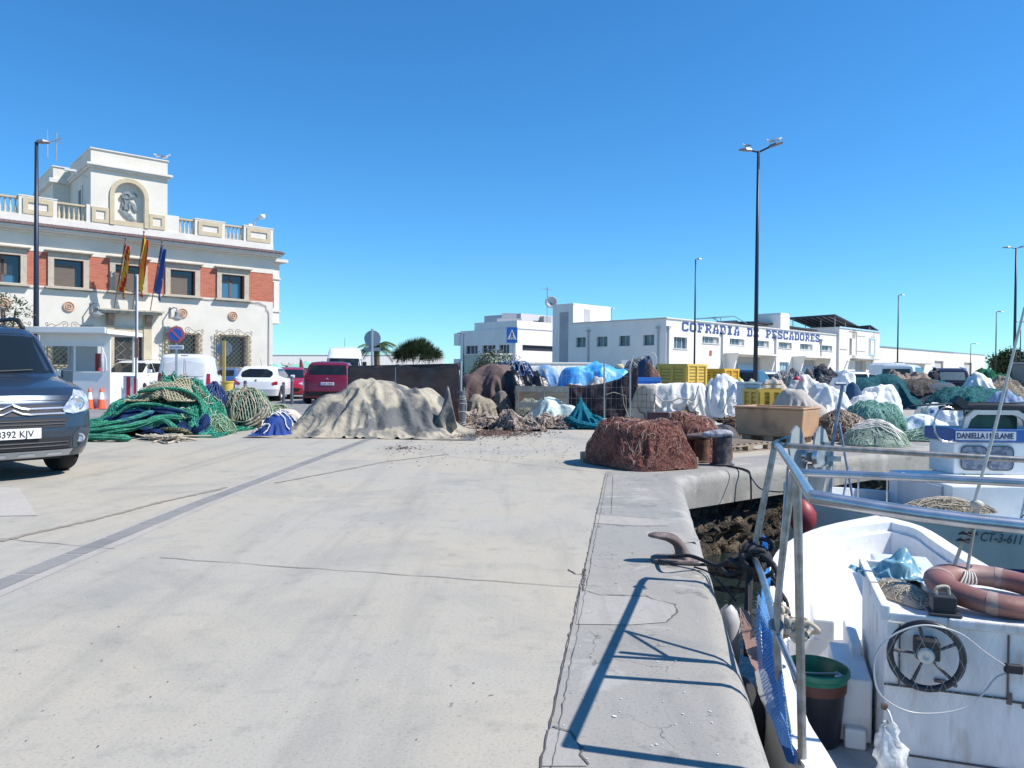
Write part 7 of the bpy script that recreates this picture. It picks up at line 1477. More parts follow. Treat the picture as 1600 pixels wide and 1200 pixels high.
# ---- man walking away
def person(label, px, Y, s=1.0):
    t = thing('person', label, 'person', gpos(px, Y), R(12)); me = bpy.data.meshes.new('body')
    J = {'pel': (0, 0, .95, .15), 'wa': (0, 0, 1.08, .14), 'ch': (0, 0, 1.32, .175), 'nk': (0, 0, 1.50, .06), 'hd': (0, .0, 1.62, .095), 'tp': (0, 0, 1.71, .075),
         'ls': (-.19, 0, 1.42, .075), 'le': (-.27, -.02, 1.14, .052), 'lw': (-.26, .06, .90, .04), 'lh': (-.26, .10, .80, .035), 'rs': (.19, 0, 1.42, .075), 're': (.28, -.05, 1.14, .052), 'rw': (.32, .02, .90, .04), 'rh': (.33, .05, .80, .035),
         'lp': (-.10, 0, .88, .10), 'lk': (-.11, .10, .50, .07), 'la': (-.11, .02, .10, .045), 'lf': (-.11, .14, .04, .035), 'rp': (.10, 0, .88, .10), 'rk': (.11, 0, .50, .07), 'ra': (.11, -.16, .12, .045), 'rf': (.11, -.04, .04, .035)}
    K_ = list(J); E_ = [('pel', 'wa'), ('wa', 'ch'), ('ch', 'nk'), ('nk', 'hd'), ('hd', 'tp'), ('ch', 'ls'), ('ls', 'le'), ('le', 'lw'), ('lw', 'lh'), ('ch', 'rs'), ('rs', 're'), ('re', 'rw'), ('rw', 'rh'), ('pel', 'lp'), ('lp', 'lk'), ('lk', 'la'), ('la', 'lf'), ('pel', 'rp'), ('rp', 'rk'), ('rk', 'ra'), ('ra', 'rf')]
    me.from_pydata([J[k][:3] for k in K_], [(K_.index(a), K_.index(c)) for a, c in E_], []); o = bpy.data.objects.new('body', me); C.objects.link(o); o.parent = t; q = o.modifiers.new('skin', 'SKIN'); q.use_smooth_shade = True
    for i, k in enumerate(K_): v = me.skin_vertices[0].data[i]; v.radius = (J[k][3],)*2; v.use_root = (k == 'pel')
    m = bpy.data.materials.new('clothing'); m.use_nodes = True; n_ = m.node_tree; bs_ = n_.nodes['Principled BSDF']; tc = n_.nodes.new('ShaderNodeTexCoord'); sx = n_.nodes.new('ShaderNodeSeparateXYZ'); n_.links.new(tc.outputs['Object'], sx.inputs[0]); cr = n_.nodes.new('ShaderNodeValToRGB'); n_.links.new(sx.outputs[2], cr.inputs[0])
    mr = n_.nodes.new('ShaderNodeMath'); mr.operation = 'MULTIPLY'; mr.inputs[1].default_value = .5; n_.links.new(sx.outputs[2], mr.inputs[0]); n_.links.new(mr.outputs[0], cr.inputs[0]); cr.color_ramp.interpolation = 'CONSTANT'; e = cr.color_ramp.elements; e[0].position = 0; e[0].color = (.02, .025, .04, 1); e[1].position = .755; e[1].color = (.38, .22, .16, 1); q = cr.color_ramp.elements.new(.80); q.color = (.02, .018, .016, 1)
    n_.links.new(cr.outputs[0], bs_.inputs['Base Color']); bs_.inputs['Roughness'].default_value = .9
    me.materials.append(m); o.modifiers.new('sub', 'SUBSURF').render_levels = 2
    b = MB(); b.lathe([(.10, 1.60), (.105, 1.66), (.085, 1.73), (.001, 1.76)], 12, (0, -.005, 0), cap=False); b.build('hair', pm((.015, .013, .012), .9), t, smooth=True); return t
person('person in dark clothes walking away beyond the nets, left of the pickup', 1460, 39)
# ============================================================ QUAY FITTINGS AND BOATS
def shift(b, t): l = t.location; b.v = [(x-l.x, y-l.y, z-l.z) for x, y, z in b.v]; return b
rust = mat('rusty_iron', (.12, .088, .082), .75, .2, col2=(.17, .13, .12), nscale=8, bump=.4, bscale=30, col3=(.26, .20, .18), n3=14, lo3=.55, hi3=.7)
blkp = mat('black_bollard_paint', (.035, .035, .042), .6, col2=(.10, .09, .09), nscale=9, nlo=.5, nhi=.62, bump=.5, bscale=30, col3=(.22, .10, .05), n3=16, lo3=.62, hi3=.7)
whp = mat('worn_white_top', (.42, .43, .46), .7, col2=(.12, .12, .14), nscale=9, nlo=.45, nhi=.6, bump=.4, bscale=30)
# horned cleat, leaning to the left
p = at(1052, 877); t = thing('mooring_cleat', 'rusty horned mooring cleat with a black rope near the quay edge', 'cleat', p, R(4))
b = MB(); b.prism([(-.16, -.07), (-.09, -.13), (.12, -.12), (.19, -.04), (.19, .07), (.10, .13), (-.10, .13), (-.16, .06)], 0, .028, 'z'); b.build('base_plate', rust, t, bevel=.006)
P = []
for x, z, w_, h_ in ((.075, .02, .10, .085), (.065, .07, .07, .06), (.045, .115, .062, .056), (.01, .155, .07, .055), (-.05, .180, .075, .04), (-.11, .188, .07, .032), (-.165, .190, .055, .026), (-.19, .190, .02, .014)):
    P.append([(x+h_*math.cos(a)*(.75 if z < .13 else .2), w_*math.sin(a), z+h_*math.cos(a)*(.25 if z < .13 else .75)) for a in np.linspace(0, 2*math.pi, 17)])
b = MB(); b.grid(P); b.add(P[-1][:-1], [tuple(range(16))]); b.build('horn', rust, t, smooth=True, subsurf=1); t.scale = (.86, .86, .9)
# bollards with an overhanging head
def mooring(label, px, py, s, rz, body, topm):
    t = thing('mooring_bollard', label, 'mooring bollard', at(px, py), rz, 'mooring bollards on the quay')
    b = MB(); b.lathe([(.20*s, 0), (.20*s, .02*s), (.165*s, .03*s)], 24); b.build('foot', body, t, smooth=True, auto=40)
    b = MB(); b.lathe([(.165*s, .03*s), (.155*s, .06*s), (.155*s, .30*s), (.16*s, .34*s)], 24, cap=False)
    b.build('column', body, t, smooth=True, auto=50)
    P = []
    for x, r_, zc, h_ in ((.162, .02, .37, .01), (.158, .09, .37, .035), (.12, .14, .375, .05), (.05, .165, .38, .055), (-.05, .165, .38, .055), (-.14, .14, .375, .05), (-.22, .115, .372, .045), (-.29, .09, .368, .04), (-.33, .05, .365, .028), (-.34, .01, .365, .01)):
        P.append([(x*s, r_*s*math.cos(a), (zc+h_*math.sin(a))*s) for a in np.linspace(0, 2*math.pi, 17)])
    b = MB(); b.grid(P); b.build('head', topm, t, smooth=True, subsurf=1); t.scale = (.82, .82, 1.12); return t
mooring('black mooring bollard with a worn white overhanging head at the quay corner', 1128, 727, 1.0, R(5), blkp, whp)
mooring('rust brown mooring bollard partly behind the black one', 1096, 722, .85, R(-10), mat('rust_brown', (.16, .07, .04), .9, col2=(.08, .04, .03), nscale=10), rust)
ropeb = pm((.018, .018, .022), .8)
def ropething(name, label, pts, r, m=ropeb, n=6, part=None):
    t = thing(name, label, 'rope', pts[0]); b = MB(); b.tube(catmull(pts), r, n); shift(b, t); b.build(part or 'rope', m, t, smooth=True); return t
def catmull(pts, sub=6):
    V = [Vector(p) for p in pts]; N = []
    for i in range(len(V)-1):
        p0, p1, p2, p3 = V[max(0, i-1)], V[i], V[i+1], V[min(len(V)-1, i+2)]
        for k in range(sub): q = k/sub; N.append(.5*((2*p1)+(p2-p0)*q+(2*p0-5*p1+4*p2-p3)*q*q+(3*p1-p0-3*p2+p3)*q**3))
    N.append(V[-1]); return N
KN = Vector((1.40, 4.40, .18))
ropething('mooring_rope', 'upper black mooring rope from the cleat to the knot on the boat frame', [at(1045, 870, .05), at(1075, 868, .07), at(1100, 876, .06), at(1120, 884, .05), (1.30, 4.55, .10), tuple(KN)], .013)
ropething('mooring_rope', 'lower black mooring rope looping round the cleat base', [at(1030, 876, .02), at(1050, 880, .06), at(1085, 882, .04), at(1120, 884, .03), (1.28, 4.45, .05), tuple(KN-Vector((0, 0, .04)))], .011)
ropething('mooring_rope', 'thin black line lying slack on the coping beside the cleat', [at(1085, 886, .01), at(1105, 893, .01), at(1120, 905, -.01), (1.27, 4.3, -.06)], .006)
ropething('mooring_rope', 'thin dark line from the black bollard down to the white boat', [at(1135, 727, .06), (2.95, 9.6, .01), (2.93, 9.3, -.05), (2.9, 8.9, -.10), (2.8, 8.0, .0), (3.15, 8.5, -.05)], .008)
ropething('mooring_rope', 'black strap hanging over the face of the coping below the bollard', [at(1136, 728, .01), (3.0, 9.85, .008), (3.05, 9.78, -.06), (3.06, 9.76, -.40)], .012)
# ---------------------------------------------------------------- near boat
wht = mat('boat_white', (.80, .795, .78), .5, col2=(.70, .70, .69), nscale=2, bump=.2, bscale=20, col3=(.56, .54, .50), n3=7, lo3=.56, hi3=.85)
wht2 = mat('worn_boat_white', (.76, .755, .74), .55, col2=(.62, .62, .61), nscale=3, bump=.3, bscale=25, col3=(.40, .31, .22), n3=5, lo3=.56, hi3=.82, stretch=(2.4, 2.4, .7))
inox = mat('stainless', (.55, .56, .57), .28, .9, col2=(.42, .42, .42), nscale=14, stretch=(1, 1, 1)); inoxd = mat('dull_steel', (.36, .35, .33), .45, .8, col2=(.25, .23, .20), nscale=20)
BX = thing('near_boat', 'white open fishing boat with steel frame and steering box, nearest boat', 'boat', (1.9, 4.2, -1.1))
def gp(px, py, z): q = at(px, py, z); return (q.x, q.y)
port = [(.95, 1.0), (1.01, 1.8), (1.06, 2.4), (1.12, 2.95), (1.18, 3.4), (1.38, 4.2), (1.66, 5.0), (1.95, 5.75), gp(1228, 853, -.22), gp(1285, 826, -.18), gp(1370, 808, -.15)]
star = [(2.75, 1.0), (2.92, 1.8), (3.05, 2.4), (3.18, 2.95), (3.26, 3.4), (3.40, 4.2), (3.50, 5.0), gp(1555, 890, -.21), gp(1500, 857, -.19), gp(1440, 824, -.17), gp(1372, 808, -.15)]
gz = [-.28, -.28, -.28, -.28, -.28, -.26, -.245, -.23, -.215, -.18, -.15]
def hull(b, A, B, G, zb, flare=.12, keel=.25, prof=((0, 0), (.25, .03), (.6, .0), (1, -.12))):
    P = []
    for i, ((ax, ay), (bx, by), g) in enumerate(zip(A, B, G)):
        c = Vector(((ax+bx)/2, (ay+by)/2, 0)); row = []
        va = Vector((ax, ay, 0))-c; vb = Vector((bx, by, 0))-c
        for f, o in prof: row.append(c+va*(1+o)+Vector((0, 0, g+(zb-g)*f)))
        row.append(c+va*.5+Vector((0, 0, zb-.15)))
        row.append(c+Vector((0, 0, zb-keel))); row.append(c+vb*.5+Vector((0, 0, zb-.15)))
        for f, o in reversed(prof): row.append(c+vb*(1+o)+Vector((0, 0, g+(zb-g)*f)))
        P.append(row)
    b.grid(P); b.add(P[0], [tuple(range(len(P[0])))])
def dense(L, k=4):
    V = [(*p, 0) if len(p) == 2 else p for p in L]; return [(q.x, q.y) for q in catmull(V, k)]
pd, sd = dense(port), dense(star); gd = [q.x for q in catmull([(g, 0, 0) for g in gz], 4)]
b = MB(); hull(b, pd, sd, gd, -1.15); shift(b, BX); b.build('hull', wht, BX, smooth=True, auto=60)
def inset(A, B, w_): return [(Vector(a)+(Vector(b_)-Vector(a)).normalized()*w_ if (Vector(b_)-Vector(a)).length > w_*2.5 else Vector(a).lerp(Vector(b_), .45)) for a, b_ in zip(A, B)]
pi_, si_ = inset(pd, sd, .12), inset(sd, pd, .12)
b = MB(); rows = []
for i in range(len(pd)):
    q = max(0, i-(len(pd)-7)); k = q*.055
    rows.append(((pd[i][0], pd[i][1], gd[i]-.03), (pd[i][0], pd[i][1], gd[i]+.02), (pi_[i].x, pi_[i].y-k, gd[i]+.02), (pi_[i].x, pi_[i].y-k, gd[i]-.06), (pi_[i].x+.03, pi_[i].y-k-.03, gd[i]-.06), (pi_[i].x+.03, pi_[i].y-k-.03, -.66)))
b.grid(rows); rows = []
for i in range(len(pd)):
    q = max(0, i-(len(pd)-7)); k = q*.055
    rows.append(((sd[i][0], sd[i][1], gd[i]-.03), (sd[i][0], sd[i][1], gd[i]+.02), (si_[i].x, si_[i].y-k, gd[i]+.02), (si_[i].x, si_[i].y-k, gd[i]-.06), (si_[i].x-.03, si_[i].y-k-.03, gd[i]-.06), (si_[i].x-.03, si_[i].y-k-.03, -.66)))
b.grid(rows)
shift(b, BX); b.build('gunwale', wht, BX, smooth=True, auto=30)
b = MB(); n_ = len(pd)-3; m0 = 23
vs = [(pi_[i].x, pi_[i].y-.02, -.44) for i in range(m0, n_)]+[(si_[i].x, si_[i].y-.02, -.44) for i in range(n_-1, m0-1, -1)]; b.add(vs, [tuple(range(len(vs)))])
b.add([(pi_[m0].x, pi_[m0].y-.02, -.44), (si_[m0].x, si_[m0].y-.02, -.44), (si_[m0].x, si_[m0].y-.02, -.66), (pi_[m0].x, pi_[m0].y-.02, -.66)], [(0, 1, 2, 3)]); shift(b, BX); b.build('foredeck', wht, BX)
b = MB(); vs = [(pi_[i].x, pi_[i].y, -.65) for i in range(0, m0+2)]+[(si_[i].x, si_[i].y, -.65) for i in range(m0+1, -1, -1)]; b.add(vs, [tuple(range(len(vs)))]); shift(b, BX); b.build('floor', mat('boat_floor', (.42, .43, .43), .7, col2=(.30, .31, .32), nscale=5, bump=.3), BX)
# steering box
ax_ = Vector((.32, .947, 0)).normalized(); px_v = Vector((.947, -.32, 0)).normalized(); Pc = Vector((1.765, 3.6, 0)); ztop = .105
def CB_(u, v, z): return Pc+px_v*u+ax_*v+Vector((0, 0, z))
def cbox(b, u0, u1, v0, v1, z0, z1): b.add([CB_(u, v, z) for z in (z0, z1) for u, v in ((u0, v0), (u1, v0), (u1, v1), (u0, v1))], [(0, 3, 2, 1), (4, 5, 6, 7), (0, 1, 5, 4), (1, 2, 6, 5), (2, 3, 7, 6), (3, 0, 4, 7)])
b = MB(); cbox(b, 0, 1.05, 0, .94, -.65, ztop-.04); shift(b, BX); b.build('steering_box', wht2, BX, bevel=.012)
b = MB(); cbox(b, .26, 1.10, -.03, .97, ztop-.04, ztop); shift(b, BX); b.build('box_lid', wht2, BX, bevel=.008)
b = MB(); cbox(b, -.02, .02, -.02, .96, ztop-.04, ztop+.03); cbox(b, .02, .26, .92, .96, ztop-.04, ztop+.03); cbox(b, .02, .26, -.02, .0, ztop-.04, ztop); shift(b, BX); b.build('tray_edge', wht2, BX, bevel=.006)
b = MB(); cbox(b, .0, .52, -.014, -.001, -.06-.18, -.055-.18); cbox(b, .50, .506, -.014, -.001, -.235, .05); cbox(b, .52, 1.05, -.014, -.001, -.25, -.244); cbox(b, .06, .066, -.014, -.001, -.235, .05); cbox(b, .1, 1.05, -.014, -.001, -.56, -.555); shift(b, BX); b.build('panel_seam', pm((.12, .10, .08), .8), BX)
b = MB(); 
for u, z, w_, h_ in ((.5, -.26, .02, .05), (.56, -.27, .03, .02), (.21, -.20, .05, .015)): b = MB(); cbox(b, u, u+w_, -.012, -.001, z, z+h_); shift(b, BX); b.build('rust_fitting', rust, BX)
# steering wheel on the near face
Mw = Matrix((px_v, Vector((0, 0, 1)), -ax_)).transposed()
d = ray(1447, 1025); n3 = ax_; tt = (Pc-ax_*.10-Vector((0, 0, CH))).dot(n3)/d.dot(n3); WC = Vector((0, 0, CH))+d*tt
b = MB(); b.tube([WC+Mw @ Vector((.148*math.cos(a), .148*math.sin(a), 0)) for a in np.linspace(0, 2*math.pi, 40)[:-1]], .0155, 10, closed=True); shift(b, BX); wh = b.build('steering_wheel', pm((.02, .02, .024), .4), BX, smooth=True)
b = MB()
for k in range(5): a = R(90+12+72*k); b.tube([WC+Mw @ Vector((.03*math.cos(a), .03*math.sin(a), -.01)), WC+Mw @ Vector((.140*math.cos(a), .140*math.sin(a), 0))], [.006, .009], 6)
b.tube([WC+Mw @ Vector((.108, -.10, .0)), WC+Mw @ Vector((.108, -.10, .05))], .010, 8); shift(b, BX); b.build('spoke', pm((.05, .05, .055), .45), wh)
b = MB(); b.lathe([(.001, .008), (.012, .008), (.014, .014), (.03, .012), (.036, .004), (.036, -.015), (.02, -.02), (.001, -.02)], 20, WC, Mw, cap=False); shift(b, BX); b.build('hub', pm((.60, .58, .52), .4), wh, smooth=True)
b = MB(); b.obox(WC-Vector((.0, 0, -.02))+ax_*.05+px_v*.01, (.10, .09, .09), Matrix((px_v, ax_, Vector((0, 0, 1)))).transposed()); shift(b, BX); b.build('wheel_mount', pm((.02, .02, .022), .5), BX, bevel=.008)
# lamp box on the lid, mast with stays
b = MB(); cbox(b, .20, .30, -.0, .10, ztop+.001, ztop+.09); cbox(b, .18, .32, -.02, .12, ztop+.001, ztop+.015); shift(b, BX); lb = b.build('switch_box', pm((.025, .025, .03), .6), BX, bevel=.01)
b = MB(); q0 = CB_(.25, .05, ztop+.09); b.tube(catmull([q0+Vector((-.03, 0, 0)), q0+Vector((-.03, 0, .03)), q0+Vector((.02, 0, .035)), q0+Vector((.03, 0, -.01))]), .008, 6); shift(b, BX); b.build('switch_handle', rope, lb)
mb = atY(1484, 905, 3.95); mc = atY(1520, 800, 3.93); tp_ = atY(1601, 480, 3.9)
b = MB(); b.tube([mb, mc], .009, 8); b.tube([mb+Vector((.07, -.02, 0)), mc+Vector((.02, 0, .0))], .008, 8); shift(b, BX); b.build('mast_stay', mat('bleached_pole', (.50, .46, .38), .7, col2=(.38, .34, .28), nscale=12), BX)
b = MB(); b.lathe([(.018, -.03), (.02, 0), (.03, .01), (.03, .03), (.015, .04), (.001, .04)], 12, mc+Vector((.02, 0, .02)), cap=False); shift(b, BX); b.build('mast_cap', pm((.55, .50, .40), .6), BX, smooth=True)
b = MB(); b.tube([mc+Vector((.0, 0, .02)), mc.lerp(tp_, .4)+Vector((.005, 0, 0)), tp_], [.009, .008, .006], 8); shift(b, BX); b.build('mast', mat('mast_white', (.62, .60, .52), .5, col2=(.5, .48, .42), nscale=10), BX)
b = MB()
for k in range(4): c_ = mc.lerp(mb, .12+.1*k); b.tube([c_+Vector((.028*math.cos(a), .028*math.sin(a), .006*math.sin(2*a))) for a in np.linspace(0, 6.28, 12)], .006, 5)
b.tube(catmull([mc+Vector((0, 0, -.04)), mc+Vector((.12, -.02, -.10)), mc+Vector((.22, -.02, -.04)), mc+Vector((.32, 0, .06))]), .003, 4); shift(b, BX); b.build('lashing', ropeb, BX)
b = MB()
for k in range(5): b.tube(catmull([mb+Vector((.02+.02*k, 0, .01)), mb+Vector((.05+.01*k, -.05, .05)), mb+Vector((.0+.02*k, -.09, .0)), mb+Vector((.03, -.03, -.01))]), .004, 5)
shift(b, BX); b.build('white_lashing', ropew, BX)
# steel frame
def tubes(name, L, r, m=inox, n=12):
    b = MB(); b.tube(catmull(L) if len(L) > 2 else L, r, n); shift(b, BX); return b.build(name, m, BX, smooth=True, auto=60)
tubes('frame_rail', [(1.54, 4.46, .80), (1.50, 4.36, .82), (1.40, 4.0, .825), (1.18, 3.23, .83), (.93, 2.37, .83)], .0175)
tubes('cross_tube', [(1.54, 4.45, .805), (2.75, 4.09, .77), (3.2, 3.97, .76)], .0165, inoxd); tubes('cross_tube', [(1.20, 3.22, .80), (2.0, 3.0, .795), (3.0, 2.72, .78)], .0165, inox); tubes('cross_tube', [(.925, 2.375, .83), (1.48, 2.216, .775), (2.8, 1.85, .74)], .0225, inox)
tubes('post', [(1.52, 4.43, .8), (1.40, 4.43, .14), (1.38, 4.42, -.03)], .018, inoxd); tubes('post', [(1.165, 3.17, .81), (1.105, 3.17, .15), (1.15, 3.13, -.28)], .0145, inoxd); tubes('post', [(1.10, 2.95, .82), (1.125, 2.92, -.28)], .0165, inoxd)
tubes('strut', [(1.27, 3.50, .815), (1.135, 3.18, .50)], .009, inoxd); tubes('strut', [(1.27, 3.50, .815), (1.105, 3.18, .16)], .011)
tubes('low_rail', [(1.40, 4.45, .18), (1.34, 4.1, .155), (1.22, 3.6, .15), (1.14, 3.3, .155), (1.105, 3.17, .15)], .017); tubes('brace', [(1.11, 3.18, .14), (1.112, 2.94, .03)], .013)
tubes('far_rail', [(3.0, 2.72, .78), (3.12, 2.75, -.28)], .019)
for c_ in ((1.47, 4.25, .825), (1.107, 3.18, .17)): b = MB(); b.lathe([(.027, -.018), (.027, .018)], 12, c_, Matrix.Rotation(R(75), 3, 'X')); shift(b, BX); b.build('clamp', pm((.05, .12, .16), .6), BX)
b = MB(); b.tube(catmull([(1.48, 4.26, .85), (1.52, 4.2, .87), (1.5, 4.22, .82)]), .006, 5); shift(b, BX); b.build('blue_tie', pm((.05, .20, .28), .6), BX)
# benches and lockers inside
def lbox(name, c, s_, m=wht): b = MB(); b.obox(Vector(c), s_, Matrix.Rotation(math.atan2(-.32, .947), 3, 'Z')); shift(b, BX); return b.build(name, m, BX, bevel=.012)
lbox('step_block', (1.83, 4.12, -.48), (.17, .56, .32)); lbox('step_block', (2.02, 4.95, -.38), (.13, .36, .13)); lbox('step_foot', (1.74, 3.84, -.60), (.10, .10, .1)); lbox('inner_wall', (1.98, 4.42, -.42), (.06, .5, .30))
lbox('bow_seat', (3.10, 6.0, -.36), (.42, .8, .18), mat('bow_seat_grey', (.62, .66, .70), .5, col2=(.56, .6, .64), nscale=3))
b = MB()
for i in range(7): Y = 2.75+i*.11; b.box(1.10+.012*i, 1.125+.012*i, Y, Y+.05, -.262, -.256)
shift(b, BX); b.build('gunwale_strip', pm((.8, .8, .8), .5), BX)
b = MB(); hull(b, [(x-.012, y) for x, y in pd[:26]], [(x+.012, y) for x, y in sd[:26]], [g-.07 for g in gd[:26]], -.16, prof=((0, 0), (1, .004))); 
# --- things lying in and on the near boat
tb = thing('lifebuoy', 'faded brick red ring lifebuoy lying on the steering box', 'lifebuoy', tuple(CB_(.53, .32, ztop)))
bu = mat('faded_red_foam', (.24, .10, .08), .55, col2=(.20, .115, .10), nscale=3, bump=.15, bscale=40, col3=(.33, .21, .18), n3=5, lo3=.5, hi3=.7)
b = MB(); P = []
for i in range(48):
    a = 2*math.pi*i/48; P.append([((.245+.068*math.cos(t_))*math.cos(a), (.245+.068*math.cos(t_))*math.sin(a), .065+.052*math.sin(t_)+.02*math.sin(a-.6)) for t_ in np.linspace(0, 2*math.pi, 17)])
b.grid(P, closed_u=True); b.build('ring', bu, tb, smooth=True)
for a0 in (R(55), R(145), R(235), R(325)):
    b = MB(); P = []
    for i in range(5):
        a = a0+R(2.2*i-4.4); P.append([((.245+.0695*math.cos(t_))*math.cos(a), (.245+.0695*math.cos(t_))*math.sin(a), .065+.0535*math.sin(t_)+.02*math.sin(a-.6)) for t_ in np.linspace(0, 2*math.pi, 17)])
    b.grid(P); b.build('band', mat('worn_band', (.34, .27, .24), .6, col2=(.28, .17, .14), nscale=20), tb, smooth=True)
b = MB(); b.tube(catmull([(.20, -.18, .06), (.26, -.26, .0), (.34, -.26, .01), (.28, -.19, .04), (.33, -.14, .01)]), .012, 6); b.build('grab_rope', rope, tb)
gt = thing('bucket', 'black bucket holding a green bucket, standing on the boat floor', 'bucket', (1.56, 3.9, -.65))
b = MB(); b.lathe([(.115, 0), (.12, .005), (.148, .32), (.15, .335)], 28, cap=False); b.lathe([(.115, .002), (.001, .002)], 28, cap=False); b.build('black_bucket', mat('black_plastic', (.018, .018, .022), .4, col2=(.03, .03, .035)), gt, smooth=True, auto=40)
b = MB(); b.lathe([(.1505, .27), (.153, .335), (.148, .34)], 28, cap=False); b.build('red_band', pm((.13, .035, .02), .5), gt, smooth=True)
b = MB(); b.lathe([(.135, .25), (.158, .345), (.166, .35), (.166, .375), (.156, .38), (.148, .36), (.12, .10), (.001, .09)], 28, cap=False); b.build('green_bucket', mat('green_plastic', (.012, .17, .10), .35, col2=(.01, .12, .075)), gt, smooth=True, auto=40)
b = MB(); b.tube(catmull([(-.16, .03, .36), (-.05, -.02, .35), (.1, -.05, .36)]), .006, 5); b.build('handle', pm((.35, .4, .38)), gt)
t = thing('plastic_bottle', 'small clear crumpled plastic bottle on the boat floor by the post', 'bottle', (1.38, 3.30, -.62)); b = MB(); b.lathe([(.001, 0), (.03, .005), (.034, .04), (.028, .07), (.034, .10), (.02, .14), (.012, .15), (.012, .17), (.001, .17)], 14, (0, 0, 0), Matrix.Rotation(R(70), 3, 'Y'), cap=False); b.build('bottle', mat('clear_plastic', (.6, .7, .68), .2, col2=(.4, .5, .5), nscale=20), t, smooth=True)
# hoop landing net leaning in front of the box
hc = atY(1468, 1046, 3.36); t = thing('hoop_net', 'white hooped landing net hanging in front of the steering wheel', 'landing net', hc)
def HP(px, py, Y=3.36): return atY(px, py, Y)-hc
hp = [HP(*q) for q in ((1570, 1040), (1540, 1020), (1500, 990), (1450, 977), (1410, 985), (1380, 1005), (1366, 1035), (1370, 1075), (1390, 1098), (1425, 1113), (1470, 1114), (1510, 1105), (1535, 1085), (1555, 1060), (1572, 1052))]
b = MB(); b.tube(catmull(hp), .0040, 8); b.build('hoop', pm((.42, .44, .45), .35), t, smooth=True)
b = MB(); b.obox(HP(1584, 1045), (.075, .03, .04), Matrix.Rotation(R(5), 3, 'Y')); b.build('grip', pm((.015, .015, .018), .5), t, bevel=.006); b = MB(); b.tube([HP(1595, 1045), HP(1640, 1046)], .006, 8); b.build('shaft', pm((.66, .68, .68), .35), t)
b = MB(); cx_ = HP(1465, 1048)
for i in range(9):
    for sg in (1, -1):
        x0 = -90+i*22; L = [];
        for k in range(7): yy = 985+k*20; xx = 1465+x0+sg*(k-3)*10; L.append(HP(max(1372, min(1560, xx)), yy, 3.37))
        b.tube(L, .0006, 3, cap=False)
b.build('mesh', pm((.50, .52, .52), .6), t)
t = thing('clear_bag', 'clear crumpled plastic bag tied to a white cable at the lower edge', 'plastic bag', atY(1385, 1200, 3.1)); o_ = t.location.copy()
b = MB(); P = []
for k in range(14):
    v = k/13; c_ = atY(1388+v*6, 1128+v*95, 3.12)-o_; r_ = .018+.045*math.sin(min(1, v*1.3)*1.7); P.append([c_+Vector(((r_+.03*nz(2*math.cos(a), 2*math.sin(a), v*5))*math.cos(a), (r_+.03*nz(2*math.cos(a), 2*math.sin(a), v*5+3))*.6*math.sin(a), .012*nz(2*math.cos(a), v*7))) for a in np.linspace(0, 6.283, 25)])
b.grid(P); b.build('bag', mat('crinkled_film', (.66, .68, .68), .25, col2=(.45, .45, .43), nscale=12, bump=.8, bscale=30), t, smooth=True)
b = MB(); b.tube(catmull([atY(1383, 1107, 3.2)-o_, atY(1388, 1112, 3.18)-o_, atY(1394, 1130, 3.15)-o_, atY(1395, 1150, 3.13)-o_]), .005, 6); b.build('cable', pm((.66, .68, .68), .35), t); b = MB(); b.lathe([(.001, -.012), (.014, -.01), (.014, .01), (.001, .012)], 10, atY(1382, 1104, 3.2)-o_, cap=False); b.build('stopper', pm((.12, .06, .05)), t)
t = thing('blue_bag', 'crumpled light blue plastic bag in the tray of the steering box', 'plastic bag', tuple(CB_(.15, .78, ztop-.02))); Hx = Drape(.34, .32, [(0, 0, .09, .09, .10, 2), (.05, .04, .05, .05, .16, 1.5), (-.07, -.03, .05, .05, .07, 2)], n=(34, 32), slack=1.3, crinkle=.05, cfq=16, steps=90, seed=8); Hx.build('bag', mat('blue_film', (.12, .28, .36), .3, col2=(.24, .42, .48), nscale=14), t)
t = thing('twine_heap', 'beige twine heap in the tray next to the light blue bag', 'twine', tuple(CB_(.14, .45, ztop-.04))); Hx = Heap(.11, .25, .06, seed=3, amp=.4); Hx.build('twine_mound', pm((.44, .38, .30), .9), t, na=40, nr=12); Hx.strands('strands', rope, t, 90, .25, .003, .005, 4, 1.5)
# knots on the frame
def knot(label, c, r_, m, n=10, rr=.012, seed=0, hang=()):
    t = thing('rope_knot', label, 'rope', c); q = random.Random(seed); b = MB()
    for i in range(n):
        M_ = Matrix.Rotation(q.random()*3, 3, 'X') @ Matrix.Rotation(q.random()*3, 3, 'Z'); e = Vector((q.gauss(0, r_*.35), q.gauss(0, r_*.3), q.gauss(0, r_*.3))); b.tube([e+M_ @ Vector((r_*.6*math.cos(a), r_*.45*math.sin(a), r_*.2*math.sin(2*a))) for a in np.linspace(0, 6.28, 14)[:-1]], rr, 6, closed=True)
    b.build('knot', m, t, smooth=True)
    for h in hang: b = MB(); b.tube(catmull([Vector(p)-Vector(c) for p in h]), rr, 6); b.build('loose_end', m, t, smooth=True)
    return t
knot('big black rope knot on the far post of the boat frame', (1.39, 4.41, .17), .11, ropeb, 16, .015, 1, [[(1.38, 4.38, .15), (1.33, 4.25, -.05), (1.31, 4.2, -.22)], [(1.36, 4.36, .1), (1.30, 4.2, -.1), (1.27, 4.1, -.3)], [(1.40, 4.36, .2), (1.46, 4.2, .14), (1.42, 4.0, -.1)]])
knot('black rope bundle hanging inside the gunwale right of the frame', (1.62, 4.75, -.06), .04, ropeb, 6, .010, 2, [[(1.62, 4.75, -.06), (1.66, 4.6, -.14), (1.66, 4.5, -.24), (1.72, 4.4, -.3)], [(1.5, 4.65, .06), (1.58, 4.6, .0), (1.62, 4.5, -.12)]])
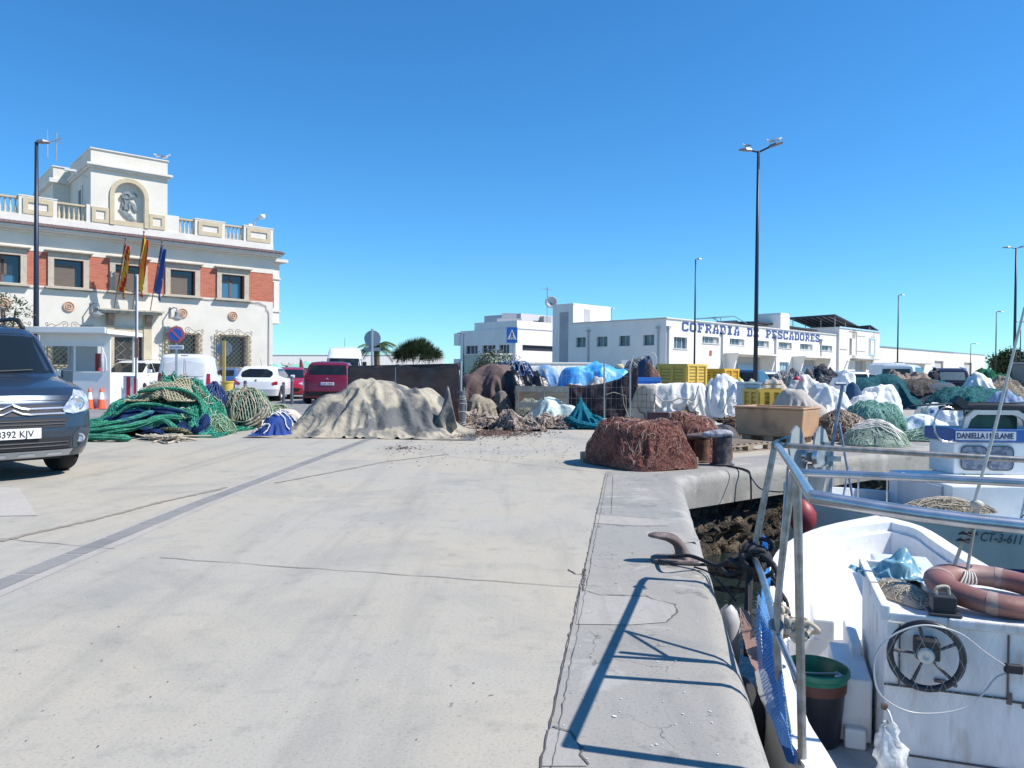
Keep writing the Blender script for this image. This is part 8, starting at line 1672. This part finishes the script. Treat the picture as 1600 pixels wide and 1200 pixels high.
knot('large beige rope knot beside the middle post', (1.44, 3.86, -.05), .075, rope, 12, .013, 3); knot('small beige rope knot on the low rail', (1.21, 3.45, .155), .035, rope, 7, .008, 4, [[(1.21, 3.4, .14), (1.17, 3.3, -.0), (1.14, 3.2, -.2)]])
# nets hanging over the port side
def netsheet(name, label, rows, m, r=.0028, n=None, cell=1):
    """rows: grid of world points; draws a knotted diamond mesh through it"""
    G = [[Vector(p) for p in row] for row in rows]; nu, nv = len(G), len(G[0]); o_ = G[0][0].copy(); t = thing(name, label, 'netting', o_); b = MB(); U, V_ = n
    def at_(u, v):
        u = min(.9999, max(0, u))*(nu-1); v = min(.9999, max(0, v))*(nv-1); i, j = int(u), int(v); a, c_ = u-i, v-j
        p = G[i][j]*(1-a)*(1-c_)+G[i+1][j]*a*(1-c_)+G[i][j+1]*(1-a)*c_+G[i+1][j+1]*a*c_
        return p+Vector((0, .012*nz(u*3, v*3), 0))-o_
    for i in range(-V_, U+1):
        for sg in (0, 1):
            L = []
            for k in range(V_+1):
                x = (i+k) if sg == 0 else (i+V_-k)
                if 0 <= x <= U: L.append(at_(x/U, k/V_))
            if len(L) > 1: b.tube(L, r, 3, cap=False)
    b.build('mesh', m, t); return t
bl1 = pm((.02, .24, .62), .7); bl2 = pm((.22, .42, .68), .7)
A = atY
netsheet('blue_netting', 'bright blue fine netting strip hanging beside the far post', [[A(1191, 835, 4.55), A(1192, 880, 4.5), A(1190, 930, 4.3), A(1186, 985, 4.0)], [A(1197, 840, 4.6), A(1203, 880, 4.55), A(1203, 930, 4.4), A(1200, 990, 4.1)]], pm((.03, .30, .72), .6), .0030, (8, 44))
netsheet('blue_netting', 'blue and white diamond netting hanging below the low rail over the side', [[A(1184, 925, 3.9), A(1180, 990, 3.7), A(1186, 1050, 3.4), A(1200, 1110, 3.0), A(1222, 1165, 2.75)], [A(1198, 950, 3.8), A(1205, 1000, 3.5), A(1212, 1060, 3.2), A(1222, 1120, 2.85), A(1236, 1170, 2.7)], [A(1210, 980, 3.6), A(1220, 1030, 3.25), A(1226, 1090, 2.95), A(1232, 1140, 2.75), A(1240, 1180, 2.65)]], bl2, .0021, (10, 38))
netsheet('blue_netting', 'deep blue layer of netting behind the blue and white one', [[A(1190, 960, 4.0), A(1192, 1040, 3.7), A(1205, 1120, 3.3), A(1230, 1190, 3.0)], [A(1213, 990, 3.8), A(1224, 1060, 3.4), A(1232, 1130, 3.1), A(1243, 1195, 2.9)]], pm((.015, .12, .42), .7), .0028, (12, 44))
netsheet('brown_netting', 'rusty brown netting hanging between the boat and the quay', [[A(1156, 950, 4.2), A(1158, 985, 4.1), A(1168, 1020, 3.9), A(1180, 1050, 3.7)], [A(1170, 955, 4.2), A(1180, 990, 4.05), A(1184, 1020, 3.9), A(1187, 1055, 3.7)]], pm((.42, .27, .22), .8), .0028, (8, 20))
netsheet('grey_netting', 'grey netting bunched low between the hull and the coping', [[A(1180, 1050, 3.5), A(1186, 1085, 3.3), A(1200, 1115, 3.1)], [A(1195, 1045, 3.5), A(1206, 1075, 3.3), A(1209, 1105, 3.1)]], pm((.48, .48, .45), .8), .0028, (9, 16))
t = thing('dark_fender', 'dark tyre fender squeezed between the hull and the quay wall', 'fender', (1.14, 3.75, -.55)); b = MB(); P = [[(.0+.05*math.cos(t_), (.2+.07*math.cos(t_))*math.cos(a), (.2+.07*math.sin(t_)*0+.07*math.cos(t_))*math.sin(a)) if False else (.07*math.sin(t_), (.2+.07*math.cos(t_))*math.cos(a), (.2+.07*math.cos(t_))*math.sin(a)) for t_ in np.linspace(0, 6.283, 13)] for a in np.linspace(0, 6.283, 33)]; b.grid(P); b.build('tyre', pm((.02, .02, .022), .85), t, smooth=True)
t = thing('white_fender', 'white plastic fender hanging below the black knot', 'fender', (1.36, 4.75, -.42)); b = MB(); b.lathe([(.001, -.2), (.06, -.17), (.07, -.1), (.07, .1), (.05, .17), (.02, .2), (.001, .21)], 16, cap=False); b.build('fender', pm((.5, .5, .5), .5), t, smooth=True); b = MB(); b.tube([(0, 0, .2), (.03, -.3, .55)], .008, 5); b.build('lanyard', ropeb, t)
# ---------------------------------------------------------------- second boat
B2 = thing('cabin_boat', 'grey white fishing boat with a small blue banded wheelhouse and net hauler', 'boat', (5.5, 9.2, -1.1))
nearS = [(3.18, 8.95), (3.5, 8.62), (3.95, 8.45), (4.7, 8.36), (5.5, 8.22), (6.5, 8.1), (7.6, 8.1), (8.6, 8.3)]; farS = [(3.22, 9.0), (3.5, 9.35), (3.95, 9.75), (4.7, 10.15), (5.5, 10.4), (6.5, 10.5), (7.6, 10.4), (8.6, 10.1)]; g2 = [-.06, -.13, -.21, -.30, -.39, -.43, -.43, -.40]
nd, fd = dense(nearS), dense(farS); gg2 = [q.x for q in catmull([(g, 0, 0) for g in g2], 4)]
def bandmat():
    m = bpy.data.materials.new('hull_paint'); m.use_nodes = True; t = m.node_tree; bs = t.nodes['Principled BSDF']; bs.inputs['Roughness'].default_value = .45; tc = t.nodes.new('ShaderNodeTexCoord'); sx = t.nodes.new('ShaderNodeSeparateXYZ'); lk(t, tc.outputs['Object'], sx.inputs[0]); r = t.nodes.new('ShaderNodeMapRange'); r.inputs[1].default_value = -.3; r.inputs[2].default_value = 1.2; lk(t, sx.outputs[2], r.inputs[0]); cr = t.nodes.new('ShaderNodeValToRGB'); cr.color_ramp.interpolation = 'CONSTANT'; e = cr.color_ramp.elements; e[0].color = (.16, .19, .17, 1); e[1].position = .32; e[1].color = (.02, .07, .22, 1)
    q = cr.color_ramp.elements.new(.365); q.color = (.56, .62, .55, 1); n = t.nodes.new('ShaderNodeTexNoise'); n.inputs['Scale'].default_value = 3; n.inputs['Detail'].default_value = 6; lk(t, tc.outputs['Object'], n.inputs['Vector']); x = t.nodes.new('ShaderNodeMix'); x.data_type = 'RGBA'; x.blend_type = 'MULTIPLY'; x.inputs[0].default_value = .5; lk(t, r.outputs[0], cr.inputs[0]); lk(t, cr.outputs[0], x.inputs[6]); lk(t, n.outputs['Fac'], x.inputs[7]); lk(t, x.outputs[2], bs.inputs['Base Color']); return m
b = MB(); hull(b, nd, fd, gg2, -1.1, prof=((0, 0), (.3, -.01), (.6, -.03), (.85, -.07), (1, -.14))); shift(b, B2); b.build('hull', bandmat(), B2, smooth=True, auto=60)
b = MB(); rows = []
for A_, Bq in ((nd, fd), (fd, nd)):
    ii = inset(A_, Bq, .10); b.grid([((A_[i][0], A_[i][1], gg2[i]-.02), (A_[i][0], A_[i][1], gg2[i]+.03), (ii[i].x, ii[i].y, gg2[i]+.03), (ii[i].x, ii[i].y, gg2[i]-.12)) for i in range(len(A_))])
shift(b, B2); b.build('gunwale', pm((.62, .64, .64), .5), B2)
b = MB(); vs = [(x, y, gg2[i]-.10) for i, (x, y) in enumerate(nd)]+[(x, y, gg2[len(fd)-1-i]-.10) for i, (x, y) in enumerate(reversed(fd))]; nn = len(nd)
b.add(vs, [(i, i+1, 2*nn-2-i, 2*nn-1-i) for i in range(nn-1)]); shift(b, B2); b.build('deck', pm((.55, .58, .60), .6), B2)
def b2box(name, x0, x1, y0, y1, z0, z1, m, par=None, **k): b = MB(); b.box(x0, x1, y0, y1, z0, z1); shift(b, B2); return b.build(name, m, par or B2, **k)
cw = mat('cabin_white', (.82, .83, .80), .5, col2=(.74, .75, .73), nscale=3, bump=.1)
b2box('engine_box', 5.02, 7.4, 8.75, 10.2, -.46, -.02, cw, bevel=.02); b2box('engine_box_side', 4.99, 5.019, 8.9, 9.9, -.4, -.05, pm((.5, .53, .55)))
wb_ = b2box('wheelhouse', 5.63, 7.0, 9.75, 10.35, -.02, .40, cw, bevel=.02)
def rr(x0, x1, z0, z1, r_): return [(x1-r_+r_*math.cos(R(a)), z1-r_+r_*math.sin(R(a))) for a in (0, 30, 60, 90)]+[(x0+r_+r_*math.cos(R(a)), z1-r_+r_*math.sin(R(a))) for a in (90, 120, 150, 180)]+[(x0+r_+r_*math.cos(R(a)), z0+r_+r_*math.sin(R(a))) for a in (180, 210, 240, 270)]+[(x1-r_+r_*math.cos(R(a)), z0+r_+r_*math.sin(R(a))) for a in (270, 300, 330, 360)]
cg = mat('patterned_pane', (.10, .12, .17), .25, col2=(.22, .24, .30), nscale=16, detail=1)
for x0 in (5.71, 6.05):
    b = MB(); b.prism(rr(x0, x0+.31, .05, .34, .06), 9.728, 9.749); shift(b, B2); f = b.build('window', cg, B2); b = MB(); b.ring(rr(x0-.012, x0+.322, .038, .352, .07), rr(x0, x0+.31, .05, .34, .06), 9.722, 9.7275); shift(b, B2); b.build('window_seal', pm((.05, .06, .09)), f)
bd = b2box('name_band', 5.59, 7.05, 9.70, 10.4, .40, .565, mat('band_blue', (.02, .10, .32), .4, col2=(.02, .08, .26)), bevel=.01)
pb = b2box('name_board', 5.61, 6.37, 9.685, 9.699, .425, .535, pm((.55, .58, .62), .5))
tm = text_mesh('boat_name', 'DANIELLA I MELANIE', .098, pm((.01, .015, .08)), pb, (5.62-5.5, 9.683-9.2, .448+1.1), (R(90), 0, 0), .001, sx=.78, bold=.0025)
b = MB(); o_ = [(5.74, .565), (5.77, .70), (5.88, .80), (6.45, .80), (6.58, .70), (6.64, .565)]; i_ = [(5.80, .575), (5.84, .68), (5.92, .745), (6.40, .745), (6.52, .68), (6.56, .575)]
vs = [(x, y, z) for y in (9.76, 9.82) for L in (o_, i_) for x, z in L]; fs = []
for i in range(5): fs += [(i, i+1, 6+i+1, 6+i), (12+i, 18+i, 18+i+1, 12+i+1), (i, 12+i, 12+i+1, i+1), (6+i, 6+i+1, 18+i+1, 18+i)]
b.add(vs, fs); b.box(5.80, 6.6, 9.82, 10.35, .78, .80); shift(b, B2); b.build('cabin_top', pm((.50, .54, .53), .5), B2)
b2box('rear_screen', 5.86, 6.52, 9.90, 9.91, .565, .79, mat('green_tint', (.02, .10, .06), .3, col2=(.02, .05, .05), nscale=4))
b = MB(); b.tube(catmull([(5.78, 9.8, .72), (5.74, 9.75, .80), (5.70, 9.75, .86)]), .012, 6); b.obox((5.68, 9.74, .90), (.15, .10, .10), Matrix.Rotation(R(35), 3, 'Y')); shift(b, B2); b.build('floodlight', pm((.02, .02, .025), .4), B2)
b = MB(); b.tube([(5.50+.16*math.cos(a), 9.7, .62+.22*math.sin(a)) for a in np.linspace(R(60), R(300), 20)], .012, 6); b.tube([(5.44, 9.7, .40), (5.62, 9.7, .40)], .012, 6); shift(b, B2); b.build('hoop_rail', inox, B2)
b = MB(); b.tube([(5.75, 9.72, -.02), (5.55, 9.72, -.16)], .02, 6); b.tube([(6.62, 9.4, .02), (6.35, 9.1, .02)], .03, 6); shift(b, B2); b.build('deck_handle', pm((.03, .06, .16), .5), B2)
b = MB(); P = [[(5.45+u*2.6, 10.6-.8*v, .86+.10*u-.05*(1-v)*(1-u)+.02*math.sin(u*9)) for v in np.linspace(0, 1, 6)] for u in np.linspace(0, 1, 16)]; P2 = [[(5.45+u*2.6, 9.8, .85+.10*u+.02*math.sin(u*9)-v*(.06+.14*u)) for v in np.linspace(0, 1, 4)] for u in np.linspace(0, 1, 16)]; b.grid(P); b.grid(P2); shift(b, B2); b.build('awning', pm((.02, .028, .04), .8), B2, smooth=True, solid=.008)
for x in (6.05, 7.9): b = MB(); b.tube([(x, 10.2, -.4), (x, 10.2, .88)], .02, 6); shift(b, B2); b.build('awning_pole', pm((.25, .25, .25), .5), B2)
b = MB()
for x in (7.3, 7.1): b.tube(catmull([(x, 8.4, -.4), (x-.05, 8.5, -.1), (x-.15, 8.6, .1)]), .018, 8)
b.tube([(5.55, 8.35, -.36), (5.62, 8.35, .0), (5.72, 8.4, .02)], .015, 8); shift(b, B2); b.build('side_rail', inox, B2)
text_mesh('registration', '3\u00aa CT-3-611', .135, pm((.02, .05, .06)), B2, (4.93-5.5, 8.262-9.2, -.535+1.1), (R(84), R(3), R(-9)), .001, sx=.80, shear=.3, bold=.003)
# net hauler on the bow
hm = mat('hauler_grey', (.36, .40, .39), .5, col2=(.28, .31, .31), nscale=4)
ho = Vector((3.33, 8.95, .18))
def plate(dx, ang, name):
    M_ = Matrix.Rotation(ang, 3, 'Z'); o2 = [(-.14, .0), (-.19, .20), (-.15, .38), (-.06, .46), (.04, .40), (.14, .22), (.17, .05), (.10, -.12), (-.04, -.17)]
    b = MB(); vs = [ho+Vector((dx, 0, 0))+M_ @ Vector((x, y, z)) for y in (-.012, .012) for x, z in o2]; n = len(o2); b.add(vs, [tuple(range(n)), tuple(range(2*n-1, n-1, -1))]+[(i, n+i, n+(i+1) % n, (i+1) % n) for i in range(n)]); shift(b, B2); return b.build(name, hm, B2)
plate(.02, R(35), 'hauler_plate'); plate(.30, R(35), 'hauler_plate')
b = MB(); Mx = Matrix.Rotation(R(35), 3, 'Z') @ Matrix.Rotation(R(90), 3, 'X'); b.lathe([(.12, -.1), (.16, -.08), (.07, .0), (.07, .08), (.15, .16), (.12, .2)], 20, ho+Vector((.14, .05, .1)), Mx); shift(b, B2); b.build('hauler_drum', inox, B2, smooth=True, auto=50)
b = MB(); b.obox(ho+Vector((.33, -.05, .14)), (.07, .05, .26)); b.obox(ho+Vector((.40, -.06, .08)), (.16, .06, .06)); shift(b, B2); b.build('hauler_bracket', hm, B2)
b = MB(); P = []
for k in range(12):
    v = k/11; P.append([(3.60+.02*v+(.14-.03*v+.015*math.sin(a*6+v*3))*math.cos(a), 8.95+(.12-.02*v+.012*math.sin(a*6))*math.sin(a), .18-.5*v) for a in np.linspace(0, 6.283, 30)])
b.grid(P); shift(b, B2); b.build('draped_cover', pm((.42, .40, .36), .9), B2, smooth=True)
b = MB(); bt_ = atY(1317, 600, 8.9); b1 = atY(1300, 698, 8.9); b.tube([bt_, b1, (3.68, 8.85, -.25)], .022, 8); b.tube([atY(1311, 660, 8.9), atY(1333, 782, 8.7)], .014, 6); b.tube([atY(1326, 730, 8.8), atY(1317, 780, 8.6)], .012, 6); b.tube([b1, atY(1322, 698, 8.85)], .01, 6); b.tube([bt_+Vector((-.09, 0, 0)), bt_+Vector((.03, 0, 0))], .02, 6); shift(b, B2); b.build('davit', mat('blue_steel', (.12, .17, .28), .45, .5, col2=(.3, .32, .34), nscale=6), B2)
for px_q in (1341, 1386): b = MB(); q = atY(px_q, 778, 9.2); b.tube([(q.x, 9.2, -.3), (q.x, 9.2, .05)], .01, 6); shift(b, B2); b.build('stanchion', inox, B2)
t, H_ = heap('deck_net', 'beige and dark net bundle lying along the gunwale of the cabin boat', 'fishing net', 1478, 8.65, .62, .2, .13, netmat('deck_net_mesh', (.34, .29, .21), (.42, .36, .27), (.12, .14, .10), cell=30), 'net_mound', seed=111, amp=.5, group=G_nets); t.location.z = -.30; H_.strands('strands', rope, t, 90, .3, .004, .008, 3)
t = thing('red_fender', 'round red fender between the bow of the cabin boat and the quay wall', 'fender', (3.14, 8.25, -.30)); b = MB(); b.lathe([(.001, -.19), (.09, -.16), (.14, -.05), (.14, .05), (.09, .13), (.03, .18), (.001, .19)], 18, cap=False); b.build('fender', pm((.30, .03, .04), .5), t, smooth=True); b = MB(); b.tube([(0, 0, .18), (.1, .4, .30)], .01, 5); b.build('lanyard', ropeb, t)
t = thing('orange_rag', 'small orange red rope scrap at the foot of the near post', 'rag', (.95, 2.45, .0)); b = MB(); b.tube(catmull([(-.03, 0, .01), (0, .02, .03), (.03, 0, .02), (.01, -.02, .01), (-.02, .01, .02)]), .01, 5); b.build('scrap', pm((.35, .08, .04)), t); t.scale = (.55, .55, .55); t.location = (1.135, 2.96, -.262)
